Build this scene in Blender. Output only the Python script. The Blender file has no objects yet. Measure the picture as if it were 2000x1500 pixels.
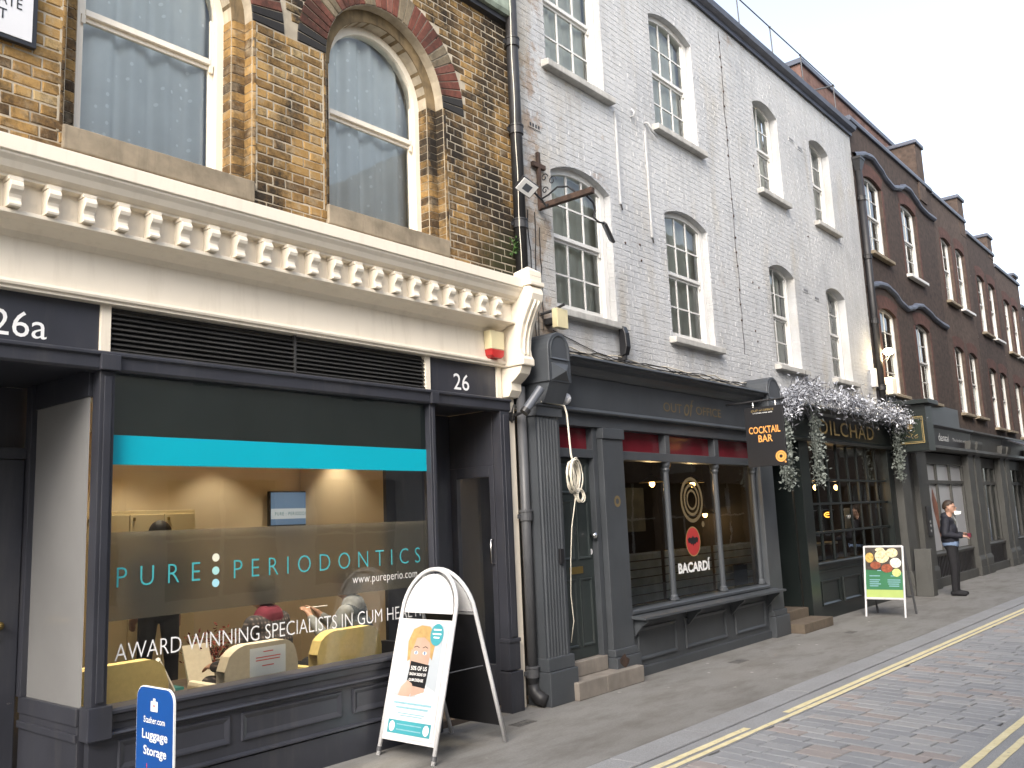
import bpy, bmesh, math, random
from mathutils import Vector, Matrix, noise

# ---------------------------------------------------------------- scene basics
scene = bpy.context.scene
COL = scene.collection
PI = math.pi
rng = random.Random(7)

# camera: 1.68 m above the ground at the origin; +X runs along the street, +Y into the facades
cam_d = bpy.data.cameras.new('camera')
cam = bpy.data.objects.new('camera', cam_d); COL.objects.link(cam)
R = ((0.64634919, 0.08989253, 0.75772822),
     (-0.7618815, 0.13077121, 0.63437803),
     (-0.04206319, -0.98732883, 0.15301131))
cam.matrix_world = Matrix(((R[0][0], -R[0][1], -R[0][2], 0.0),
                           (R[1][0], -R[1][1], -R[1][2], 0.0),
                           (R[2][0], -R[2][1], -R[2][2], 1.68),
                           (0, 0, 0, 1)))
cam_d.sensor_width = 36.0
cam_d.lens = 1728.0 / 2000.0 * 36.0
cam_d.clip_start = 0.05
cam_d.clip_end = 2000
scene.camera = cam

# world: pale hazy daylight sky
SUN_EL, SUN_AZ = math.radians(40), math.radians(0)
SUN_DIR = Vector((-0.74, -0.34, 0.58)).normalized()        # from the scene towards the sun
world = bpy.data.worlds.new('World'); scene.world = world
world.use_nodes = True
wn = world.node_tree; wn.nodes.clear()
w_out = wn.nodes.new('ShaderNodeOutputWorld')
w_bg = wn.nodes.new('ShaderNodeBackground')
w_sky = wn.nodes.new('ShaderNodeTexSky')
w_sky.sky_type = 'NISHITA'
w_sky.sun_disc = False
w_sky.sun_elevation = math.asin(SUN_DIR.z)
w_sky.sun_rotation = math.atan2(SUN_DIR.x, SUN_DIR.y)
w_sky.air_density = 1.0; w_sky.dust_density = 3.0; w_sky.ozone_density = 1.0
w_hsv = wn.nodes.new('ShaderNodeHueSaturation')
w_hsv.inputs['Saturation'].default_value = 0.55
wn.links.new(w_sky.outputs[0], w_hsv.inputs['Color'])
wn.links.new(w_hsv.outputs[0], w_bg.inputs['Color'])
w_bg.inputs['Strength'].default_value = 0.15
wn.links.new(w_bg.outputs[0], w_out.inputs['Surface'])

sun_d = bpy.data.lights.new('sun', 'SUN')
sun_d.energy = 0.8; sun_d.angle = math.radians(26); sun_d.color = (1.0, 0.91, 0.78)
sun = bpy.data.objects.new('sun', sun_d); COL.objects.link(sun)
sun.location = (-8, -4, 14)
sun.rotation_euler = (-SUN_DIR).to_track_quat('-Z', 'Y').to_euler()

scene.view_settings.view_transform = 'Standard'
scene.view_settings.look = 'None'
scene.view_settings.exposure = 1.62
scene.view_settings.gamma = 1.0
scene.view_settings.use_curve_mapping = False
scene.render.resolution_x, scene.render.resolution_y = 1024, 768

# ---------------------------------------------------------------- materials
def nn(nt, t, **kw):
    n = nt.nodes.new(t)
    for k, v in kw.items():
        if hasattr(n, k): setattr(n, k, v)
        else: n.inputs[k].default_value = v
    return n

def new_mat(name):
    m = bpy.data.materials.new(name); m.use_nodes = True
    nt = m.node_tree; nt.nodes.clear()
    out = nt.nodes.new('ShaderNodeOutputMaterial')
    bs = nt.nodes.new('ShaderNodeBsdfPrincipled')
    nt.links.new(bs.outputs[0], out.inputs[0])
    return m, nt, bs, out

def posn(nt, sc=(1, 1, 1)):
    g = nt.nodes.new('ShaderNodeNewGeometry')
    mp = nt.nodes.new('ShaderNodeMapping'); mp.inputs['Scale'].default_value = sc
    nt.links.new(g.outputs['Position'], mp.inputs['Vector'])
    return mp.outputs[0]

def noise_n(nt, vec, scale, detail=4, rough=.55):
    n = nt.nodes.new('ShaderNodeTexNoise')
    n.inputs['Scale'].default_value = scale; n.inputs['Detail'].default_value = detail
    n.inputs['Roughness'].default_value = rough
    nt.links.new(vec, n.inputs['Vector'])
    return n.outputs['Fac']

def ramp(nt, fac, stops, interp='LINEAR'):
    r = nt.nodes.new('ShaderNodeValToRGB'); r.color_ramp.interpolation = interp
    el = r.color_ramp.elements
    while len(el) < len(stops): el.new(0.5)
    for e, (p, c) in zip(el, stops):
        e.position = p; e.color = tuple(c) + (1,) if len(c) == 3 else c
    nt.links.new(fac, r.inputs[0])
    return r.outputs[0]

def mixc(nt, fac, a, b, blend='MIX'):
    m = nt.nodes.new('ShaderNodeMix'); m.data_type = 'RGBA'; m.blend_type = blend
    if isinstance(fac, (int, float)): m.inputs[0].default_value = fac
    else: nt.links.new(fac, m.inputs[0])
    for i, v in ((6, a), (7, b)):
        if isinstance(v, tuple): m.inputs[i].default_value = v + (1,) if len(v) == 3 else v
        else: nt.links.new(v, m.inputs[i])
    return m.outputs[2]

def math_n(nt, op, a, b=None, c=None):
    m = nt.nodes.new('ShaderNodeMath'); m.operation = op
    for i, v in enumerate((a, b, c)):
        if v is None: continue
        if isinstance(v, (int, float)): m.inputs[i].default_value = v
        else: nt.links.new(v, m.inputs[i])
    return m.outputs[0]

def bump(nt, bs, h, strength=.3, dist=.01):
    b = nt.nodes.new('ShaderNodeBump')
    b.inputs['Strength'].default_value = strength; b.inputs['Distance'].default_value = dist
    nt.links.new(h, b.inputs['Height']); nt.links.new(b.outputs[0], bs.inputs['Normal'])

def plain(name, col, rough=.6, var=.12, scale=2.5, metal=0., bmp=.15, bscale=90, dirt=.0, dirtcol=(.05, .04, .03), chips=None, spec=.5):
    """painted / solid surface with mottling, grime and fine relief"""
    m, nt, bs, out = new_mat(name)
    p = posn(nt)
    n1 = noise_n(nt, p, scale, 5)
    dk = tuple(c * (1 - var) for c in col); lt = tuple(min(1, c * (1 + var)) for c in col)
    c = ramp(nt, n1, [(.3, dk), (.7, lt)])
    if dirt > 0:
        ps = posn(nt, (7, 7, .8))
        d = noise_n(nt, ps, 1.6, 6, .65)
        dm = ramp(nt, d, [(.52, (0, 0, 0)), (.78, (dirt, dirt, dirt))])
        c = mixc(nt, dm, c, dirtcol)
    if chips:
        k = noise_n(nt, p, 14, 8, .72)
        km = ramp(nt, k, [(.705, (0, 0, 0)), (.725, (1, 1, 1))])
        c = mixc(nt, km, c, chips)
    nt.links.new(c, bs.inputs['Base Color'])
    bs.inputs['Roughness'].default_value = rough; bs.inputs['Metallic'].default_value = metal
    bs.inputs['Specular IOR Level'].default_value = spec
    if bmp > 0:
        bump(nt, bs, noise_n(nt, p, bscale, 3), bmp, .004)
    return m

def emis(name, col, strength):
    m, nt, bs, out = new_mat(name)
    bs.inputs['Base Color'].default_value = tuple(col) + (1,)
    bs.inputs['Emission Color'].default_value = tuple(col) + (1,)
    bs.inputs['Emission Strength'].default_value = strength
    return m

def brick_mat(name, stops, smear=None, soot=.5, rough=.9, moss=None, vary=.55):
    m, nt, bs, out = new_mat(name)
    p = posn(nt)
    oi = nt.nodes.new('ShaderNodeObjectInfo'); at = nt.nodes.new('ShaderNodeAttribute'); at.attribute_name = 'bc'
    s1 = nt.nodes.new('ShaderNodeSeparateColor'); nt.links.new(oi.outputs['Color'], s1.inputs[0])
    s2 = nt.nodes.new('ShaderNodeSeparateColor'); nt.links.new(at.outputs['Color'], s2.inputs[0])
    r = math_n(nt, 'ADD', s1.outputs[0], s2.outputs[0])
    k = noise_n(nt, p, 22, 6, .7)
    rr = math_n(nt, 'ADD', r, math_n(nt, 'MULTIPLY', math_n(nt, 'SUBTRACT', k, .5), vary))
    c = ramp(nt, rr, stops)
    if smear:                                   # lime smeared over the brick faces
        c = mixc(nt, ramp(nt, noise_n(nt, p, 9, 7, .7), [(.50, (0, 0, 0)), (.68, (.62, .62, .62))]), c, smear)
    # black weathering crust in patches with their own shapes
    big = noise_n(nt, posn(nt, (1, 1, .55)), 1.3, 7, .68)
    fine = noise_n(nt, p, 30, 5, .75)
    sm = math_n(nt, 'ADD', math_n(nt, 'MULTIPLY', big, 1.0), math_n(nt, 'MULTIPLY', fine, .35))
    smk = ramp(nt, sm, [(.59, (0, 0, 0)), (.78, (soot, soot, soot))])
    c = mixc(nt, smk, c, (.018, .015, .012))
    if moss:
        v = nt.nodes.new('ShaderNodeVectorMath'); v.operation = 'DISTANCE'
        nt.links.new(p, v.inputs[0]); v.inputs[1].default_value = moss
        d = math_n(nt, 'ADD', v.outputs['Value'], math_n(nt, 'MULTIPLY', fine, 1.1))
        mm = ramp(nt, d, [(.72, (.9, .9, .9)), (1.0, (0, 0, 0))])
        c = mixc(nt, mm, c, (.030, .030, .012))
    nt.links.new(c, bs.inputs['Base Color'])
    bs.inputs['Roughness'].default_value = rough; bs.inputs['Specular IOR Level'].default_value = .25
    h = math_n(nt, 'ADD', noise_n(nt, p, 70, 6, .7), math_n(nt, 'MULTIPLY', k, .6))
    bump(nt, bs, h, .55, .006)
    return m

MAT = {}
MAT['stock'] = brick_mat('stock_brick', [(.0, (.045, .031, .019)), (.18, (.125, .074, .032)), (.40, (.275, .165, .058)), (.72, (.36, .222, .082)), (1., (.39, .285, .14))], soot=.96, smear=(.33, .275, .19), moss=(6.45, 5.45, 4.15))
MAT['stock_mortar'] = plain('stock_mortar', (.40, .345, .26), .95, .25, 6, bmp=.5, bscale=120, dirt=.4)
MAT['red_brick'] = brick_mat('red_rubbed_brick', [(.0, (.10, .036, .026)), (.5, (.185, .065, .045)), (1., (.23, .105, .08))], soot=.75)
MAT['buff_brick'] = brick_mat('buff_brick', [(.0, (.14, .11, .07)), (1., (.27, .22, .15))], soot=.7)
MAT['black_brick'] = brick_mat('black_brick', [(.0, (.016, .016, .018)), (1., (.04, .038, .036))], soot=.2)
MAT['render_ring'] = plain('brown_render', (.17, .12, .062), .95, .4, 7, bmp=.7, bscale=45, dirt=.9, dirtcol=(.02, .017, .013))
MAT['stone_sill'] = plain('stone_sill', (.23, .19, .135), .9, .3, 6, bmp=.5, bscale=50, dirt=.5)
MAT['cream'] = plain('cream_gloss_paint', (.80, .725, .60), .42, .04, 1.6, bmp=.05, bscale=40, dirt=.24, dirtcol=(.40, .32, .22))
MAT['charcoal'] = plain('charcoal_paint', (.034, .036, .046), .38, .18, 2.2, bmp=.06, bscale=60, dirt=.42, dirtcol=(.085, .082, .08), chips=(.16, .15, .14))
MAT['louvre'] = plain('louvre_metal', (.045, .044, .043), .45, .15, 3, bmp=.03)
MAT['bar_grey'] = plain('bar_grey_paint', (.052, .058, .066), .45, .15, 2, bmp=.08, bscale=50, dirt=.2, dirtcol=(.1, .1, .1), chips=(.2, .19, .18))
MAT['bar_door'] = plain('dark_green_door_paint', (.026, .034, .034), .4, .15, 3, bmp=.06, dirt=.3, dirtcol=(.07, .07, .065))
MAT['rest_black'] = plain('green_black_paint', (.010, .014, .014), .35, .2, 2, bmp=.05, dirt=.2, dirtcol=(.03, .032, .03))
MAT['white_wood'] = plain('white_sash_paint', (.60, .59, .565), .45, .04, 3, bmp=.05, dirt=.18, dirtcol=(.42, .38, .32))
MAT['white_metal'] = plain('white_powder_coat', (.60, .60, .61), .35, .03, 3, bmp=.02, dirt=.08, dirtcol=(.4, .38, .35))
MAT['iron_black'] = plain('black_cast_iron', (.018, .018, .020), .5, .3, 9, bmp=.25, bscale=70, dirt=.25, dirtcol=(.06, .045, .03))
MAT['grey_iron'] = plain('grey_painted_iron', (.070, .072, .078), .45, .15, 4, bmp=.15, bscale=60, dirt=.3, dirtcol=(.03, .025, .02), chips=(.4, .4, .38))
MAT['rust_iron'] = plain('rusty_iron', (.045, .026, .018), .8, .5, 14, bmp=.5, bscale=60)
MAT['dark_plastic'] = plain('black_plastic', (.02, .02, .022), .4, .1, 5, bmp=.02)
MAT['cam_grey'] = plain('camera_grey', (.09, .10, .12), .35, .1, 5, bmp=.02)
MAT['alarm_cream'] = plain('alarm_plastic', (.66, .58, .36), .4, .06, 4, bmp=.02)
MAT['alarm_red'] = plain('alarm_red', (.42, .02, .02), .3, .08, 4, bmp=.02)
MAT['red_glass'] = plain('red_backed_glass', (.13, .012, .020), .12, .2, 3, bmp=0)
MAT['turquoise'] = plain('turquoise_film', (.0, .40, .52), .35, .03, 2, bmp=0)
MAT['grey_film'] = plain('grey_green_film', (.062, .080, .074), .25, .15, 1.2, bmp=0)
MAT['brass'] = plain('brass', (.45, .33, .12), .3, .1, 6, metal=.9, bmp=.02)
MAT['chrome'] = plain('chrome', (.6, .6, .6), .15, .05, 6, metal=1, bmp=.0)
MAT['gold'] = plain('gold_letter', (.30, .215, .085), .45, .1, 6, bmp=.0)
MAT['gold_dim'] = plain('dull_gold_letter', (.14, .105, .053), .5, .15, 6, bmp=.0)
MAT['orange_print'] = plain('orange_print', (.72, .33, .08), .5, .05, 6, bmp=0)
MAT['white_print'] = plain('white_print', (.85, .85, .84), .5, .02, 6, bmp=0)
MAT['black_print'] = plain('black_print', (.012, .012, .014), .4, .05, 6, bmp=0)
MAT['teal_print'] = plain('teal_print', (.06, .42, .46), .5, .04, 6, bmp=0)
MAT['mint_print'] = plain('mint_print', (.42, .74, .72), .5, .02, 6, bmp=0)
MAT['cyan_print'] = plain('cyan_print', (.42, .76, .85), .5, .02, 6, bmp=0)
MAT['ivory_print'] = plain('ivory_print', (.82, .83, .68), .5, .02, 6, bmp=0)
MAT['red_print'] = plain('red_print', (.75, .16, .14), .5, .05, 6, bmp=0)
MAT['stone_step'] = plain('stone_step', (.20, .178, .155), .85, .2, 5, bmp=.35, bscale=80, dirt=.4, dirtcol=(.10, .085, .07))
MAT['stone_step_tan'] = plain('tan_stone_step', (.115, .090, .066), .85, .2, 5, bmp=.35, bscale=80, dirt=.4)
MAT['pier'] = plain('grey_stone_paint', (.062, .062, .058), .6, .15, 3, bmp=.15, dirt=.35, dirtcol=(.03, .03, .028))
MAT['slate'] = plain('slate_roof', (.05, .058, .075), .7, .3, 6, bmp=.3)
MAT['gutter'] = plain('dark_gutter', (.075, .085, .115), .5, .2, 4, bmp=.1, dirt=.3, dirtcol=(.1, .1, .1))  # lens flare is put into this lightened, bluish colour
MAT['white_sill'] = plain('weathered_white_sill', (.40, .39, .365), .8, .2, 6, bmp=.4, bscale=60, dirt=.5, dirtcol=(.12, .11, .10))
MAT['wire'] = plain('black_cable', (.02, .018, .016), .6, .2, 9, bmp=0)
MAT['wire_white'] = plain('white_cable', (.74, .69, .58), .5, .08, 9, bmp=0)
MAT['conduit'] = plain('cream_conduit', (.52, .47, .38), .6, .2, 4, bmp=.1, dirt=.4)
MAT['cover_iron'] = plain('worn_cover_iron', (.105, .102, .098), .6, .3, 20, bmp=.4)
MAT['granite'] = None

def curtain_mat(name, col, dots=False):
    m, nt, bs, out = new_mat(name)
    p = posn(nt)
    c = ramp(nt, noise_n(nt, p, 3, 3), [(.3, tuple(x * .88 for x in col)), (.7, col)])
    if dots:
        v = nt.nodes.new('ShaderNodeTexVoronoi'); v.inputs['Scale'].default_value = 10
        v.inputs['Randomness'].default_value = .45
        mp = posn(nt, (1.25, 0, 1)); nt.links.new(mp, v.inputs['Vector'])
        dm = ramp(nt, v.outputs['Distance'], [(.13, (1, 1, 1)), (.17, (0, 0, 0))])
        c = mixc(nt, dm, c, (.95, .95, .93))
    nt.links.new(c, bs.inputs['Base Color'])
    bs.inputs['Roughness'].default_value = .9
    return m
MAT['net'] = curtain_mat('net_curtain', (.80, .80, .77), True)
MAT['drape'] = curtain_mat('pale_drape', (.74, .72, .62))
MAT['blind'] = curtain_mat('roller_blind', (.55, .54, .50))

def glass_mat(name, tint=(.93, .96, .95), boost=1.0, base=.04, rough=0.0):
    """thin pane: Fresnel-weighted mirror over a clear film"""
    m, nt, bs, out = new_mat(name)
    nt.nodes.remove(bs)
    tr = nt.nodes.new('ShaderNodeBsdfTransparent'); tr.inputs[0].default_value = tuple(tint) + (1,)
    gl = nt.nodes.new('ShaderNodeBsdfGlossy'); gl.inputs['Roughness'].default_value = rough
    gl.inputs[0].default_value = (.95, .98, 1, 1)
    lw = nt.nodes.new('ShaderNodeFresnel'); lw.inputs['IOR'].default_value = 1.52
    f = math_n(nt, 'MULTIPLY', lw.outputs[0], boost)
    f = math_n(nt, 'MINIMUM', math_n(nt, 'ADD', f, base), 1.0)
    # old glass is not flat
    b = nt.nodes.new('ShaderNodeBump'); b.inputs['Strength'].default_value = .06; b.inputs['Distance'].default_value = .02
    nt.links.new(noise_n(nt, posn(nt), 2.2, 2), b.inputs['Height'])
    nt.links.new(b.outputs[0], gl.inputs['Normal'])
    mx = nt.nodes.new('ShaderNodeMixShader')
    nt.links.new(f, mx.inputs[0]); nt.links.new(tr.outputs[0], mx.inputs[1]); nt.links.new(gl.outputs[0], mx.inputs[2])
    nt.links.new(mx.outputs[0], out.inputs[0])
    return m
MAT['glass'] = glass_mat('window_glass', boost=1.0, base=.02)
MAT['shop_glass'] = glass_mat('shop_glass', boost=.9, base=.01)
MAT['bar_glass'] = glass_mat('bar_glass', (.70, .76, .76), boost=1.0, base=.02)

def frosted_mat():
    m, nt, bs, out = new_mat('frosted_film'); nt.nodes.remove(bs)
    rf = nt.nodes.new('ShaderNodeBsdfRefraction'); rf.inputs['IOR'].default_value = 1.30
    rf.inputs['Roughness'].default_value = .27; rf.inputs[0].default_value = (.90, .88, .84, 1)
    df = nt.nodes.new('ShaderNodeBsdfDiffuse'); df.inputs[0].default_value = (.50, .46, .39, 1)
    mx = nt.nodes.new('ShaderNodeMixShader'); mx.inputs[0].default_value = .36
    nt.links.new(rf.outputs[0], mx.inputs[1]); nt.links.new(df.outputs[0], mx.inputs[2])
    nt.links.new(mx.outputs[0], out.inputs[0])
    return m
MAT['frosted'] = frosted_mat()

def white_brick(name, patch=True):
    m, nt, bs, out = new_mat(name)
    p = posn(nt)
    c = ramp(nt, noise_n(nt, p, 1.1, 5), [(.3, (.37, .378, .390)), (.5, (.445, .45, .457)), (.72, (.485, .487, .488))])
    # soot streaks washed down the wall
    st = noise_n(nt, posn(nt, (5, 5, .5)), 1.4, 7, .68)
    c = mixc(nt, ramp(nt, st, [(.48, (0, 0, 0)), (.80, (.40, .40, .40))]), c, (.22, .205, .175))
    # black specks in the joints and pores
    sp = noise_n(nt, posn(nt, (1, 1, 4.2)), 15, 8, .74)
    c = mixc(nt, ramp(nt, sp, [(.60, (0, 0, 0)), (.70, (.7, .7, .7))]), c, (.07, .066, .06))
    # peeled paint showing the brick beneath
    pe = noise_n(nt, p, 2.1, 8, .7)
    g = nt.nodes.new('ShaderNodeSeparateXYZ'); nt.links.new(p, g.inputs[0])
    left = nt.nodes.new('ShaderNodeMapRange'); left.inputs[1].default_value = 6.8; left.inputs[2].default_value = 8.2
    left.inputs[3].default_value = .20; left.inputs[4].default_value = 0
    nt.links.new(g.outputs[0], left.inputs[0])
    top = nt.nodes.new('ShaderNodeMapRange'); top.inputs[1].default_value = 8.3; top.inputs[2].default_value = 9.1
    top.inputs[3].default_value = 0; top.inputs[4].default_value = .13
    nt.links.new(g.outputs[2], top.inputs[0])
    pe = math_n(nt, 'ADD', math_n(nt, 'ADD', pe, left.outputs[0]), top.outputs[0])
    c = mixc(nt, ramp(nt, pe, [(.68, (0, 0, 0)), (.76, (.75, .75, .75))]), c, (.26, .18, .12))
    ye = noise_n(nt, posn(nt, (2, 2, .6)), 1.0, 5, .6)
    ye = math_n(nt, 'ADD', ye, left.outputs[0])
    c = mixc(nt, ramp(nt, ye, [(.55, (0, 0, 0)), (.8, (.55, .55, .55))]), c, (.36, .31, .225))
    nt.links.new(c, bs.inputs['Base Color'])
    bs.inputs['Roughness'].default_value = .75; bs.inputs['Specular IOR Level'].default_value = .3
    bump(nt, bs, math_n(nt, 'ADD', noise_n(nt, p, 35, 6, .7), math_n(nt, 'MULTIPLY', sp, 1.2)), .75, .009)
    return m
MAT['white_brick'] = white_brick('white_painted_brick')

def far_brick(name, c1, c2, mort, sx=1.0):
    """brick bond where single bricks are too small to pick apart"""
    m, nt, bs, out = new_mat(name)
    g = nt.nodes.new('ShaderNodeNewGeometry')
    sp = nt.nodes.new('ShaderNodeSeparateXYZ'); nt.links.new(g.outputs['Position'], sp.inputs[0])
    cb = nt.nodes.new('ShaderNodeCombineXYZ')
    nt.links.new(math_n(nt, 'ADD', sp.outputs[0], sp.outputs[1]), cb.inputs[0]); nt.links.new(sp.outputs[2], cb.inputs[1])
    b = nt.nodes.new('ShaderNodeTexBrick'); nt.links.new(cb.outputs[0], b.inputs['Vector'])
    b.inputs['Scale'].default_value = 1.0; b.inputs['Brick Width'].default_value = .225; b.inputs['Row Height'].default_value = .075
    b.inputs['Mortar Size'].default_value = .006; b.inputs['Color1'].default_value = c1 + (1,); b.inputs['Color2'].default_value = c2 + (1,)
    b.inputs['Mortar'].default_value = mort + (1,)
    p = posn(nt)
    n = noise_n(nt, p, 1.6, 7, .65)
    c = mixc(nt, ramp(nt, n, [(.42, (0, 0, 0)), (.75, (.75, .75, .75))]), b.outputs['Color'], (.03, .026, .024))
    c = mixc(nt, .5, c, ramp(nt, noise_n(nt, p, 9, 5), [(.3, tuple(x * .6 for x in c1)), (.7, tuple(x * 1.35 for x in c2))]))
    nt.links.new(c, bs.inputs['Base Color']); bs.inputs['Roughness'].default_value = .9; bs.inputs['Specular IOR Level'].default_value = .25
    bump(nt, bs, b.outputs['Fac'], -.5, .008)
    return m
MAT['brown_brick'] = far_brick('brown_brick', (.050, .038, .034), (.074, .053, .044), (.060, .053, .047))
MAT['brown_brick_b'] = far_brick('brown_brick_warm', (.070, .052, .044), (.098, .070, .056), (.078, .068, .06))
MAT['red_dressing'] = far_brick('red_brick_dressing', (.085, .044, .038), (.108, .055, .045), (.072, .056, .049))
MAT['attic_red'] = far_brick('attic_red_brick', (.14, .080, .066), (.185, .108, .09), (.15, .125, .11))
MAT['opposite_dark'] = far_brick('opposite_dark_brick', (.13, .09, .07), (.18, .13, .10), (.16, .14, .12))
MAT['opposite_brick'] = plain('opposite_stucco', (.62, .58, .52), .8, .1, 2, bmp=.1, dirt=.2)

def ground_mats():
    # mastic asphalt pavement with trodden chewing gum
    m, nt, bs, out = new_mat('asphalt_pavement')
    p = posn(nt)
    c = ramp(nt, noise_n(nt, p, .9, 6, .6), [(.28, (.168, .163, .154)), (.5, (.216, .212, .204)), (.75, (.250, .247, .240))])
    c = mixc(nt, .35, c, ramp(nt, noise_n(nt, p, 55, 5, .7), [(.3, (.10, .095, .085)), (.7, (.25, .24, .225))]))
    v = nt.nodes.new('ShaderNodeTexVoronoi'); v.inputs['Scale'].default_value = 3.3; nt.links.new(p, v.inputs['Vector'])
    wob = math_n(nt, 'ADD', v.outputs['Distance'], math_n(nt, 'MULTIPLY', noise_n(nt, p, 40, 2), .04))
    sc = nt.nodes.new('ShaderNodeSeparateColor'); nt.links.new(v.outputs['Color'], sc.inputs[0])
    keep = math_n(nt, 'GREATER_THAN', sc.outputs[0], .25)
    gum = ramp(nt, wob, [(.068, (.85, .85, .85)), (.092, (0, 0, 0))])
    c = mixc(nt, math_n(nt, 'MULTIPLY', gum, keep), c, (.46, .45, .42))
    keep2 = math_n(nt, 'LESS_THAN', sc.outputs[1], .25)
    gum2 = ramp(nt, wob, [(.09, (.5, .5, .5)), (.15, (0, 0, 0))])
    c = mixc(nt, math_n(nt, 'MULTIPLY', gum2, keep2), c, (.07, .066, .06))
    stn = noise_n(nt, posn(nt, (.6, 1.5, 1)), 2.0, 8, .72)
    c = mixc(nt, ramp(nt, stn, [(.46, (0, 0, 0)), (.70, (.85, .85, .85))]), c, (.115, .106, .094))
    nt.links.new(c, bs.inputs['Base Color']); bs.inputs['Roughness'].default_value = .72; bs.inputs['Specular IOR Level'].default_value = .35
    bump(nt, bs, math_n(nt, 'ADD', noise_n(nt, p, 120, 4, .7), math_n(nt, 'MULTIPLY', noise_n(nt, p, 3, 3), 2.0)), .35, .006)
    MAT['asphalt'] = m
    m, nt, bs, out = new_mat('granite_kerb')
    p = posn(nt)
    oi = nt.nodes.new('ShaderNodeObjectInfo')
    c = ramp(nt, noise_n(nt, p, 130, 4, .8), [(.3, (.14, .145, .155)), (.5, (.26, .265, .275)), (.72, (.38, .385, .39))])
    c = mixc(nt, ramp(nt, noise_n(nt, p, 2, 5), [(.4, (0, 0, 0)), (.8, (.5, .5, .5))]), c, (.16, .155, .15))
    nt.links.new(c, bs.inputs['Base Color']); bs.inputs['Roughness'].default_value = .7
    bump(nt, bs, noise_n(nt, p, 90, 4), .3, .004)
    MAT['granite'] = m
    MAT['sett'] = brick_mat('paving_sett', [(.0, (.232, .238, .252)), (.35, (.262, .268, .280)), (.66, (.290, .294, .304)), (.84, (.304, .304, .308)), (.90, (.292, .266, .256)), (1., (.300, .268, .258))], soot=.05, rough=.75, vary=.22)
    MAT['sett_joint'] = plain('sett_joint_sand', (.075, .075, .08), .95, .3, 12, bmp=.5, bscale=120)
    # worn yellow line paint
    m, nt, bs, out = new_mat('yellow_line_paint')
    p = posn(nt)
    c = ramp(nt, noise_n(nt, p, 14, 6), [(.3, (.62, .53, .29)), (.7, (.74, .67, .44))])
    w = noise_n(nt, p, 26, 8, .75)
    c = mixc(nt, ramp(nt, w, [(.56, (0, 0, 0)), (.68, (.85, .85, .85))]), c, (.24, .235, .23))
    nt.links.new(c, bs.inputs['Base Color']); bs.inputs['Roughness'].default_value = .7
    MAT['yellow'] = m
ground_mats()

# ---------------------------------------------------------------- mesh helpers
ORIGIN = {}
CAMP = Vector((0, 0, 1.68))

def finish(name, me, mat, parent):
    o = bpy.data.objects.new(name, me)
    if isinstance(mat, (list, tuple)):
        for mm in mat: me.materials.append(MAT[mm] if isinstance(mm, str) else mm)
    elif mat is not None:
        me.materials.append(MAT[mat] if isinstance(mat, str) else mat)
    COL.objects.link(o)
    if parent is not None:
        o.parent = parent
        ORIGIN[o] = ORIGIN[parent]
    return o

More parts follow.
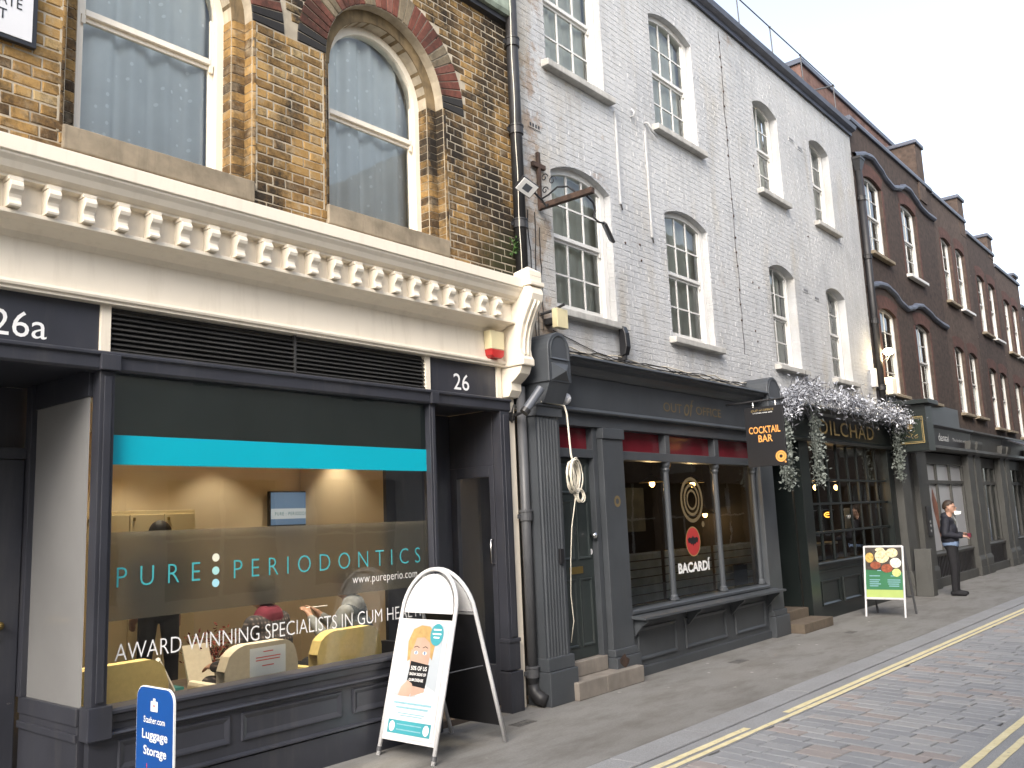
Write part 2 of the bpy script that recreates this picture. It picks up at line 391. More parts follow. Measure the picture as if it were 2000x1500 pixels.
class MB:
    """collects geometry given in world coordinates and links it as one mesh object"""
    def __init__(s): s.v = []; s.f = []; s.mi = []; s.cur = 0
    def add(s, vs, fs):
        b = len(s.v); s.v += [tuple(p) for p in vs]
        for f in fs: s.f.append([b + i for i in f]); s.mi.append(s.cur)
        return s
    def box(s, x0, x1, y0, y1, z0, z1):
        return s.add([(x0, y0, z0), (x1, y0, z0), (x1, y1, z0), (x0, y1, z0), (x0, y0, z1), (x1, y0, z1), (x1, y1, z1), (x0, y1, z1)],
                     [(0, 3, 2, 1), (4, 5, 6, 7), (0, 1, 5, 4), (1, 2, 6, 5), (2, 3, 7, 6), (3, 0, 4, 7)])
    def prism(s, prof, a, b, axis):
        """profile extruded from a to b; x: (y,z) pairs, y: (x,z) pairs, z: (x,y) pairs"""
        n = len(prof)
        mk = {'x': lambda p, t: (t, p[0], p[1]), 'y': lambda p, t: (p[0], t, p[1]), 'z': lambda p, t: (p[0], p[1], t)}[axis]
        vs = [mk(p, a) for p in prof] + [mk(p, b) for p in prof]
        fs = [(i, (i + 1) % n, n + (i + 1) % n, n + i) for i in range(n)] + [tuple(range(n))[::-1], tuple(range(n, 2 * n))]
        return s.add(vs, fs)
    def tube(s, pts, r, n=8, closed=False):
        pts = [Vector(p) for p in pts]; m = len(pts)
        rad = r if isinstance(r, (list, tuple)) else [r] * m
        vs = []; up = None
        for i, p in enumerate(pts):
            if closed: t = pts[(i + 1) % m] - pts[i - 1]
            else: t = pts[min(i + 1, m - 1)] - pts[max(i - 1, 0)]
            t.normalize()
            if up is None:
                up = t.orthogonal().normalized()
            else:
                up = (up - t * up.dot(t));
                up = up.normalized() if up.length > 1e-5 else t.orthogonal().normalized()
            w = t.cross(up)
            for k in range(n):
                a = 2 * PI * k / n
                vs.append(p + (up * math.cos(a) + w * math.sin(a)) * rad[i])
        fs = []
        for i in range(m if closed else m - 1):
            j = (i + 1) % m
            for k in range(n):
                l = (k + 1) % n
                fs.append((i * n + k, i * n + l, j * n + l, j * n + k))
        if not closed:
            fs += [tuple(range(n))[::-1], tuple(range((m - 1) * n, m * n))]
        return s.add(vs, fs)
    def lathe(s, prof, c, axis='z', n=20):
        """prof: (radius, height) pairs along axis through c"""
        vs = []
        for r, h in prof:
            for k in range(n):
                a = 2 * PI * k / n; u, w = r * math.cos(a), r * math.sin(a)
                d = {'z': (u, w, h), 'y': (u, h, w), 'x': (h, u, w)}[axis]
                vs.append((c[0] + d[0], c[1] + d[1], c[2] + d[2]))
        fs = []
        for i in range(len(prof) - 1):
            for k in range(n):
                l = (k + 1) % n; fs.append((i * n + k, i * n + l, (i + 1) * n + l, (i + 1) * n + k))
        fs += [tuple(range(n))[::-1], tuple(range((len(prof) - 1) * n, len(prof) * n))]
        return s.add(vs, fs)
    def ball(s, c, r, sc=(1, 1, 1), n=14, m=9):
        return s.add(*ball_data(c, r, sc, n, m))
    def ring(s, prof_pts_a, prof_pts_b):
        """band of quads between two equal point lists"""
        k = len(prof_pts_a)
        return s.add(list(prof_pts_a) + list(prof_pts_b), [(i, i + 1, k + i + 1, k + i) for i in range(k - 1)])
    def build(s, name, mat, parent=None, bevel=0, smooth=False, fix=True, attr=None):
        o0 = ORIGIN[parent] if parent is not None else Vector((0, 0, 0))
        me = bpy.data.meshes.new(name)
        me.from_pydata([(x - o0.x, y - o0.y, z - o0.z) for x, y, z in s.v], [], s.f)
        if any(s.mi): me.polygons.foreach_set('material_index', s.mi)
        if attr is not None:
            ca = me.attributes.new('bc', 'FLOAT_COLOR', 'POINT')
            ca.data.foreach_set('color', attr)
        if fix:
            bm = bmesh.new(); bm.from_mesh(me); bmesh.ops.recalc_face_normals(bm, faces=bm.faces); bm.to_mesh(me); bm.free()
        if smooth:
            me.polygons.foreach_set('use_smooth', [True] * len(me.polygons))
        o = finish(name, me, mat, parent)
        if parent is None: ORIGIN[o] = Vector((0, 0, 0))
        if smooth == 'auto':
            pass
        if bevel:
            b = o.modifiers.new('edge', 'BEVEL'); b.width = bevel; b.segments = 2; b.limit_method = 'ANGLE'; b.angle_limit = math.radians(40)
        return o

def ball_data(c, r, sc=(1, 1, 1), n=14, m=9):
    vs = []; fs = []
    for i in range(m + 1):
        t = PI * i / m
        for k in range(n):
            a = 2 * PI * k / n
            vs.append((c[0] + r * sc[0] * math.sin(t) * math.cos(a), c[1] + r * sc[1] * math.sin(t) * math.sin(a), c[2] + r * sc[2] * math.cos(t)))
    for i in range(m):
        for k in range(n):
            l = (k + 1) % n; fs.append((i * n + k, i * n + l, (i + 1) * n + l, (i + 1) * n + k))
    return vs, fs

def tag(o, label, cat, group=None):
    o['label'] = label; o['category'] = cat
    if group: o['group'] = group
    return o

def thing(name, label, cat, loc, group=None):
    o = bpy.data.objects.new(name, None); COL.objects.link(o)
    o.location = loc; o.empty_display_size = .1
    ORIGIN[o] = Vector(loc)
    return tag(o, label, cat, group)

def single(name, mb, mat, label, cat, group=None, **kw):
    """a thing that is one mesh: origin moved to its base"""
    xs = [p[0] for p in mb.v]; ys = [p[1] for p in mb.v]; zs = [p[2] for p in mb.v]
    loc = Vector(((min(xs) + max(xs)) / 2, (min(ys) + max(ys)) / 2, min(zs)))
    mb.v = [(x - loc.x, y - loc.y, z - loc.z) for x, y, z in mb.v]
    o = mb.build(name, mat, None, **kw); o.location = loc; ORIGIN[o] = loc
    return tag(o, label, cat, group)

def structure(o): o['kind'] = 'structure'; return o
def stuff(o): o['kind'] = 'stuff'; return o

def text(body, box, plane, at, mat, parent, spacing=1.0, weight=0.0, shear=0.0, name='lettering', split=False):
    """flat lettering fitted into box (a0, a1, z0, z1). plane 'y': on a wall facing -Y at y=at, a = x;
       plane 'x': on a board facing -X at x=at, a = y with a0 (left, larger y) to a1"""
    cu = bpy.data.curves.new('t', 'FONT'); cu.body = body; cu.size = 1.0; cu.align_x = 'LEFT'
    cu.space_character = spacing; cu.offset = weight; cu.shear = shear; cu.resolution_u = 3; cu.fill_mode = 'BOTH'
    to = bpy.data.objects.new('t', cu); COL.objects.link(to)
    dg = bpy.context.evaluated_depsgraph_get()
    me = bpy.data.meshes.new_from_object(to.evaluated_get(dg))
    bpy.data.objects.remove(to); bpy.data.curves.remove(cu)
    xs = [v.co.x for v in me.vertices]; ys = [v.co.y for v in me.vertices]
    x0, x1, y0, y1 = min(xs), max(xs), min(ys), max(ys)
    o0 = ORIGIN[parent] if parent is not None else Vector((0, 0, 0))
    sx = 1 / (x1 - x0); sy = 1 / (y1 - y0)
    a0, a1, z0, z1 = box
    for v in me.vertices:
        a = a0 + (a1 - a0) * (v.co.x - x0) * sx; z = z0 + (z1 - z0) * (v.co.y - y0) * sy
        v.co = (Vector((a, at, z)) if plane == 'y' else Vector((at, a, z))) - o0
    bm = bmesh.new(); bm.from_mesh(me)
    bmesh.ops.remove_doubles(bm, verts=bm.verts, dist=.0002)
    want = Vector((0, -1, 0)) if plane == 'y' else Vector((-1, 0, 0))
    for f in bm.faces:
        if f.normal.dot(want) < 0: f.normal_flip()
    if split:                                             # one part for each letter
        bm.faces.ensure_lookup_table(); seen = set(); last = None
        for f0 in bm.faces:
            if f0.index in seen: continue
            stack = [f0]; isl = []; seen.add(f0.index)
            while stack:
                f = stack.pop(); isl.append(f)
                for e in f.edges:
                    for g in e.link_faces:
                        if g.index not in seen: seen.add(g.index); stack.append(g)
            ids = {}; vs = []; fs = []
            for f in isl:
                for v in f.verts:
                    if v not in ids: ids[v] = len(vs); vs.append(v.co[:])
                fs.append([ids[v] for v in f.verts])
            lm = bpy.data.meshes.new('letter'); lm.from_pydata(vs, [], fs); last = finish('letter', lm, mat, parent)
        bm.free(); bpy.data.meshes.remove(me); return last
    bm.to_mesh(me); bm.free(); me.materials.clear()
    return finish(name, me, mat, parent)

# ---------------------------------------------------------------- openings and bricks
class Opening:
    def __init__(s, x0, x1, z0, zs, rise):
        s.x0, s.x1, s.z0, s.zs, s.rise = x0, x1, z0, zs, rise
        w = (x1 - x0) / 2; s.xc = (x0 + x1) / 2; s.w = w
        if rise > 0:
            s.R = (w * w + rise * rise) / (2 * rise); s.zc = zs + rise - s.R
    def half(s, z):
        if z < s.z0 or z > s.zs + s.rise: return 0
        if z <= s.zs or s.rise <= 0: return s.w
        return math.sqrt(max(0, s.R ** 2 - (z - s.zc) ** 2))
    def arc(s, n=16, grow=0.0):
        """points of the head from left to right"""
        if s.rise <= 0: return [(s.x0 - grow, s.zs + grow), (s.x1 + grow, s.zs + grow)]
        Rr = s.R + grow; a0 = math.asin(min(1, s.w / s.R))
        if s.rise > s.w * 1.001: a0 = PI - a0
        return [(s.xc + Rr * math.sin(-a0 + 2 * a0 * i / n), s.zc + Rr * math.cos(-a0 + 2 * a0 * i / n)) for i in range(n + 1)]

def wall_sheet(mb, x0, x1, z0, z1, yf, yb, ops):
    """wall face at yf with openings cut through and reveals running back to yb"""
    xs = sorted({x0, x1, *[v for o in ops for v in (o.x0, o.x1) if x0 < v < x1]})
    zs = sorted({z0, z1, *[v for o in ops for v in (o.z0, o.zs + o.rise) if z0 < v < z1]})
    for i in range(len(xs) - 1):
        for j in range(len(zs) - 1):
            cx, cz = (xs[i] + xs[i + 1]) / 2, (zs[j] + zs[j + 1]) / 2
            if any(o.x0 < cx < o.x1 and o.z0 < cz < o.zs + o.rise for o in ops): continue
            mb.add([(xs[i], yf, zs[j]), (xs[i + 1], yf, zs[j]), (xs[i + 1], yf, zs[j + 1]), (xs[i], yf, zs[j + 1])], [(0, 1, 2, 3)])
    for o in ops:
        zt = min(o.zs + o.rise, z1)
        pts = [(o.x0, max(o.z0, z0))] + [p for p in o.arc() if p[1] <= z1 + 1e-6] + [(o.x1, max(o.z0, z0))]
        loop = pts + [pts[0]]
        mb.ring([(x, yf, z) for x, z in loop], [(x, yb, z) for x, z in loop])
        a = o.arc()
        for k in range(len(a) - 1):
            if o.rise > 0 and a[k][1] < z1 and a[k + 1][1] < z1:
                mb.add([(a[k][0], yf, a[k][1]), (a[k + 1][0], yf, a[k + 1][1]), (a[k + 1][0], yf, zt), (a[k][0], yf, zt)], [(0, 1, 2, 3)])
    return mb

def brick_verts(xa, xb, za, zb, yf, proud, r, cham=.005, jit=.002):
    """front chamfered brick, open at the back; coordinates in the wall plane"""
    y0, y1, y2 = yf - proud, yf - proud + cham, yf + .012
    j = lambda: r.uniform(-jit, jit)
    c = [(xa + j(), za + j()), (xb + j(), za + j()), (xb + j(), zb + j()), (xa + j(), zb + j())]
    mx, mz = (xa + xb) / 2, (za + zb) / 2
    tl = r.uniform(-.0018, .0018)
    inn = [(x + (cham if x < mx else -cham), z + (cham if z < mz else -cham)) for x, z in c]
    vs = [(x, y2, z) for x, z in c] + [(x, y1, z) for x, z in c] + [(x, y0 + tl * (1 if i in (1, 2) else -1), z) for i, (x, z) in enumerate(inn)]
    fs = [(8, 9, 10, 11)]
    for a in range(4):
        b = (a + 1) % 4
        fs += [(4 + a, 4 + b, 8 + b, 8 + a), (a, b, 4 + b, 4 + a)]
    return vs, fs

def to_cam(p):
    d = Vector(p) - CAMP
    q = [sum(R[i][k] * d[i] for i in range(3)) for k in range(3)]
    if q[2] < .1: return None
    return 1000 + 1728 * q[0] / q[2], 750 + 1728 * q[1] / q[2], q[2]

def apparent(x, y, z, area):
    """how large a piece shows in the picture (0 when out of frame)"""
    q = to_cam((x, y, z))
    if q is None or not (-30 < q[0] < 2030 and -30 < q[1] < 1530): return -1 / (1 + Vector((x, y, z)).length)
    return area / q[2] ** 2

def lay_bricks(parent, mat, x0, x1, z0, z1, yf, proud, ops, seed, limit=300, tone=None, jit=.002, skip=None, cham=.005):
    r = random.Random(seed)
    S, Hh, J, C = .215, .1025, .010, .075
    rows = int(round((z1 - z0) / C)); out = []
    for i in range(rows):
        za = z0 + i * C + J / 2; zb = za + C - J; zm = (za + zb) / 2
        free = [(x0, x1)]
        for o in ops:
            h = max(o.half(za), o.half(zb), o.half(zm))
            if h <= 0: continue
            a, b = o.xc - h, o.xc + h
            nf = []
            for f0, f1 in free:
                if b <= f0 or a >= f1: nf.append((f0, f1)); continue
                if a > f0: nf.append((f0, a))
                if b < f1: nf.append((b, f1))
            free = nf
        period = S + Hh + 2 * J
        x = x0 - period + (0 if i % 2 else period / 2) - r.uniform(0, .01)
        k = 0
        while x < x1:
            L = S if k % 2 == 0 else Hh
            for f0, f1 in free:
                a, b = max(x, f0 + (.004 if f0 > x0 else 0)), min(x + L, f1 - (.004 if f1 < x1 else 0))
                if b - a > .028 and not (skip and skip((a + b) / 2, zm)):
                    out.append((a, b, za, zb, abs((b - a) - L) < 1e-6))
            x += L + J; k += 1
    out.sort(key=lambda t: -apparent((t[0] + t[1]) / 2, yf, (t[2] + t[3]) / 2, (t[1] - t[0]) * .065))
    o0 = ORIGIN[parent]
    proto = {}
    def shade(a, b, c, d): return tone((a + b) / 2, (c + d) / 2, r) if tone else r.random()
    for a, b, c, d, full in out[:limit]:
        key = (round(b - a, 4), r.randrange(4)) if full else None
        me = proto.get(key) if full else None
        if me is None:
            w, h = b - a, d - c
            vs, fs = brick_verts(-w / 2, w / 2, -h / 2, h / 2, 0, proud, r, jit=jit, cham=cham)
            me = bpy.data.meshes.new('brick'); me.from_pydata(vs, [], fs); me.materials.append(MAT[mat])
            if full: proto[key] = me
        o = bpy.data.objects.new('brick', me); COL.objects.link(o); o.parent = parent; ORIGIN[o] = o0
        o.location = Vector(((a + b) / 2, yf + r.uniform(-.0015, .0015), (c + d) / 2)) - o0
        o.color = (shade(a, b, c, d), 0, 0, 1)
    mb = MB(); attr = []
    for a, b, c, d, full in out[limit:]:
        vs, fs = brick_verts(a, b, c, d, yf, proud, r, jit=jit, cham=cham)
        t = shade(a, b, c, d); mb.add(vs, fs)
        attr += [t, 0, 0, 1] * len(vs)
    if mb.v:
        o = stuff(mb.build('brickwork', mat, parent, fix=False, attr=attr)); o.color = (0, 0, 0, 1)
    return len(out)

# ---------------------------------------------------------------- sash windows
def sash(parent, op, yf, cols, rows, fw=.075, mat='white_wood', curtain='drape', bars=True, sillz=None, sill_mat='stone_sill', sill_h=.09, sill_y=None, yw=5.45, glass='glass', seed=1, head=None, inset=0.0, closed_curt=True):
    """box frame, two sashes with glazing bars, one pane per light, curtain behind, stone sill in front"""
    r = random.Random(seed)
    x0, x1, z0, zs, rise = op.x0 + inset, op.x1 - inset, op.z0, op.zs, op.rise
    f = MB(); d0, d1 = yf, yf + .09
    f.box(x0, x0 + fw, d0, d1, z0, zs + rise * .05); f.box(x1 - fw, x1, d0, d1, z0, zs + rise * .05)
    f.box(x0 + fw, x1 - fw, d0 + .002, d1 - .002, z0, z0 + .06)
    zt = zs + rise
    ia = Opening(x0, x1, z0, zs, rise)
    if rise > 0:
        out = ia.arc(14, .01)
        inner = Opening(x0 + fw, x1 - fw, z0, zs - fw * .25 if rise < op.w * .8 else zs, max(.02, rise - fw * .55) if rise < op.w * .8 else op.w - inset - fw)
        inn = inner.arc(14)
        prof_a = [(x, d0 + .003, z) for x, z in out]; prof_b = [(x, d0 + .003, z) for x, z in inn]
        f.ring(prof_a, prof_b); f.ring(prof_b, [(x, d1, z) for x, z in inn])
    else:
        inner = Opening(x0 + fw, x1 - fw, z0, zs - fw, 0)
        f.box(x0 + fw, x1 - fw, d0 + .002, d1 - .002, zs - fw, zs)
    win = f.build('window', mat, parent, bevel=.004)
    gx0, gx1, gz0, gzt = x0 + fw, x1 - fw, z0 + .06, inner.zs + inner.rise
    zm = gz0 + (gzt - gz0) * .50
    st = .038
    for k, (za, zb, y) in enumerate(((gz0, zm, yf + .045), (zm, gzt, yf + .018))):
        s = MB()
        ztop = zb if k == 0 else inner.zs
        s.box(gx0, gx0 + st, y, y + .03, za, ztop); s.box(gx1 - st, gx1, y, y + .03, za, ztop)
        s.box(gx0 + st, gx1 - st, y - .004, y + .03, za if k else za, za + (.045 if k else .06))
        if k == 0: s.box(gx0 + st, gx1 - st, y - .002, y + .028, zb - .03, zb)
        if k == 1:
            for sx in (gx0 + .012, gx1 - .042):       # sash horns
                s.prism([(y - .002, za), (y + .028, za), (y + .022, za - .05), (y + .004, za - .06)], sx, sx + .03, 'x')
        s.build('lower_sash' if k == 0 else 'upper_sash', mat, win, bevel=.003)
        nr = rows[1 - k] if isinstance(rows, tuple) else rows
        xw = (gx1 - gx0 - 2 * st) / cols; zh = (zb - za) / nr
        for c in range(cols):
            for q in range(nr):
                pa, pb = gx0 + st + c * xw + .004, gx0 + st + (c + 1) * xw - .004
                pz0, pz1 = za + q * zh + .004, za + (q + 1) * zh - .004
                ty = r.uniform(-.0025, .0025); tx = r.uniform(-.003, .003)
                if k == 1 and q == nr - 1:
                    n = 6; top = []
                    for i in range(n + 1):
                        x = pa + (pb - pa) * i / n
                        h = gzt - .001
                        if inner.rise > 0:
                            dx = min(abs(x - inner.xc), inner.w * .9995); h = inner.zc + math.sqrt(max(0, inner.R ** 2 - dx * dx))
                        top.append((x, max(pz0 + .02, h)))
                    pts = [(pa, pz0), (pb, pz0)] + top[::-1]
                else:
                    pts = [(pa, pz0), (pb, pz0), (pb, pz1), (pa, pz1)]
                zc_ = (pz0 + pz1) / 2; xc_ = (pa + pb) / 2
                m = MB(); m.add([(x, y + .014 + (z - zc_) * tx / zh + (x - xc_) * ty / xw, z) for x, z in pts], [tuple(range(len(pts)))])
                m.build('pane', glass, win, fix=False)
        if bars:
            for c in range(1, cols):
                x = gx0 + st + c * xw; m = MB()
                h = zb
                if k == 1 and inner.rise > 0: h = inner.zc + math.sqrt(max(0, inner.R ** 2 - (x - inner.xc) ** 2))
                m.box(x - .011, x + .011, y + .002, y + .026, za + .03, h); m.build('glazing_bar', mat, win)
            for q in range(1, nr):
                z = za + q * zh; m = MB(); m.box(gx0 + st, gx1 - st, y + .0035, y + .0245, z - .010, z + .010); m.build('glazing_bar', mat, win)
    if curtain:
        m = MB(); n = 60; yc = yf + .15
        a = []; b = []
        for i in range(n + 1):
            t = i / n; x = x0 - .02 + (x1 - x0 + .04) * t
            w = (.034 * math.sin(t * 31 + seed) + .016 * math.sin(t * 57 + seed * 2) + .014 * math.sin(t * 13)) * (1.0 if cols == 1 else .55)
            a.append((x, yc + w, z0 - .05)); b.append((x + .01 * math.sin(t * 9), yc + w * .8, zt + .05))
        if closed_curt: m.ring(a, b)
        else:
            k1 = int(n * .55); m.ring(a[:k1], b[:k1])
        m.build('curtain', curtain, win, smooth=True)
    if sillz is not None:
        m = MB(); sy = sill_y if sill_y is not None else yw - .09
        m.prism([(sy, sillz - sill_h), (yf + .02, sillz - sill_h), (yf + .02, sillz + .012), (sy, sillz - .008)], op.x0 - .1, op.x1 + .1, 'x')
        m.build('sill', sill_mat, win, bevel=.01)
    return win

# ================================================================ THE GROUND
def ky(x): return 3.79 - .020 * (x - 5.1)          # back of the kerb
def ya(x): return 3.265 - .022 * (x - 5.4)         # where the setts begin
def yb(x): return 1.80 - .022 * (x - 6.4)          # where they end on the far side
X0, X1 = -14.0, 62.0
def strip(name, fa, fb, z0, z1, mat, parent=None, x0=X0, x1=X1, n=1):
    m = MB()
    m.prism([(x0, fa(x0)), (x1, fa(x1)), (x1, fb(x1)), (x0, fb(x0))], z0, z1, 'z')
    return m.build(name, mat, parent)

m = MB(); m.box(-150, 250, -150, 250, -.30, -.07); structure(m.build('ground', 'asphalt'))
pav = structure(strip('pavement', lambda x: 13.0, lambda x: ky(x), -.12, 0.0, 'asphalt'))
pav2 = structure(strip('pavement_opposite', lambda x: yb(x) - .62, lambda x: -9.0, -.12, 0.0, 'asphalt'))
kerb = structure(strip('kerb', lambda x: ky(x) - .004, lambda x: ky(x) - .262, -.12, -.008, 'sett_joint'))
kerb2 = structure(strip('kerb_opposite', lambda x: yb(x) - .36, lambda x: yb(x) - .616, -.12, -.008, 'sett_joint'))
for kb, fo, xs in ((kerb, lambda x: ky(x) - .006, 1.2), (kerb2, lambda x: yb(x) - .362, 1.0)):
    ORIGIN[kb] = Vector((0, 0, 0)); x = xs; r = random.Random(3)
    for i in range(34):
        L = r.uniform(.78, .98); m = MB(); a, b = x + .003, x + L - .003
        h = r.uniform(.002, .006)
        m.add([(a, fo(a), -.1), (b, fo(b), -.1), (b, fo(b) - .256, -.1), (a, fo(a) - .256, -.1), (a, fo(a), h), (b, fo(b), h), (b, fo(b) - .256, h), (a, fo(a) - .256, h)],
              [(0, 3, 2, 1), (4, 5, 6, 7), (0, 1, 5, 4), (1, 2, 6, 5), (2, 3, 7, 6), (3, 0, 4, 7)])
        m.build('kerb_stone', 'granite', kb, bevel=.006); x += L
chan = structure(strip('road_channel', lambda x: ky(x) - .2645, lambda x: ya(x), -.12, -.010, 'granite'))
chan2 = structure(strip('road_channel_opposite', lambda x: yb(x), lambda x: yb(x) - .358, -.12, -.010, 'granite'))
road = structure(strip('road', lambda x: ya(x) - .001, lambda x: yb(x) + .001, -.13, -.034, 'sett_joint'))
ORIGIN[road] = Vector((0, 0, 0))

def setts():
    r = random.Random(11)
    ux, uy = .148, .989; nx, ny = .989, -.148
    rows = []
    for i in range(int(46 / .147)):
        d = 3.2 + i * .147                         # distance of the row along its normal
        # the row is p = d*n + t*u ; find t at both road edges
        def t_at(fy):
            t = 2.5
            for _ in range(6):
                x = d * nx + t * ux; t = (fy(x) - d * ny) / uy
            return t
        t0, t1 = t_at(lambda x: yb(x) - .02), t_at(lambda x: ya(x) + .02)
        t = t0 - r.uniform(0, .29) if i % 2 else t0 - .147 * r.uniform(.6, 1.4)
        while t < t1:
            L = .283
            a, b = max(t, t0), min(t + L, t1)
            if b - a > .04: rows.append((d, a, b, L, b - a > L - 1e-6))
            t += L + .013
    rows.sort(key=lambda q: -apparent(q[0] * nx + (q[1] + q[2]) / 2 * ux, q[0] * ny + (q[1] + q[2]) / 2 * uy, 0, (q[2] - q[1]) * .14))
    def slab(a, b, h):
        # a,b along u ; h half width along n ; local coordinates u->X', n->Y'
        j = lambda: r.uniform(-.003, .003)
        c = [(a + j(), -h + j()), (b + j(), -h + j()), (b + j(), h + j()), (a + j(), h + j())]
        ch = .006; mx = (a + b) / 2
        inn = [(p + (ch if p < mx else -ch), q + (ch if q < 0 else -ch)) for p, q in c]
        vs = [(p, q, -.045) for p, q in c] + [(p, q, -.019) for p, q in c] + [(p, q, -.014 + r.uniform(-.0015, .0015)) for p, q in inn]
        fs = [(8, 9, 10, 11)]
        for k in range(4):
            l = (k + 1) % 4; fs += [(4 + k, 4 + l, 8 + l, 8 + k), (k, l, 4 + l, 4 + k)]
        return vs, fs
    rotz = math.atan2(uy, ux); proto = []
    cs, sn = math.cos(rotz), math.sin(rotz)
    for q in rows[:300]:
        d, a, b, L, full = q
        w = b - a
        if full and len(proto) < 14 or not full:
            vs, fs = slab(-w / 2, w / 2, .0672)
            me = bpy.data.meshes.new('sett'); me.from_pydata(vs, [], fs); me.materials.append(MAT['sett'])
            if full: proto.append(me)
        else:
            me = proto[r.randrange(len(proto))]
        o = bpy.data.objects.new('sett', me); COL.objects.link(o); o.parent = road
        tm = (a + b) / 2
        o.location = (d * nx + tm * ux, d * ny + tm * uy, r.uniform(-.0015, .0015)); o.rotation_euler = (0, 0, rotz)
        o.color = (r.random(), 0, 0, 1)
    mb = MB(); attr = []
    for d, a, b, L, full in rows[300:]:
        w = b - a; tm = (a + b) / 2; vs, fs = slab(-w / 2, w / 2, .0672)
        px, py = d * nx + tm * ux, d * ny + tm * uy
        mb.add([(px + x * cs - y * sn, py + x * sn + y * cs, z) for x, y, z in vs], fs)
        attr += [r.random(), 0, 0, 1] * len(vs)
    o = stuff(mb.build('sett_paving', 'sett', road, fix=False, attr=attr)); o.color = (0, 0, 0, 1)
setts()

def yellow(name, f, x0, x1, w=.056):
    r = random.Random(int(f(0) * 1000)); m = MB(); n = int((x1 - x0) / .12)
    top = []; bot = []
    for i in range(n + 1):
        x = x0 + (x1 - x0) * i / n
        top.append((x, f(x) + r.uniform(-.003, .003), -.0065)); bot.append((x, f(x) - w + r.uniform(-.003, .003), -.0065))
    m.ring(top, bot); o = m.build(name, 'yellow', None, fix=False); structure(o); return o
yellow('yellow_line', lambda x: 3.425 - .024 * (x - 5.34), -6, 6.72, .06)
yellow('yellow_line', lambda x: 3.410 - .024 * (x - 5.34), 7.38, 40, .06)
yellow('yellow_line', lambda x: 3.333 - .026 * (x - 5.39), -6, 40, .05)
yellow('yellow_line', lambda x: 1.74 - .024 * (x - 6.36), -6, 40, .06)
yellow('yellow_line', lambda x: 1.60 - .024 * (x - 6.44), -6, 40, .055)

# small cast covers let into the pavement
def cover(x, y, w, d, label):
    t = thing('drain_cover', label, 'drain cover', (x, y, 0))
    m = MB(); m.box(x - w, x + w, y - d, y + d, -.02, .003); m.build('frame', 'cover_iron', t)
    for k in range(5):
        m = MB(); xx = x - w + .02 + k * (2 * w - .04) / 5; m.box(xx, xx + (2 * w - .04) / 5 - .012, y - d + .015, y + d - .015, .003, .006); m.build('rib', 'cover_iron', t)
cover(9.55, 4.82, .13, .07, 'small ribbed iron cover in pavement before the bar')
cover(5.95, 5.02, .12, .06, 'worn little iron cover beside the white pavement sign')
cover(12.35, 4.55, .10, .06, 'round-cornered dark iron cover beyond the tan step')

# ================================================================ BUILDING NO. 26 : stock brick over a cream and charcoal shopfront
YW = 5.45
b26 = thing('brick_building', 'yellow stock brick building with cream cornice and charcoal dental shopfront', 'building', (3.8, YW, 0))
opA = Opening(2.24, 3.60, 4.25, 5.555, .68)
opB = Opening(4.30, 5.67, 4.25, 5.555, .685)
inA = Opening(2.35, 3.49, 4.25, 5.555, .57)
inB = Opening(4.41, 5.56, 4.25, 5.555, .575)
m = MB(); wall_sheet(m, -1.0, 6.78, 3.55, 8.4, YW + .003, YW + .11, [opA, opB])
wall = m.build('wall', 'stock_mortar', b26, fix=False)
m = MB(); wall_sheet(m, 2.2, 3.64, 4.0, 6.3, YW + .112, YW + .25, [inA]); wall_sheet(m, 4.26, 5.71, 4.0, 6.3, YW + .112, YW + .25, [inB])
m.build('inner_order', 'stock_mortar', b26, fix=False)
m = MB(); m.box(6.70, 6.78, YW + .01, 9.0, 3.0, 8.4); m.box(-1.0, 6.78, 9.6, 9.7, 0, 8.4); m.box(-1.0, 6.78, YW + .3, 9.6, 8.3, 8.4); m.box(-1.1, -1.0, YW + .01, 9.6, 0, 8.4)
m.box(-1, 6.69, YW + .45, 9.5, 3.0, 3.1); m.build('rear_shell', 'stock_mortar', b26)

ring_out = .97
def ring_zone(x, z):
    for o in (opA, opB):
        if z > 5.52 and (x - o.xc) ** 2 + (z - 5.555) ** 2 < (ring_out + .005) ** 2: return True
    return x < 2.04 and 4.70 < z < 5.6 and False
def tone26(x, z, r):
    # lower courses and the pier right of the arch are browner
    t = r.random() * .75 + .25
    if r.random() < .08: t *= .35
    if x > 5.67: t *= .62
    if z < 4.35: t *= .55
    if 3.6 < x < 4.3 and 4.3 < z < 4.7: t *= .8
    return t
lay_bricks(b26, 'stock', .2, 6.69, 3.90, 7.8, YW, .0035, [opA, opB], 5, 300, tone26, skip=ring_zone, cham=.006, jit=.0035)

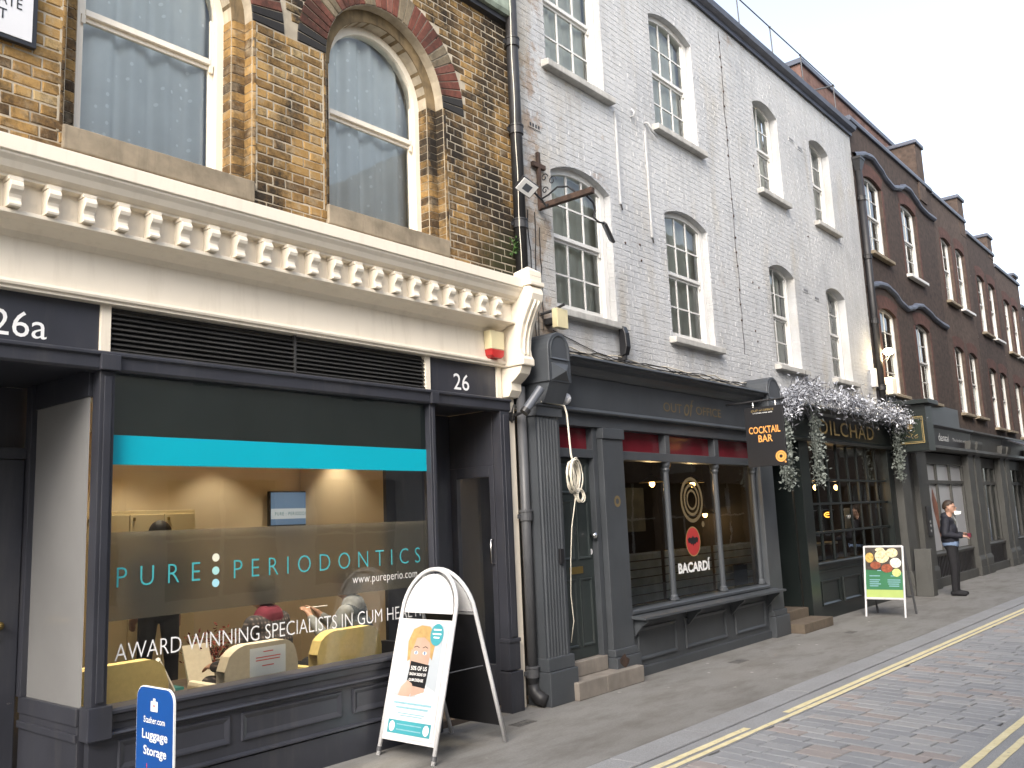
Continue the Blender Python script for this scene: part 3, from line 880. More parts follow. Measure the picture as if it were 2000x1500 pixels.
# polychrome voussoirs: black springers, red, buff, red ...
def voussoirs(op, a_from, a_to):
    n = 34; r = random.Random(int(op.xc * 100)); ri, ro = op.w + .002, ring_out
    for k in range(n):
        a0 = PI * k / n; a1 = PI * (k + 1) / n
        am = (a0 + a1) / 2
        if not (a_from <= am <= a_to): continue
        g = .004 / .8
        q = min(k, n - 1 - k)
        mat = 'black_brick' if q in (0, 1) else 'red_brick' if q < 6 else 'buff_brick' if q < 8 else 'red_brick' if q < 13 else 'buff_brick' if q < 15 else 'red_brick'
        m = MB(); p0, p1 = YW - .007, YW + .11
        def P(rr, a, y): return (op.xc - rr * math.cos(a), y, 5.555 + rr * math.sin(a))
        c = .006
        vs = [P(ri, a0 + g, p1), P(ro, a0 + g, p1), P(ro, a1 - g, p1), P(ri, a1 - g, p1), P(ri, a0 + g, p0 + c), P(ro, a0 + g, p0 + c), P(ro, a1 - g, p0 + c), P(ri, a1 - g, p0 + c),
              P(ri + c, a0 + 2 * g, p0), P(ro - c, a0 + 2 * g, p0), P(ro - c, a1 - 2 * g, p0), P(ri + c, a1 - 2 * g, p0)]
        fs = [(8, 9, 10, 11)]
        for i in range(4):
            j = (i + 1) % 4; fs += [(4 + i, 4 + j, 8 + j, 8 + i), (i, j, 4 + j, 4 + i)]
        m.add(vs, fs); o = m.build('voussoir', mat, b26); o.color = (r.random() * .8 + .1, 0, 0, 1)
voussoirs(opA, PI * .3, PI); voussoirs(opB, 0, PI)
# rendered inner ring and stacked bullnose jamb bricks
for op, ip in ((opA, inA), (opB, inB)):
    m = MB(); ao = Opening(op.x0, op.x1, 4.25, 5.555, op.w).arc(20); ai = Opening(ip.x0, ip.x1, 4.25, 5.555, ip.w).arc(20)
    y0, y1 = YW + .100, YW + .24
    m.ring([(x, y0, z) for x, z in ao], [(x, y0, z) for x, z in ai]); m.ring([(x, y0, z) for x, z in ai], [(x, y1, z) for x, z in ai])
    m.build('arch_ring', 'render_ring', b26, fix=False)
    r = random.Random(int(op.xc * 77))
    for side in (0, 1):
        xa, xb = (ip.x0, op.x0) if side == 0 else (ip.x1, op.x1); sg = 1 if side else -1; e = .0045
        m = MB(); m.prism([(xb - sg * .003, YW + .238), (xb - sg * .003, YW + .098 + e), (xa + sg * .035, YW + .098 + e), (xa + sg * (.010 + e), YW + .108 + e), (xa + sg * e, YW + .135), (xa + sg * e, YW + .238)], 4.2, 5.56, 'z')
        m.prism([(xb + sg * e, YW + .097), (xb + sg * e, YW + .022), (xb + sg * .012, YW + .002 + e), (xb + sg * .030, YW - .008 + e), (xb + sg * .044, YW - .008 + e), (xb + sg * .044, YW + .097)], 4.2, 5.53, 'z')
        m.build('jamb_mortar', 'stock_mortar', b26)
    for side in (0, 1):
        for i in range(18):
            za = 4.25 + i * .0725 + .004; zb = za + .0645
            xa, xb = (ip.x0, op.x0) if side == 0 else (ip.x1, op.x1)     # inner edge, outer edge
            sg = 1 if side else -1
            rr = .035
            prof = [(xb - sg * .003, YW + .24), (xb - sg * .003, YW + .098)]
            for k in range(5):
                a = PI / 2 * k / 4
                prof.append((xa - sg * .004 + sg * (rr - rr * math.sin(a)), YW + .098 + rr - rr * math.cos(a)))
            prof.append((xa - sg * .004, YW + .236))
            m = MB(); m.prism(prof, za, zb, 'z'); o = m.build('jamb_brick', 'stock', b26)
            o.color = (r.random() * .6, 0, 0, 1)
            # rounded edge of the outer order
            prof = [(xb + sg * .06, YW + .01)]
            m = MB(); rr = .03
            pr = [(xb - sg * .004, YW + .096), (xb - sg * .004, YW + .022)] + [(xb - sg * .004 + sg * (rr - rr * math.cos(PI / 2 * k / 4)), YW + .022 - rr * math.sin(PI / 2 * k / 4)) for k in range(1, 5)] + [(xb + sg * .045, YW + .10)]
            m.prism(pr, za, zb, 'z'); o = m.build('edge_brick', 'stock', b26); o.color = (r.random() * .62 + .05, 0, 0, 1)
for ip, sd in ((inA, 3), (inB, 5)):
    sash(b26, Opening(ip.x0 - .02, ip.x1 + .02, 4.26, 5.555, ip.w + .02), YW + .215, 1, 1, fw=.085, mat='cream', curtain='net', bars=False, seed=sd, sillz=4.26, sill_h=.17, sill_y=YW - .03, yw=YW)
# stone string band above, green with algae
MAT['algae'] = plain('algae_stone', (.20, .235, .19), .9, .4, 8, bmp=.5, bscale=60, dirt=.7)
m = MB(); m.prism([(YW + .1, 6.86), (YW - .10, 6.86), (YW - .12, 6.90), (YW - .12, 7.2), (YW + .1, 7.2)], -1, 6.70, 'x'); m.build('string_band', 'algae', b26)
m = MB(); m.prism([(YW + .1, 6.76), (YW - .06, 6.80), (YW - .06, 6.858), (YW + .1, 6.858)], -1, 6.70, 'x'); m.build('drip_mould', 'iron_black', b26)

# ---- cornice with scrolled brackets
CX0, CX1 = .2, 6.30
prof = [(5.46, 3.935), (5.085, 3.935), (5.085, 3.845), (5.10, 3.84), (5.10, 3.828), (5.125, 3.80), (5.145, 3.765), (5.175, 3.745), (5.19, 3.742), (5.19, 3.725), (5.245, 3.72),
        (5.245, 3.548), (5.20, 3.545), (5.20, 3.520), (5.28, 3.512), (5.36, 3.475), (5.385, 3.44), (5.46, 3.44)]
m = MB(); m.prism(prof, CX0, CX1, 'x'); corn = m.build('cornice', 'cream', b26, bevel=.004)
m = MB(); m.prism([(5.40, 3.445), (5.385, 3.445), (5.37, 3.185), (5.345, 3.18), (5.34, 3.165), (5.345, 3.15), (5.36, 3.148), (5.36, 3.128), (5.46, 3.128), (5.46, 3.445)], CX0, CX1 + .06, 'x'); m.build('fascia', 'cream', b26, bevel=.003)
def bracket(x):
    top, bot = 3.700, 3.552
    pr = [(5.247, top), (5.155, top), (5.143, top - .014), (5.138, top - .034), (5.145, top - .054), (5.158, top - .066), (5.168, top - .078), (5.174, top - .096), (5.172, top - .114), (5.162, bot + .014), (5.166, bot), (5.247, bot)]
    m = MB(); m.prism(pr, x - .035, x + .035, 'x'); o = m.build('bracket', 'cream', b26, bevel=.003)
    m = MB(); m.box(x - .040, x + .040, 5.160, 5.247, top + .001, top + .026); m.build('bracket_cap', 'cream', o, bevel=.003)
for i in range(26): bracket(.84 + i * .2075)

# ---- scroll console closing the cornice
cp = [(5.46, 3.86), (5.02, 3.86), (4.995, 3.83), (4.985, 3.78), (5.0, 3.72), (5.06, 3.62), (5.12, 3.50), (5.155, 3.38), (5.165, 3.28), (5.155, 3.22), (5.13, 3.18), (5.13, 3.12), (5.46, 3.12)]
m = MB(); m.prism(cp, 6.302, 6.48, 'x'); con = m.build('console', 'cream', b26, bevel=.012)
for fx in (6.345, 6.40):
    m = MB(); pts = [(fx + .018, y - .006, z) for y, z in cp[4:10]]; m.tube(pts, .012, 6); m.build('console_flute', 'cream', con, smooth=True)
m = MB(); m.box(6.29, 6.50, 4.985, 5.46, 3.862, 3.905); m.box(6.30, 6.49, 5.01, 5.46, 3.905, 3.96)
cx, cy = 6.395, 5.08
m.add([(6.30, 5.01, 3.96), (6.49, 5.01, 3.96), (6.49, 5.20, 3.96), (6.30, 5.20, 3.96), (6.30, 5.01, 4.01), (6.49, 5.01, 4.01), (6.49, 5.20, 4.01), (6.30, 5.20, 4.01), (6.395, 5.10, 4.075)],
      [(0, 1, 5, 4), (1, 2, 6, 5), (2, 3, 7, 6), (3, 0, 4, 7), (4, 5, 8), (5, 6, 8), (6, 7, 8), (7, 4, 8)])
m.build('console_cap', 'cream', con, bevel=.006)
m = MB(); m.prism([(5.46, 3.118), (5.16, 3.118), (5.19, 3.05), (5.25, 3.0), (5.30, 2.97), (5.30, 2.90), (5.34, 2.84), (5.46, 2.84)], 6.32, 6.47, 'x'); m.build('console_foot', 'cream', con, bevel=.006)
m = MB(); m.box(6.352, 6.46, 5.395, 5.46, 0, 2.84); m.build('pilaster_strip', 'cream', b26, bevel=.004)

# ---- number boards, louvre, lintel
m = MB(); m.box(.2, 2.488, 5.425, 5.46, 2.825, 3.128); nb = m.build('number_board', 'charcoal', b26)
text('26a', (1.872, 2.178, 2.862, 3.016), 'y', 5.423, 'white_print', nb, spacing=1.0, split=True)
m = MB(); m.box(5.362, 6.238, 5.425, 5.46, 2.825, 3.128); nb = m.build('number_board', 'charcoal', b26)
text('26', (5.665, 5.868, 2.866, 3.016), 'y', 5.423, 'white_print', nb, weight=.004, split=True)
for xa, xb in ((2.490, 2.556), (5.302, 5.360), (6.240, 6.302)):
    m = MB(); m.box(xa, xb, 5.405, 5.46, 2.822, 3.128); m.build('divider', 'cream', b26, bevel=.003)
m = MB(); m.box(2.556, 5.302, 5.455, 5.47, 2.825, 3.128); m.box(3.945, 3.965, 5.415, 5.454, 2.825, 3.128); m.box(2.557, 5.301, 5.412, 5.454, 2.823, 2.842); lv = m.build('louvre', 'louvre', b26)
for i in range(8):
    z = 2.850 + i * .033
    for xa, xb in ((2.560, 3.944), (3.966, 5.299)):
        m = MB(); m.prism([(5.412, z), (5.418, z - .004), (5.452, z + .024), (5.446, z + .028)], xa, xb, 'x'); m.build('slat', 'louvre', lv)
m = MB(); m.prism([(5.46, 2.82), (5.335, 2.82), (5.325, 2.812), (5.325, 2.795), (5.345, 2.785), (5.345, 2.715), (5.36, 2.70), (5.46, 2.70)], .2, 6.345, 'x'); m.build('lintel', 'charcoal', b26, bevel=.003)
for xa, xb in ((2.462, 2.585), (5.285, 5.375)):
    m = MB(); m.box(xa, xb, 5.318, 5.40, 2.702, 2.80); m.build('lintel_block', 'charcoal', b26, bevel=.004)

# ---- posts and stall riser
def post(xa, xb, ya_, yb_, z0, z1, name='post'):
    m = MB(); m.box(xa, xb, ya_, yb_, z0, z1); w = xb - xa
    m.box(xa + w * .25, xb - w * .25, ya_ - .012, ya_ - .0005, z0 + .03, z1 - .03)
    return m.build(name, 'charcoal', b26, bevel=.004)
post(2.478, 2.572, 5.365, 5.46, .70, 2.70); post(5.298, 5.364, 5.365, 5.46, .70, 2.70)
post(6.205, 6.335, 5.355, 5.46, .62, 2.70)
m = MB(); m.box(6.19, 6.345, 5.345, 5.46, .36, .62); m.box(6.185, 6.35, 5.335, 5.46, .60, .635); m.box(6.175, 6.352, 5.325, 5.46, 0, .35); m.build('post_base', 'charcoal', b26, bevel=.006)
for xa, xb in ((2.455, 2.60), (5.28, 5.385)):
    m = MB(); m.box(xa, xb, 5.345, 5.46, .52, .71); m.build('post_foot', 'charcoal', b26, bevel=.005)
m = MB(); m.box(2.49, 5.36, 5.40, 5.46, 0, .60); riser = m.build('stall_riser', 'charcoal', b26)
m = MB(); m.prism([(5.46, .70), (5.37, .685), (5.355, .672), (5.355, .655), (5.375, .645), (5.385, .60), (5.46, .60)], 2.572, 5.30, 'x'); m.build('window_sill', 'charcoal', riser, bevel=.003)
m = MB(); m.prism([(5.40, .555), (5.37, .550), (5.362, .538), (5.37, .528), (5.392, .520), (5.40, .52)], 2.47, 5.37, 'x'); m.build('moulding', 'charcoal', riser, bevel=.002)
m = MB(); m.prism([(5.40, .245), (5.375, .235), (5.372, .222), (5.40, .21)], 2.47, 5.37, 'x'); m.build('moulding', 'charcoal', riser, bevel=.002)
m = MB(); m.box(2.47, 5.37, 5.384, 5.3995, 0, .209); m.build('skirting', 'charcoal', riser)
for xa, xb in ((2.66, 3.41), (3.495, 4.335), (4.44, 5.26)):
    m = MB(); za, zb = .315, .495; y0 = 5.3995
    o1 = [(xa, za), (xb, za), (xb, zb), (xa, zb)]
    def off(d, y): return [(xa + d, y, za + d), (xb - d, y, za + d), (xb - d, y, zb - d), (xa + d, y, zb - d)]
    lv_ = [off(0, y0), off(.006, y0 - .016), off(.018, y0 - .014), off(.042, y0 + .0005 - .004)]
    for a, b in zip(lv_, lv_[1:]):
        m.add(a + b, [(i, (i + 1) % 4, 4 + (i + 1) % 4, 4 + i) for i in range(4)])
    m.add(lv_[-1], [(0, 1, 2, 3)])
    m.build('panel', 'charcoal', riser, fix=True)

# ---- the big shop window with its films and lettering
gy = 5.425
m = MB(); m.add([(2.572, gy, .70), (5.298, gy, .70), (5.298, gy, 2.70), (2.572, gy, 2.70)], [(0, 1, 2, 3)])
sw = m.build('shop_window', 'shop_glass', b26, fix=False)
def film(name, x0, x1, z0, z1, mat, y=gy + .004):
    m = MB(); m.add([(x0, y, z0), (x1, y, z0), (x1, y, z1), (x0, y, z1)], [(0, 1, 2, 3)]); return m.build(name, mat, sw, fix=False)
film('grey_film', 2.572, 5.298, 2.315, 2.70, 'grey_film'); film('turquoise_band', 2.572, 5.298, 2.130, 2.314, 'turquoise', gy - .003)
m = MB(); m.box(2.574, 5.296, gy + .004, gy + .008, 1.182, 1.715); m.build('frosted_band', 'frosted', sw)
yt = gy - .004
text('PURE', (2.640, 3.198, 1.380, 1.500), 'y', yt, 'teal_print', sw, spacing=1.9, weight=-.012, split=True)
text('PERIODONTICS', (3.449, 5.195, 1.375, 1.498), 'y', yt, 'teal_print', sw, spacing=1.7, weight=-.014, split=True)
for z, mt in ((1.523, 'ivory_print'), (1.437, 'mint_print'), (1.356, 'cyan_print')):
    m = MB(); m.add([(3.312 + .027 * math.cos(2 * PI * k / 20), yt, z + .027 * math.sin(2 * PI * k / 20)) for k in range(20)], [tuple(range(20))]); m.build('logo_dot', mt, sw, fix=False)
text('www.pureperio.com', (4.477, 5.155, 1.238, 1.318), 'y', yt, 'white_print', sw, spacing=1.05, weight=-.010)
text('AWARD WINNING SPECIALISTS IN GUM HEALTH', (2.640, 5.24, .945, 1.045), 'y', yt, 'white_print', sw, spacing=1.0, weight=-.010, split=True)
# notice taped inside
no = film('notice', 3.583, 3.874, .704, .892, 'white_print', gy + .008)
for z, a, b in ((.858, 3.69, 3.77), (.822, 3.63, 3.83), (.803, 3.63, 3.825), (.765, 3.68, 3.775)):
    m = MB(); m.add([(a, gy + .0065, z), (b, gy + .0065, z), (b, gy + .0065, z + .007), (a, gy + .0065, z + .007)], [(0, 1, 2, 3)]); m.build('notice_line', 'red_print', no, fix=False)

# ---- recessed entrance of 26a at the left
m = MB(); m.box(2.450, 2.505, 5.465, 6.30, 0, .60); m.box(2.440, 2.51, 5.465, 6.30, .60, .70); m.box(2.435, 2.452, 5.465, 6.30, .51, .555); m.box(2.43, 2.50, 6.24, 6.33, .70, 2.72); m.box(2.455, 2.505, 5.465, 6.24, 2.55, 2.72)
m.box(2.440, 2.4495, 5.465, 6.30, 0, .21); m.build('lobby_side', 'charcoal', b26, bevel=.004)
MAT['film_side'] = plain('pale_grey_film', (.20, .20, .20), .15, .08, 1.5, bmp=0)
m = MB(); m.add([(2.468, 5.465, .70), (2.468, 6.24, .70), (2.468, 6.24, 2.55), (2.468, 5.465, 2.55)], [(0, 1, 2, 3)]); m.build('side_glass', 'film_side', b26, fix=False)
m = MB(); m.box(.2, 2.505, 6.42, 6.46, 0, 2.72); m.box(.2, 2.505, 5.47, 6.42, 2.722, 2.80); m.build('lobby_back', 'charcoal', b26)
m = MB(); m.box(2.16, 2.425, 6.30, 6.345, .03, 2.22); m.box(1.45, 1.70, 6.30, 6.345, .03, 2.22); m.box(1.70, 2.16, 6.30, 6.345, .03, .52); m.box(1.70, 2.16, 6.30, 6.345, 2.10, 2.22); m.box(1.4, 2.43, 6.29, 6.35, 2.225, 2.30)
dr = m.build('entrance_door', 'charcoal', b26, bevel=.004)
m = MB(); m.add([(1.70, 6.32, .52), (2.16, 6.32, .52), (2.16, 6.32, 2.10), (1.70, 6.32, 2.10)], [(0, 1, 2, 3)]); m.build('pane', 'film_side', dr, fix=False)
m = MB(); m.lathe([(.026, -.012), (.026, 0)], (2.31, 6.299, 1.155), 'y', 14); m.tube([(2.31, 6.295, 1.155), (2.31, 6.25, 1.155), (2.29, 6.245, 1.155), (2.20, 6.245, 1.135)], .009, 8); m.build('handle', 'brass', dr, smooth=True)
m = MB(); m.lathe([(.014, -.012), (.014, 0)], (2.30, 6.299, 1.07), 'y', 12); m.build('lock', 'chrome', dr)

# ---- recessed entrance of 26 at the right
m = MB(); m.box(5.37, 6.20, 6.02, 6.06, 0, 2.72); m.box(5.365, 6.20, 5.47, 6.02, 2.722, 2.80); m.box(5.305, 5.36, 5.462, 6.06, 0, .70); m.build('doorway_back', 'charcoal', b26)
m = MB(); m.box(6.21, 6.26, 5.47, 5.53, 0, 2.2); m.box(6.21, 6.26, 5.53, 5.95, 0, .40); m.box(6.21, 6.26, 5.53, 5.95, 2.10, 2.2); m.box(6.21, 6.26, 5.95, 6.06, 0, 2.2); m.box(6.21, 6.26, 5.47, 6.06, 2.2, 2.72)
dr = m.build('side_door', 'charcoal', b26, bevel=.004)
m = MB(); m.add([(6.235, 5.53, .40), (6.235, 5.95, .40), (6.235, 5.95, 2.10), (6.235, 5.53, 2.10)], [(0, 1, 2, 3)]); m.build('pane', 'shop_glass', dr, fix=False)
m = MB(); m.tube([(6.21, 5.50, 1.30), (6.17, 5.50, 1.30), (6.17, 5.50, 1.52), (6.21, 5.50, 1.52)], .009, 8); m.build('pull_handle', 'chrome', dr, smooth=True)

# ================================================================ INSIDE THE DENTAL PRACTICE
import numpy as np
MAT['room_wall'] = plain('warm_room_wall', (.60, .51, .37), .8, .05, 1.5, bmp=.05)
MAT['room_ceiling'] = plain('room_ceiling', (.75, .72, .66), .85, .03, 2, bmp=0)
MAT['room_floor'] = plain('brown_carpet', (.13, .10, .075), .95, .2, 12, bmp=.4)
MAT['cabinet'] = plain('cream_cabinet', (.68, .58, .36), .4, .04, 2, bmp=0)
MAT['chair_yellow'] = plain('yellow_wool', (.70, .55, .23), .9, .06, 30, bmp=.35, bscale=300)
MAT['chair_cream'] = plain('cream_wool', (.56, .50, .40), .9, .06, 30, bmp=.35, bscale=300)
MAT['screen_blue'] = emis('screen_blue', (.07, .12, .20), .28)
MAT['screen_pale'] = emis('screen_pale', (.28, .32, .36), .28)
MAT['table_teal'] = plain('teal_folder', (.03, .16, .16), .4, .1, 5, bmp=0)
MAT['leaf_red'] = plain('red_leaf', (.22, .035, .02), .6, .4, 30, bmp=0)
MAT['pot'] = plain('stone_pot', (.45, .40, .30), .7, .1, 5)
MAT['lamp_warm'] = emis('lit_lamp', (1.0, .52, .17), 6.0)

m = MB(); m.box(2.51, 6.20, 9.0, 9.05, .0, 2.75); m.box(6.20, 6.68, 9.0, 9.05, 0, 2.75); m.build('room_wall', 'room_wall', b26)
m = MB(); m.box(6.64, 6.68, 6.07, 9.0, 0, 2.75); m.build('room_wall', 'room_wall', b26)
m = MB(); m.box(2.506, 2.54, 6.47, 9.0, 0, 2.75); m.build('room_wall', 'room_wall', b26)
m = MB(); m.box(2.51, 6.68, 5.47, 9.0, 2.752, 2.80); m.build('room_ceiling', 'room_ceiling', b26)
m = MB(); m.box(2.51, 6.68, 5.47, 9.0, -.1, .05); m.build('room_floor', 'room_floor', b26)
for dx, dy in ((5.45, 8.55), (6.35, 8.3), (4.4, 8.4), (3.5, 7.2), (4.9, 6.7), (3.1, 6.15), (4.3, 6.2), (6.42, 6.7)):  # last three are added to brighten the chairs and the side doorway
    m = MB(); m.lathe([(.055, -.004), (.055, .004)], (dx, dy, 2.744), 'z', 14); m.build('downlight_and_fill', 'lamp_warm', b26)
    ld = bpy.data.lights.new('downlight_and_fill', 'SPOT'); ld.energy = 15; ld.color = (1.0, .84, .62); ld.spot_size = math.radians(105); ld.spot_blend = .55; ld.shadow_soft_size = .05
    lo = bpy.data.objects.new('downlight_and_fill_lamp', ld); COL.objects.link(lo); lo.parent = b26; lo.location = Vector((dx, dy, 2.73)) - ORIGIN[b26]

for dx in (2.95, 3.85, 4.75):  # added spots with glowing fittings that brighten the chair backs
    m = MB(); m.lathe([(.05, -.004), (.05, .004)], (dx, 5.56, 2.744), 'z', 14); m.build('downlight_and_fill', 'lamp_warm', b26)
    ld = bpy.data.lights.new('chair_fill', 'SPOT'); ld.energy = 50; ld.color = (1.0, .86, .66); ld.spot_size = math.radians(80); ld.spot_blend = .5; ld.shadow_soft_size = .05
    lo = bpy.data.objects.new('chair_fill_lamp', ld); COL.objects.link(lo); lo.parent = b26; lo.location = Vector((dx, 5.56, 2.73)) - ORIGIN[b26]; lo.rotation_euler = (math.radians(9), 0, 0)
cab = thing('wall_cabinet', 'tall cream cabinet with two doors against the back wall of the dental practice', 'cabinet', (4.45, 8.8, .05))
m = MB(); m.box(3.86, 5.02, 8.62, 8.98, .05, 1.94); m.build('carcass', 'cabinet', cab, bevel=.004)
for xa, xb in ((3.87, 4.30), (4.31, 4.66), (4.67, 5.01)):
    m = MB(); m.box(xa, xb, 8.60, 8.618, .12, 1.90); d = m.build('cabinet_door', 'cabinet', cab, bevel=.003)
    m = MB(); m.box(xa + .03, xa + .05, 8.585, 8.599, 1.84, 1.87); m.build('knob', 'brass', d)

tv = thing('wall_screen', 'flat screen with pale title strip on the practice wall', 'screen', (6.47, 8.95, 1.74))
m = MB(); m.box(6.13, 6.84, 8.90, 8.95, 1.735, 2.145); m.build('casing', 'dark_plastic', tv, bevel=.004)
m = MB(); m.add([(6.145, 8.898, 1.75), (6.825, 8.898, 1.75), (6.825, 8.898, 2.13), (6.145, 8.898, 2.13)], [(0, 1, 2, 3)]); m.build('picture', 'screen_blue', tv, fix=False)
m = MB(); m.add([(6.145, 8.896, 1.82), (6.825, 8.896, 1.82), (6.825, 8.896, 1.94), (6.145, 8.896, 1.94)], [(0, 1, 2, 3)]); m.build('title_strip', 'screen_pale', tv, fix=False)
text('PURE : PERIODONTICS', (6.20, 6.78, 1.86, 1.90), 'y', 8.894, 'table_teal', tv, spacing=1.3)
m = MB(); m.box(6.38, 6.60, 8.951, 8.999, 1.85, 2.05); m.build('wall_mount', 'dark_plastic', tv)

def tub_chair(xc, yb, w, mat, label):
    t = thing('tub_chair', label, 'chair', (xc, yb + .3, .05), 'tub chairs in the waiting room')
    # curved back, rounded top corners
    n = 20; a = []; z0, z1 = .30, .885; rr = .17
    out = []
    for i in range(n + 1):
        u = -1 + 2 * i / n; x = xc + u * w / 2
        edge = (1 - abs(u)) * w / 2
        zt = z1 - (rr - math.sqrt(max(0, rr * rr - (rr - min(edge, rr)) ** 2))) if edge < rr else z1
        yy = yb + .05 * u * u
        out.append((x, yy, zt))
    m = MB(); k = len(out)
    def rows(dy): return [[(x, y + dy, z0) for x, y, z in out], [(x, y + dy, z0 + (z - z0) * .6) for x, y, z in out], [(x, y + dy, z) for x, y, z in out]]
    f = rows(0); b = rows(.11)
    seq = [b[0], f[0], f[1], f[2], b[2], b[1], b[0]]
    for p, q in zip(seq, seq[1:]): m.ring(p, q)
    m.build('backrest', mat, t, smooth=False, bevel=.02)
    m = MB(); m.box(xc - w / 2 + .06, xc + w / 2 - .06, yb + .115, yb + .60, .30, .46); m.build('seat', mat, t, bevel=.03)
    for s in (-1, 1):
        m = MB(); m.box(xc + s * (w / 2 - .03) - .035, xc + s * (w / 2 - .03) + .035, yb + .13, yb + .56, .28, .62); m.build('arm', mat, t, bevel=.03)
    for sx in (-1, 1):
        for sy in (.06, .52):
            m = MB(); m.tube([(xc + sx * (w / 2 - .08), yb + sy, .30), (xc + sx * (w / 2 - .05), yb + sy, .05)], .016, 8); m.build('leg', 'dark_plastic', t)
    return t
tub_chair(2.83, 5.70, .68, 'chair_yellow', 'yellow tub chair at the shop window beside the empty door lobby')
tub_chair(3.90, 5.70, .62, 'chair_cream', 'cream tub chair behind the taped notice in the dental window')
tub_chair(4.75, 5.74, .66, 'chair_yellow', 'yellow tub chair under the person in the grey jacket')

# low table, folders and red-leaved plant
t = thing('coffee_table', 'low dark coffee table in the dental waiting room', 'table', (4.0, 7.15, .05))
m = MB(); m.box(3.45, 4.55, 6.85, 7.45, .40, .44); m.build('table_top', 'room_floor', t, bevel=.005)
for sx in (3.5, 4.5):
    for sy in (6.9, 7.4):
        m = MB(); m.box(sx - .02, sx + .02, sy - .02, sy + .02, .05, .40); m.build('leg', 'dark_plastic', t)
m = MB(); m.box(3.55, 3.95, 6.92, 7.20, .441, .462); single('folder', m, 'table_teal', 'teal folder lying on the low waiting room table', 'folder')
m = MB(); m.prism([(6.95, .442), (6.975, .442), (7.10, .76), (7.085, .765)], 4.02, 4.26, 'x'); m.cur = 0
single('brochure_stand', m, 'chair_cream', 'leaning cream brochure with green foot on the waiting room table', 'brochure')
m = MB(); m.tube([(3.36, 6.25, .80), (3.62, 6.5, .52)], .018, 6); single('magazine_roll', m, 'white_print', 'rolled white paper held low beside the yellow chair', 'paper')
pl = thing('potted_plant', 'bushy red-leaved plant in a pale pot on the waiting room table', 'plant', (4.45, 7.25, .44))
m = MB(); m.lathe([(.06, .442), (.09, .60), (.095, .60)], (4.45, 7.25, 0), 'z', 14); m.build('pot', 'pot', pl, smooth=True)
r = random.Random(4); m = MB()
for i in range(260):
    a = r.uniform(0, 2 * PI); rad = r.uniform(.0, .24) ** .8; z = .62 + r.uniform(0, .26) - rad * .25
    c = Vector((4.45 + rad * math.cos(a), 7.25 + rad * math.sin(a), z)); d = Vector((r.uniform(-1, 1), r.uniform(-1, 1), r.uniform(-.3, .8))).normalized() * r.uniform(.03, .06)
    w = d.cross(Vector((r.uniform(-1, 1), r.uniform(-1, 1), r.uniform(-1, 1)))).normalized() * .010
    m.add([c, c + d * .5 + w, c + d, c + d * .5 - w], [(0, 1, 2, 3)])
stuff(m.build('foliage', 'leaf_red', pl, fix=False))
m = MB()
for i in range(9):
    a = i * .7; m.tube([(4.45, 7.25, .58), (4.45 + .10 * math.cos(a), 7.25 + .1 * math.sin(a), .70)], .004, 5)
m.build('stems', 'wire', pl)

# ---------------------------------------------------------------- people
MAT['skin'] = plain('skin', (.40, .235, .17), .55, .1, 20, bmp=.05)
MAT['hair_dark'] = plain('dark_hair', (.018, .014, .012), .6, .3, 60, bmp=.5, bscale=200)
MAT['hair_brown'] = plain('brown_hair', (.035, .022, .015), .6, .3, 60, bmp=.5, bscale=200)
MAT['navy'] = plain('navy_jacket', (.009, .010, .018), .75, .25, 18, bmp=.5, bscale=60)
MAT['black_cloth'] = plain('black_cloth', (.010, .010, .013), .85, .2, 18, bmp=.4, bscale=80)
MAT['denim'] = plain('pale_blue_shirt', (.17, .24, .38), .85, .15, 18, bmp=.3, bscale=80)
MAT['maroon'] = plain('maroon_hood', (.13, .012, .030), .9, .2, 20, bmp=.4, bscale=90)
MAT['grey_jacket'] = plain('grey_jacket', (.22, .23, .24), .85, .2, 16, bmp=.4, bscale=70)
MAT['slate_jacket'] = plain('slate_gilet', (.040, .052, .066), .85, .2, 16, bmp=.4, bscale=70)
def plaid():
    m, nt, bs, out = new_mat('dark_plaid')
    p = posn(nt); w1 = nt.nodes.new('ShaderNodeTexWave'); w1.inputs['Scale'].default_value = 9; w1.bands_direction = 'X'
    w2 = nt.nodes.new('ShaderNodeTexWave'); w2.inputs['Scale'].default_value = 9; w2.bands_direction = 'Z'
    nt.links.new(p, w1.inputs[0]); nt.links.new(p, w2.inputs[0])
    f = math_n(nt, 'MULTIPLY', math_n(nt, 'ADD', w1.outputs[1], w2.outputs[1]), .5)
    c = ramp(nt, f, [(.3, (.022, .020, .024)), (.75, (.05, .04, .042)), (.95, (.16, .13, .12))])
    nt.links.new(c, bs.inputs['Base Color']); bs.inputs['Roughness'].default_value = .9
    return m
MAT['plaid'] = plaid()

def capsule(mb, p, q, r1, r2, n=12):
    p, q = Vector(p), Vector(q); ax = q - p; L = ax.length
    ax = ax / L if L > 1e-6 else Vector((0, 0, 1))
    u = ax.orthogonal().normalized(); w = ax.cross(u); vs = []; prof = []
    for i in range(5):
        a = PI / 2 * (i + .15) / 5; prof.append((-math.cos(a) * r1, math.sin(a) * r1))
    prof += [(0, r1), (L, r2)]
    for i in range(5):
        a = PI / 2 * (i + 1) / 5.15; prof.append((L + math.sin(a) * r2, math.cos(a) * r2))
    for h, rr in prof:
        for k in range(n):
            a = 2 * PI * k / n; vs.append(p + ax * h + (u * math.cos(a) + w * math.sin(a)) * rr)
    fs = [(i * n + k, i * n + (k + 1) % n, (i + 1) * n + (k + 1) % n, (i + 1) * n + k) for i in range(len(prof) - 1) for k in range(n)]
    fs += [tuple(range(n))[::-1], tuple(range((len(prof) - 1) * n, len(prof) * n))]
    mb.add(vs, fs)

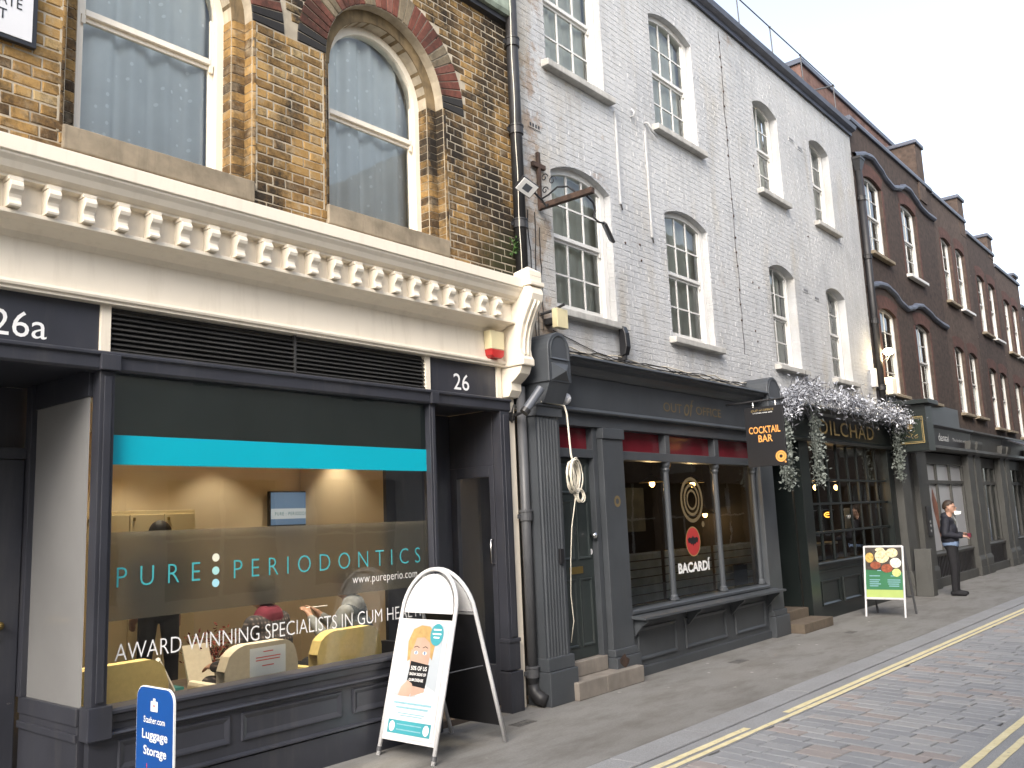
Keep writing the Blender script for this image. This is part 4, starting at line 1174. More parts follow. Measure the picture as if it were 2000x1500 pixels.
def hand(parts, wrist, fwd, up, side, reg='skin', curl=.5):
    """palm and five bent fingers; side is the thumb direction"""
    f, u, s = Vector(fwd).normalized(), Vector(up).normalized(), Vector(side).normalized()
    w = Vector(wrist); c = w + f * .05
    parts.append((w, w + f * .03, .028, .028, reg))
    for k, o in enumerate((-.028, -.010, .010, .028)):
        a = w + f * .075 + s * o; parts.append((w + f * .02 + s * o * .7, a, .014, .012, reg))
        L = (.032, .040, .043, .038)[k]
        b = a + (f * (1 - curl * .4) - u * curl).normalized() * L; c2 = b + (f * (1 - curl) - u * curl * 1.3).normalized() * L * .8
        parts.append((a, b, .0105, .0095, reg)); parts.append((b, c2, .0095, .008, reg))
    a = w + f * .025 + s * .03; b = a + (s * .8 + f * .7).normalized() * .035; c2 = b + (f + s * .1).normalized() * .028
    parts.append((a, b, .013, .011, reg)); parts.append((b, c2, .011, .009, reg))

def person(label, loc, yaw, parts, balls, mats, group=None, voxel=.009, extra=None):
    """continuous body: tapered limbs fused by a voxel remesh, clothing by body region; local +Y is forward"""
    mb = MB()
    for p, q, r1, r2, reg in parts: capsule(mb, p, q, r1, r2)
    for c, r, sc, reg in balls: mb.ball(c, r, sc, 20, 14)
    me = bpy.data.meshes.new('body'); me.from_pydata(mb.v, [], mb.f)
    tmp = bpy.data.objects.new('tmp', me); COL.objects.link(tmp)
    rm = tmp.modifiers.new('r', 'REMESH'); rm.mode = 'VOXEL'; rm.voxel_size = voxel
    sm = tmp.modifiers.new('s', 'SMOOTH'); sm.factor = .5; sm.iterations = 3
    dg = bpy.context.evaluated_depsgraph_get()
    body = bpy.data.meshes.new_from_object(tmp.evaluated_get(dg)); bpy.data.objects.remove(tmp)
    cen = np.empty(len(body.polygons) * 3); body.polygons.foreach_get('center', cen); cen = cen.reshape(-1, 3)
    best = np.full(len(cen), 1e9); idx = np.zeros(len(cen), int)
    regs = list(mats)
    for p, q, r1, r2, reg in parts:
        p, q = np.array(p), np.array(q); d = q - p; t = np.clip(((cen - p) @ d) / max(d @ d, 1e-9), 0, 1)
        dist = np.linalg.norm(cen - p - t[:, None] * d, axis=1) - (r1 + (r2 - r1) * t)
        k = dist < best; best[k] = dist[k]; idx[k] = regs.index(reg)
    for c, r, sc, reg in balls:
        dist = (np.linalg.norm((cen - np.array(c)) / np.array(sc), axis=1) - r) * min(sc)
        k = dist < best; best[k] = dist[k]; idx[k] = regs.index(reg)
    body.polygons.foreach_set('material_index', idx.astype(np.int32)); body.polygons.foreach_set('use_smooth', [True] * len(body.polygons))
    t = thing('person', label, 'person', loc, group); t.rotation_euler = (0, 0, yaw)
    o = finish('body', body, None, t)
    for rname in regs: body.materials.append(MAT[mats[rname]])
    ORIGIN[t] = Vector((0, 0, 0)); ORIGIN[o] = Vector((0, 0, 0))        # children of a person are given in local coordinates
    return t, o

def hair_cap(t, c, r, sc, mat, zmin, ymax, name='hair'):
    """shell over the skull, cut away at the face"""
    vs, fs = ball_data(c, r, sc, 24, 16); m = MB()
    rr = random.Random(3); vs2 = []
    for v in vs:
        n = 1 + rr.uniform(-.02, .035); vs2.append(tuple(c[i] + (v[i] - c[i]) * n for i in range(3)))
    keep = [f for f in fs if not any(vs2[i][2] < zmin(vs2[i][1]) for i in f) and all(vs2[i][1] < ymax for i in f)]
    m.add(vs2, keep); o = m.build(name, mat, t, smooth=True)
    so = o.modifiers.new('t', 'SOLIDIFY'); so.thickness = .012
    return o

def standing_man():
    P = []; B = []
    for s in (-1, 1):
        P += [((s * .085, 0, .90), (s * .10, .015, .49), .098, .070, 'trouser'), ((s * .10, .015, .49), (s * .105, -.01, .10), .070, .055, 'trouser'),
              ((s * .105, -.05, .05), (s * .115, .03, .055), .044, .047, 'shoe'), ((s * .115, .03, .05), (s * .125, .15, .036), .046, .036, 'shoe')]
        P += [((s * .165, -.025, 1.355), (s * .235, -.055, 1.11), .072, .062, 'jacket'), ((s * .235, -.055, 1.11), (s * .15, .185, 1.065 if s > 0 else 1.09), .060, .043, 'jacket')]
        w = Vector((s * .145, .20, 1.065 if s > 0 else 1.10)); hand(P, w, (-s * .35, 1, -.05), (0, .1, 1), (-s, -.2, .3), curl=.45)
    P += [((-.06, -.01, .92), (.06, -.01, .92), .125, .125, 'trouser'), ((-.05, -.01, .955), (.05, -.01, .955), .142, .142, 'shirt'), ((-.055, -.015, 1.02), (.055, -.015, 1.02), .150, .150, 'jacket'), ((-.07, -.02, 1.18), (.07, -.02, 1.18), .150, .150, 'jacket'), ((-.10, -.03, 1.32), (.10, -.03, 1.32), .108, .108, 'jacket'),
          ((0, -.03, 1.38), (0, -.06, 1.43), .085, .075, 'jacket'), ((0, -.01, 1.40), (0, .025, 1.50), .058, .055, 'skin')]
    B += [((0, .035, 1.588), .1, (.80, .98, 1.12), 'skin'), ((0, .075, 1.525), .06, (.85, .85, .8), 'skin'), ((0, .135, 1.575), .018, (.8, 1.2, 1.3), 'skin'), ((0, .128, 1.535), .016, (1.5, .7, .5), 'skin'), ((.08, .03, 1.58), .022, (.4, .8, 1.3), 'skin'), ((-.08, .03, 1.58), .022, (.4, .8, 1.3), 'skin')]
    t, o = person('man in dark jacket and black trousers standing in the street by the white posters', (17.82, 4.55, 0), PI + .12, P, B,
                  {'skin': 'skin', 'jacket': 'navy', 'trouser': 'black_cloth', 'shoe': 'black_cloth', 'shirt': 'denim'}, voxel=.0075)
    hair_cap(t, (0, .025, 1.605), .1, (.86, 1.02, 1.10), 'hair_brown', lambda y: 1.60 + max(0, y) * .45 if y > .0 else 1.545, .118)
    m = MB()
    for s in (-1, 1): m.ball((s * .032, .118, 1.592), .010, (1, .6, .7), 8, 6)
    m.build('eyes', 'black_print', t, smooth=True)
    m = MB(); m.tube([(-.07, .06, 1.598), (-.055, .132, 1.60), (0, .14, 1.602), (.055, .132, 1.60), (.07, .06, 1.598)], .004, 6); m.build('glasses', 'black_print', t, smooth=True)
    m = MB(); m.add([(-.05, .11, 1.525), (.05, .11, 1.525), (.04, .225, 1.515), (-.04, .225, 1.515), (-.045, .115, 1.455), (.045, .115, 1.455), (.035, .215, 1.462), (-.035, .215, 1.462)], [(0, 1, 2, 3), (4, 5, 6, 7), (0, 1, 5, 4), (1, 2, 6, 5), (2, 3, 7, 6), (3, 0, 4, 7)])
    m.build('face_mask', 'white_print', t)
    m = MB()
    m.tube([(.04, .085, 1.43), (.05, .125, 1.33), (.045, .135, 1.22)], .006, 6); m.tube([(-.03, .085, 1.43), (-.03, .128, 1.33), (-.035, .138, 1.24)], .006, 6); m.build('drawstring', 'grey_jacket', t)
    a = thing('phone', 'dark red phone held out in the hands of the standing man', 'phone', (17.82, 4.23, 1.04))
    m = MB(); m.box(17.79, 17.86, 4.20, 4.26, 1.04, 1.115); m.build('case', 'maroon', a, bevel=.006)
    m = MB(); m.box(17.80, 17.85, 4.198, 4.1995, 1.05, 1.105); m.build('screen', 'black_print', a)
standing_man()

def seated(label, loc, yaw, torso, sleeve, legs, hairm, collar, arms_up=False, lean=0):
    P = []; B = []
    for s in (-1, 1):
        P += [((s * .09, 0, .50), (s * .12, .42, .52), .09, .075, 'legs'), ((s * .12, .42, .52), (s * .13, .48, .12), .072, .055, 'legs'), ((s * .13, .46, .06), (s * .14, .66, .04), .048, .04, 'shoe')]
        if arms_up:
            P += [((s * .18, -.02, .98), (s * .24, .10, .74), .072, .060, 'sleeve'), ((s * .24, .10, .74), (s * .12 - .06, .27, .93), .058, .042, 'sleeve')]
            hand(P, (s * .10 - .06, .29, .955), (-s * .3, .5, .6), (0, -1, .5), (-s, 0, .3), curl=.5)
        else:
            P += [((s * .18, -.02, .98), (s * .25, .06, .72), .075, .062, 'sleeve'), ((s * .25, .06, .72), (s * .14, .36, .66), .060, .042, 'sleeve')]
            hand(P, (s * .12, .38, .66), (-s * .2, 1, 0), (0, 0, 1), (-s, 0, .3), curl=.5)
    P += [((-.07, 0, .52), (.07, 0, .52), .14, .14, 'legs'), ((-.06, -.02, .66), (.06, -.02, .66), .145, .145, 'torso'), ((-.08, -.03, .82), (.08, -.03, .82), .145, .145, 'torso'), ((-.11, -.02, .95), (.11, -.02, .95), .10, .10, 'torso'),
          ((-.05, -.03, 1.03), (.05, -.03, 1.03), .085, .085, 'collar'), ((0, 0, 1.02), (0, .015, 1.12), .056, .055, 'skin')]
    B += [((0, .03, 1.20), .1, (.80, .98, 1.12), 'skin'), ((0, .07, 1.14), .058, (.85, .85, .8), 'skin'), ((0, .13, 1.19), .017, (.8, 1.2, 1.3), 'skin'), ((.08, .025, 1.19), .022, (.4, .8, 1.3), 'skin'), ((-.08, .025, 1.19), .022, (.4, .8, 1.3), 'skin')]
    t, o = person(label, loc, yaw, P, B, {'skin': 'skin', 'torso': torso, 'sleeve': sleeve, 'legs': legs, 'shoe': 'black_cloth', 'collar': collar}, voxel=.011)
    hair_cap(t, (0, .015, 1.21), .1, (.90, 1.06, 1.18), hairm, lambda y: 1.23 if y > .06 else 1.12, .105)
    return t
seated('seated person in maroon hood and dark plaid coat seen from behind', (4.16, 6.10, 0), .35, 'plaid', 'plaid', 'plaid', 'hair_dark', 'maroon')
seated('seated person in grey sleeves and slate gilet holding a thin pen', (5.02, 6.12, 0), .55, 'slate_jacket', 'grey_jacket', 'black_cloth', 'hair_brown', 'grey_jacket', arms_up=True)
m = MB(); m.tube([(4.74, 6.42, 1.02), (4.98, 6.38, 1.02)], .006, 6); single('pen', m, 'white_print', 'thin pale pen held between two hands in the waiting room', 'pen')

def stander():
    P = []; B = []
    for s in (-1, 1):
        P += [((s * .09, 0, .92), (s * .12, .01, .50), .095, .068, 'legs'), ((s * .12, .01, .50), (s * .13, 0, .10), .066, .05, 'legs'), ((s * .13, -.04, .05), (s * .14, .14, .04), .046, .036, 'legs')]
        P += [((s * .18, 0, 1.40), (s * .24, -.02, 1.12), .07, .06, 'top'), ((s * .24, -.02, 1.12), (s * .20, .14, .92), .056, .042, 'top')]
        hand(P, (s * .20, .15, .90), (0, .4, -1), (0, 1, .3), (-s, .4, 0), curl=.4)
    P += [((-.06, 0, .95), (.06, 0, .95), .125, .125, 'legs'), ((-.06, 0, 1.12), (.06, 0, 1.12), .13, .13, 'top'), ((-.10, 0, 1.32), (.10, 0, 1.32), .115, .115, 'top'), ((0, 0, 1.44), (0, .01, 1.53), .056, .055, 'skin')]
    B += [((0, .03, 1.63), .1, (.80, .98, 1.12), 'skin'), ((0, .07, 1.57), .058, (.85, .85, .8), 'skin'), ((0, .13, 1.62), .017, (.8, 1.2, 1.3), 'skin')]
    t, o = person('person in dark clothes standing behind the frosted band of the dental window', (4.33, 8.05, .05), -.3, P, B, {'skin': 'skin', 'top': 'slate_jacket', 'legs': 'black_cloth'}, voxel=.011)
    hair_cap(t, (0, .015, 1.645), .1, (.95, 1.08, 1.2), 'hair_dark', lambda y: 1.66 if y > .06 else 1.56, .11)
stander()

# ================================================================ WHITE PAINTED BRICK BUILDING over the cocktail bar and the restaurant
wb = thing('brick_building', 'white painted brick building above the cocktail bar and the dark restaurant', 'building', (12.0, YW, 0))
WX0, WX1, WZ0, WZ1 = 6.785, 17.36, 3.28, 9.12
ops = []
for x0, x1, zb, zs, rise in ((7.33, 8.47, 6.66, 8.27, .13), (9.65, 10.80, 6.68, 8.28, .13), (12.78, 13.70, 6.66, 8.14, .12), (15.08, 16.01, 6.68, 8.19, .12),
                             (7.31, 8.45, 3.87, 5.42, .15), (9.71, 10.86, 3.88, 5.52, .13), (12.85, 13.82, 3.87, 5.41, .12), (15.20, 16.13, 3.88, 5.44, .12)):
    ops.append(Opening(x0, x1, zb, zs, rise))
m = MB(); wall_sheet(m, WX0, WX1, WZ0, WZ1, YW + .0012, YW + .26, ops); m.build('wall', 'white_brick', wb, fix=False)
m = MB(); m.box(WX0, WX0 + .1, YW + .01, 9.5, 0, 9.1); m.box(WX1 - .1, WX1, YW + .01, 9.5, 0, 9.1); m.box(WX0, WX1, 9.4, 9.5, 0, 9.1); m.box(WX0 + .1, WX1 - .1, YW + .4, 9.4, 6.0, 6.1); m.box(WX0 + .1, WX1 - .1, YW + .3, 9.4, 3.2, 3.27)
m.build('rear_shell', 'bar_grey', wb)
lay_bricks(wb, 'white_brick', WX0 + .004, WX1 - .004, WZ0 + .02, WZ1 - .03, YW, .0016, ops, 21, 300, None, jit=.003, cham=.003)
for i, o in enumerate(ops):
    cols = 3 if i in (0, 1, 4, 5) else 2
    sash(wb, Opening(o.x0 + .004, o.x1 - .004, o.z0 + .002, o.zs, o.rise - .003), YW + (.085 if cols == 3 else .13), cols, 2, fw=.085 if cols == 3 else .05, curtain='drape', seed=i + 2, sillz=o.z0 + .002, sill_h=.085, sill_y=YW - .10, sill_mat='white_sill', yw=YW)
# cast vents, capped conduits, damp chases and stray hooks on the wall
def airbrick(x, z):
    m = MB(); m.box(x - .105, x + .105, YW - .010, YW + .002, z - .035, z + .035); o = m.build('air_vent', 'white_brick', wb)
    for k in range(4):
        m = MB(); m.box(x - .09 + k * .047, x - .09 + k * .047 + .028, YW - .0115, YW - .0102, z - .02, z + .02); m.build('vent_slot', 'iron_black', o)
airbrick(7.06, 5.83); airbrick(14.25, 5.28); airbrick(14.72, 5.22); airbrick(14.25, 7.95); airbrick(14.60, 7.90)
for x, za, zb in ((8.66, 5.36, 6.55), (9.34, 5.10, 6.52)):
    m = MB(); m.box(x - .018, x + .018, YW - .028, YW - .003, za, zb); o = m.build('capped_conduit', 'white_brick', wb, bevel=.006)
    m = MB(); m.tube([(x, YW - .02, za), (x + .01, YW - .025, za - .07)], .009, 6); m.build('conduit_tail', 'wire', o)
m = MB(); m.tube([(9.03, YW, 6.60), (9.03, YW - .05, 6.60), (9.03, YW - .06, 6.65), (9.04, YW - .02, 6.70)], .013, 7); m.build('hook', 'white_brick', wb, smooth=True)
m = MB(); m.tube([(9.36, YW, 6.63), (9.36, YW - .05, 6.62), (9.45, YW - .06, 6.53), (9.60, YW - .05, 6.50)], .016, 7); m.build('pipe_stub', 'white_brick', wb, smooth=True)
# the settlement joint with its rusty ties
r = random.Random(5); m = MB()
pts = [(11.73 + r.uniform(-.02, .02), YW - .005, 8.9 - i * .2) for i in range(26)]
m.tube(pts, .004, 5); jo = m.build('settlement_joint', 'wire', wb)
for i in range(17):
    z = 8.8 - i * .28 + r.uniform(-.08, .08); m = MB(); m.ball((11.73 + r.uniform(-.015, .015), YW - .008, z), .018, (1, .6, 1), 8, 6); m.build('rusty_tie', 'rust_iron', jo)
for i, (x, z) in enumerate(((12.2, 5.05), (12.4, 5.0), (12.15, 4.3), (12.2, 4.15), (9.05, 4.95), (9.06, 4.75), (8.72, 4.9), (14.6, 6.3), (12.6, 7.0))):
    m = MB(); m.ball((x, YW - .006, z), .016, (1, .6, 1), 8, 6); m.build('rusty_bolt', 'rust_iron', wb)

# eaves gutter, slates, guard rail
m = MB(); m.prism([(YW - .14, 9.09), (YW - .16, 9.165), (YW - .14, 9.175), (YW - .12, 9.10), (YW - .03, 9.10), (YW - .03, 9.06)], WX0, WX1, 'x'); m.build('gutter', 'gutter', wb)
m = MB(); m.prism([(YW - .029, 9.0), (YW - .05, 9.0), (YW - .05, 9.09), (YW + .3, 9.09), (YW + .3, 9.13), (YW - .029, 9.13)], WX0, WX1, 'x'); m.build('soffit_board', 'gutter', wb)
m = MB(); m.prism([(YW - .10, 9.14), (YW + 2.6, 11.0), (YW + 2.6, 11.05), (YW - .10, 9.19)], WX0, 15.4, 'x'); m.prism([(YW - .10, 9.14), (YW + .5, 9.4), (YW + .5, 9.45), (YW - .10, 9.19)], 15.4, WX1, 'x'); m.build('roof', 'slate', wb)
rail = thing('guard_rail', 'thin steel guard rail along the eaves of the white building', 'railing', (14.6, YW - .05, 9.2))
m = MB(); m.tube([(6.8, YW - .05, 9.72), (16.62, YW - .05, 9.79)], .011, 6); m.build('top_rail', 'grey_iron', rail)
for x in (11.2, 12.4, 13.65, 14.95, 16.55):
    m = MB(); m.tube([(x, YW - .05, 9.72 + (x - 6.8) * .007), (x + .04, YW - .05, 9.19)], .010, 6); m.ball((x, YW - .05, 9.72 + (x - 6.8) * .007), .022, (1, 1, 1), 8, 6); m.build('post', 'grey_iron', rail)
m = MB(); m.tube([(16.58, YW - .05, 9.79), (15.9, YW + .55, 9.55)], .016, 6); m.build('strut', 'grey_iron', rail)

# ---------------------------------------------------------------- the cocktail bar front
BY = 5.25
def gbox(name, x0, x1, y0, y1, z0, z1, mat='bar_grey', bevel=.005, parent=None):
    m = MB(); m.box(x0, x1, y0, y1, z0, z1); return m.build(name, mat, parent or wb, bevel=bevel)
# fluted pilaster by the drainpipe
pr = [(6.575, YW), (6.575, 5.235)]
x = 6.60
pr.append((x, 5.235))
for k in range(7):
    pr += [(x + .012, 5.222), (x + .030, 5.222), (x + .040, 5.238)]; x += .046
pr += [(6.945, 5.235), (6.945, YW)]
m = MB(); m.prism(pr, .42, 2.665, 'z'); fp = m.build('fluted_pilaster', 'bar_grey', wb)
m = MB(); m.box(6.555, 6.965, 5.20, YW - .001, 2.666, 2.76); m.box(6.545, 6.975, 5.185, YW - .001, 2.76, 2.785); m.build('capital', 'bar_grey', fp, bevel=.006)
m = MB(); m.box(6.56, 6.96, 5.195, YW - .001, .30, .42); m.box(6.545, 6.975, 5.17, YW - .001, 0, .30); m.build('plinth', 'bar_grey', fp, bevel=.008)
def console(xa, xb, y0, name='console'):
    """arch-topped end block with a diamond boss"""
    w = xb - xa; xc = (xa + xb) / 2; rr = w / 2; zb, zt = 2.985, 3.30
    pr = [(xa, zb), (xb, zb), (xb, zt)] + [(xc + rr * math.cos(PI * k / 12), zt + rr * math.sin(PI * k / 12)) for k in range(1, 12)] + [(xa, zt)]
    m = MB(); m.prism(pr, y0, YW, 'y'); o = m.build(name, 'bar_grey', wb, bevel=.008)
    i = .035; pr2 = [(xa + i, 3.205), (xb - i, 3.205), (xb - i, zt)] + [(xc + (rr - i) * math.cos(PI * k / 12), zt + (rr - i) * math.sin(PI * k / 12)) for k in range(1, 12)] + [(xa + i, zt)]
    m = MB(); m.ring([(x, y0 - .012, z) for x, z in pr2 + pr2[:1]], [(xc + (x - xc) * .84, y0 - .001, 3.34 + (z - 3.34) * .86) for x, z in pr2 + pr2[:1]]); m.ring([(x, y0, z) for x, z in pr2 + pr2[:1]], [(x, y0 - .012, z) for x, z in pr2 + pr2[:1]]); m.build('arched_panel', 'bar_grey', o)
    m = MB(); za, zc = 3.0, 3.17
    m.add([(xa + .045, y0 - .001, za), (xb - .045, y0 - .001, za), (xb - .045, y0 - .001, zc), (xa + .045, y0 - .001, zc), (xc, y0 - .075, (za + zc) / 2)], [(0, 1, 4), (1, 2, 4), (2, 3, 4), (3, 0, 4)]); m.build('diamond_boss', 'bar_grey', o)
    m = MB(); m.prism([(YW, 2.984), (y0 + .01, 2.984), (y0 + .10, 2.79), (YW, 2.79)], xa + .02, xb - .02, 'x'); m.build('neck', 'bar_grey', o)
    return o
console(6.60, 6.955, 5.06); console(11.50, 11.93, 5.06)
# fascia and cornice
m = MB(); m.prism([(5.44, 3.32), (5.04, 3.285), (5.035, 3.262), (5.09, 3.25), (5.10, 3.225), (5.17, 3.205), (5.20, 3.16), (5.235, 3.13), (5.44, 3.13)], 6.957, 11.498, 'x'); bc = m.build('bar_cornice', 'bar_grey', wb, bevel=.003)
m = MB(); m.prism([(5.44, 3.13), (5.25, 3.13), (5.27, 2.80), (5.245, 2.795), (5.225, 2.785), (5.215, 2.765), (5.225, 2.75), (5.255, 2.745), (5.44, 2.745)], 6.957, 11.498, 'x'); bf = m.build('bar_fascia', 'bar_grey', wb, bevel=.003)
text('OUT', (9.02, 9.45, 2.875, 2.985), 'y', 5.2555, 'gold_dim', bf, weight=.004, split=True)
text('of', (9.50, 9.76, 2.85, 3.075), 'y', 5.2545, 'gold_dim', bf, shear=.35, split=True)
text('OFFICE', (9.80, 10.46, 2.885, 2.99), 'y', 5.2555, 'gold_dim', bf, weight=.002, split=True)
gbox('architrave', 6.957, 11.498, 5.285, YW, 2.615, 2.744)
# lead flashing and cream board over the cornice with slack cables
m = MB(); m.prism([(5.44, 3.425), (5.40, 3.42), (5.40, 3.322), (5.44, 3.322)], 6.957, 11.498, 'x'); m.build('flashing_board', 'conduit', wb)
r = random.Random(8)
for k in range(4):
    m = MB(); pts = []
    for i in range(30):
        x = 6.95 + i * .16; pts.append((x, 5.39 - .012 * k, 3.45 - .02 * k + .018 * math.sin(i * .9 + k * 2) + r.uniform(-.012, .012)))
    m.tube(pts, .006 + .002 * (k == 0), 5); tag(m.build('cable', 'wire' if k else 'conduit', None, smooth=True), ['cream conduit running above the bar cornice', 'topmost slack black cable over the bar cornice', 'middle slack black cable over the bar cornice', 'lowest slack black cable over the bar cornice'][k], 'cable', 'cables above the bar cornice')

# the door of number 2
m = MB(); m.box(6.99, 7.03, 5.32, YW, .30, 2.61); m.box(7.625, 7.70, 5.32, YW, .30, 2.61); m.box(7.03, 7.625, 5.32, YW, 2.295, 2.385); m.build('door_frame', 'bar_grey', wb, bevel=.004)
gbox('red_light', 7.03, 7.625, 5.40, 5.42, 2.386, 2.61, 'red_glass', 0)
m = MB(); m.box(7.032, 7.623, 5.385, 5.43, .305, 2.293); door = m.build('door', 'bar_door', wb, bevel=.004)
def dpanel(xa, xb, za, zb):
    y0 = 5.3845; m = MB()
    def off(d, y): return [(xa + d, y, za + d), (xb - d, y, za + d), (xb - d, y, zb - d), (xa + d, y, zb - d)]
    ls = [off(0, y0), off(.004, y0 - .012), off(.016, y0 - .010), off(.03, y0 + .002)]
    for a, b in zip(ls, ls[1:]): m.add(a + b, [(i, (i + 1) % 4, 4 + (i + 1) % 4, 4 + i) for i in range(4)])
    m.build('door_panel', 'bar_door', door)
for xa, xb in ((7.09, 7.30), (7.355, 7.565)):
    dpanel(xa, xb, 1.93, 2.23); dpanel(xa, xb, 1.27, 1.86); dpanel(xa, xb, .42, 1.08)
m = MB(); m.box(7.20, 7.42, 5.376, 5.3835, 1.13, 1.20); m.build('letterbox', 'brass', door, bevel=.003)
m = MB(); m.lathe([(.012, 0), (.012, -.03), (.028, -.04), (.036, -.06), (.028, -.085), (.0, -.092)], (7.575, 5.384, 1.50), 'y', 16); m.build('knob', 'chrome', door, smooth=True)
m = MB(); m.lathe([(.03, 0), (.03, -.006)], (7.575, 5.384, 1.335), 'y', 16); m.build('lock_plate', 'white_metal', door)
text('2', (7.30, 7.35, 1.52, 1.60), 'y', 5.3825, 'grey_iron', door)
# steps of number 2
m = MB(); m.box(6.985, 7.66, 5.30, 5.43, .165, .303); m.build('door_riser', 'stone_step', wb, bevel=.006)
for xa, xb in ((6.895, 7.36), (7.366, 8.03)):
    m = MB(); m.box(xa, xb, 5.115, 5.44, 0, .163); m.build('step', 'stone_step', wb, bevel=.008)
# pilasters
for xa, xb, zt in ((7.71, 8.10, 2.60), (11.50, 11.90, 2.744)):
    m = MB(); m.box(xa, xb, 5.255, YW, .30, zt); o = m.build('pilaster', 'bar_grey', wb, bevel=.005)
    m = MB(); m.box(xa - .01, xb + .01, 5.235, YW - .001, zt - .10, zt + .01); m.build('capital', 'bar_grey', o, bevel=.005)
    m = MB(); m.box(xa - .015, xb + .015, 5.225, YW - .001, .27, .345); m.box(xa - .03, xb + .03, 5.20, YW - .001, 0, .27); m.build('plinth', 'bar_grey', o, bevel=.008)
m = MB(); r = random.Random(2)
pts = [(7.80 + .09 * math.cos(k * .7) * r.uniform(.6, 1.1), 5.197, .235 + .07 * math.sin(k * .7) * r.uniform(.6, 1.1)) for k in range(9)]
m.add(pts, [tuple(range(9))]); m.build('bare_patch', 'rust_iron', wb, fix=False)
# shop window of the bar
gbox('transom', 8.10, 11.50, 5.30, YW, 2.29, 2.384); 
for xa, xb in ((8.10, 8.135), (9.09, 9.19), (10.31, 10.42), (11.465, 11.50)):
    gbox('transom_mullion', xa, xb, 5.305, YW, 2.385, 2.614)
for xa, xb in ((8.136, 9.089), (9.191, 10.309), (10.421, 11.464)):
    gbox('red_light', xa, xb, 5.395, 5.415, 2.386, 2.613, 'red_glass', 0)
    m = MB(); m.add([(xa, 5.375, .705), (xb, 5.375, .705), (xb, 5.375, 2.289), (xa, 5.375, 2.289)], [(0, 1, 2, 3)]); m.build('bar_window', 'bar_glass', wb, fix=False)
for xa in (8.10, 9.09, 10.31, 11.44):
    w = .05 if xa in (8.10, 11.44) else .105
    m = MB(); m.lathe([(.062, .705), (.062, .725), (.05, .735), (.050, .75), (.035, .77), (.035, 2.17), (.050, 2.20), (.045, 2.22), (.06, 2.25), (.06, 2.289)], (xa + w / 2, 5.36, 0), 'z', 16); m.build('mullion', 'bar_grey', wb, smooth=False, bevel=0)
m = MB(); m.prism([(YW, .705), (5.27, .695), (5.255, .68), (5.255, .65), (YW, .65)], 8.115, 11.52, 'x'); m.build('bar_sill', 'bar_grey', wb, bevel=.004)
m = MB(); m.box(8.13, 11.47, 5.30, YW, 0, .648); br = m.build('bar_riser', 'bar_grey', wb)
for xa, xb in ((8.22, 9.03), (9.23, 10.24), (10.48, 11.36)):
    m = MB(); za, zb = .16, .50; y0 = 5.2995
    def off(d, y): return [(xa + d, y, za + d), (xb - d, y, za + d), (xb - d, y, zb - d), (xa + d, y, zb - d)]
    ls = [off(0, y0), off(.005, y0 - .02), off(.02, y0 - .018), off(.04, y0 - .002)]
    for a, b in zip(ls, ls[1:]): m.add(a + b, [(i, (i + 1) % 4, 4 + (i + 1) % 4, 4 + i) for i in range(4)])
    m.build('riser_panel', 'bar_grey', br)
m = MB(); m.prism([(5.30, .10), (5.27, .09), (5.27, 0), (5.30, 0)], 8.14, 11.46, 'x'); m.build('skirting', 'bar_grey', br)
m = MB(); m.prism([(5.27, .640), (5.085, .630), (5.085, .602), (5.27, .61)], 8.07, 11.62, 'x'); sh = m.build('drinks_shelf', 'bar_grey', wb, bevel=.003)
for x in (8.14, 9.30, 10.40, 11.45):
    m = MB(); m.prism([(5.298, .608), (5.11, .602), (5.115, .575), (5.18, .53), (5.28, .42), (5.298, .41)], x, x + .035, 'x'); m.build('shelf_bracket', 'bar_grey', sh)
# inside of the bar
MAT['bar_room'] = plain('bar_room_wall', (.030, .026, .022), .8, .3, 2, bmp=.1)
MAT['plank'] = plain('grey_planks', (.26, .27, .26), .7, .25, 5, bmp=.2)
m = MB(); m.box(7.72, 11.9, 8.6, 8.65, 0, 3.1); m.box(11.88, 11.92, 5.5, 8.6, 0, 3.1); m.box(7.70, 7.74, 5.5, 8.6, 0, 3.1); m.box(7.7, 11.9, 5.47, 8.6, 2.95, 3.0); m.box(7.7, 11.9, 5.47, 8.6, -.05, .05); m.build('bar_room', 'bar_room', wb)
for xa, xb in ((8.14, 9.10), (9.19, 10.32), (10.41, 11.46)):
    for k in range(6):
        gbox('screen_plank', xa, xb, 5.47, 5.485, .72 + k * .093, .72 + k * .093 + .080, 'plank', .002)
def pendant(x, y, z, label, group, energy=4):
    t = thing('pendant_lamp', label, 'lamp', (x, y, z), group)
    m = MB(); m.tube([(x, y, z + .12), (x, y, 2.94)], .005, 6); m.build('flex', 'wire', t)
    m = MB(); m.lathe([(.02, .14), (.04, .12), (.155, .055), (.165, .05), (.15, .055), (.035, .10)], (x, y, z), 'z', 20); m.build('lamp_shade', 'brass', t, smooth=True)
    m = MB(); m.ball((x, y, z + .035), .034, (1, 1, 1.2), 12, 8); m.build('bulb', 'lamp_warm', t, smooth=True)
    ld = bpy.data.lights.new('pendant', 'POINT'); ld.energy = energy; ld.color = (1, .62, .28); ld.shadow_soft_size = .04
    lo = bpy.data.objects.new('pendant_light', ld); COL.objects.link(lo); lo.parent = t; lo.location = (0, 0, -.03)
pendant(9.55, 5.80, 2.03, 'lit brass pendant behind the first pane of the bar window', None)
pendant(10.57, 5.80, 2.03, 'lit brass pendant behind the middle pane of the bar window', None)
pendant(12.35 - .75, 6.2, 1.62, 'low lit brass pendant deep in the bar behind the third pane', None, 1.5)
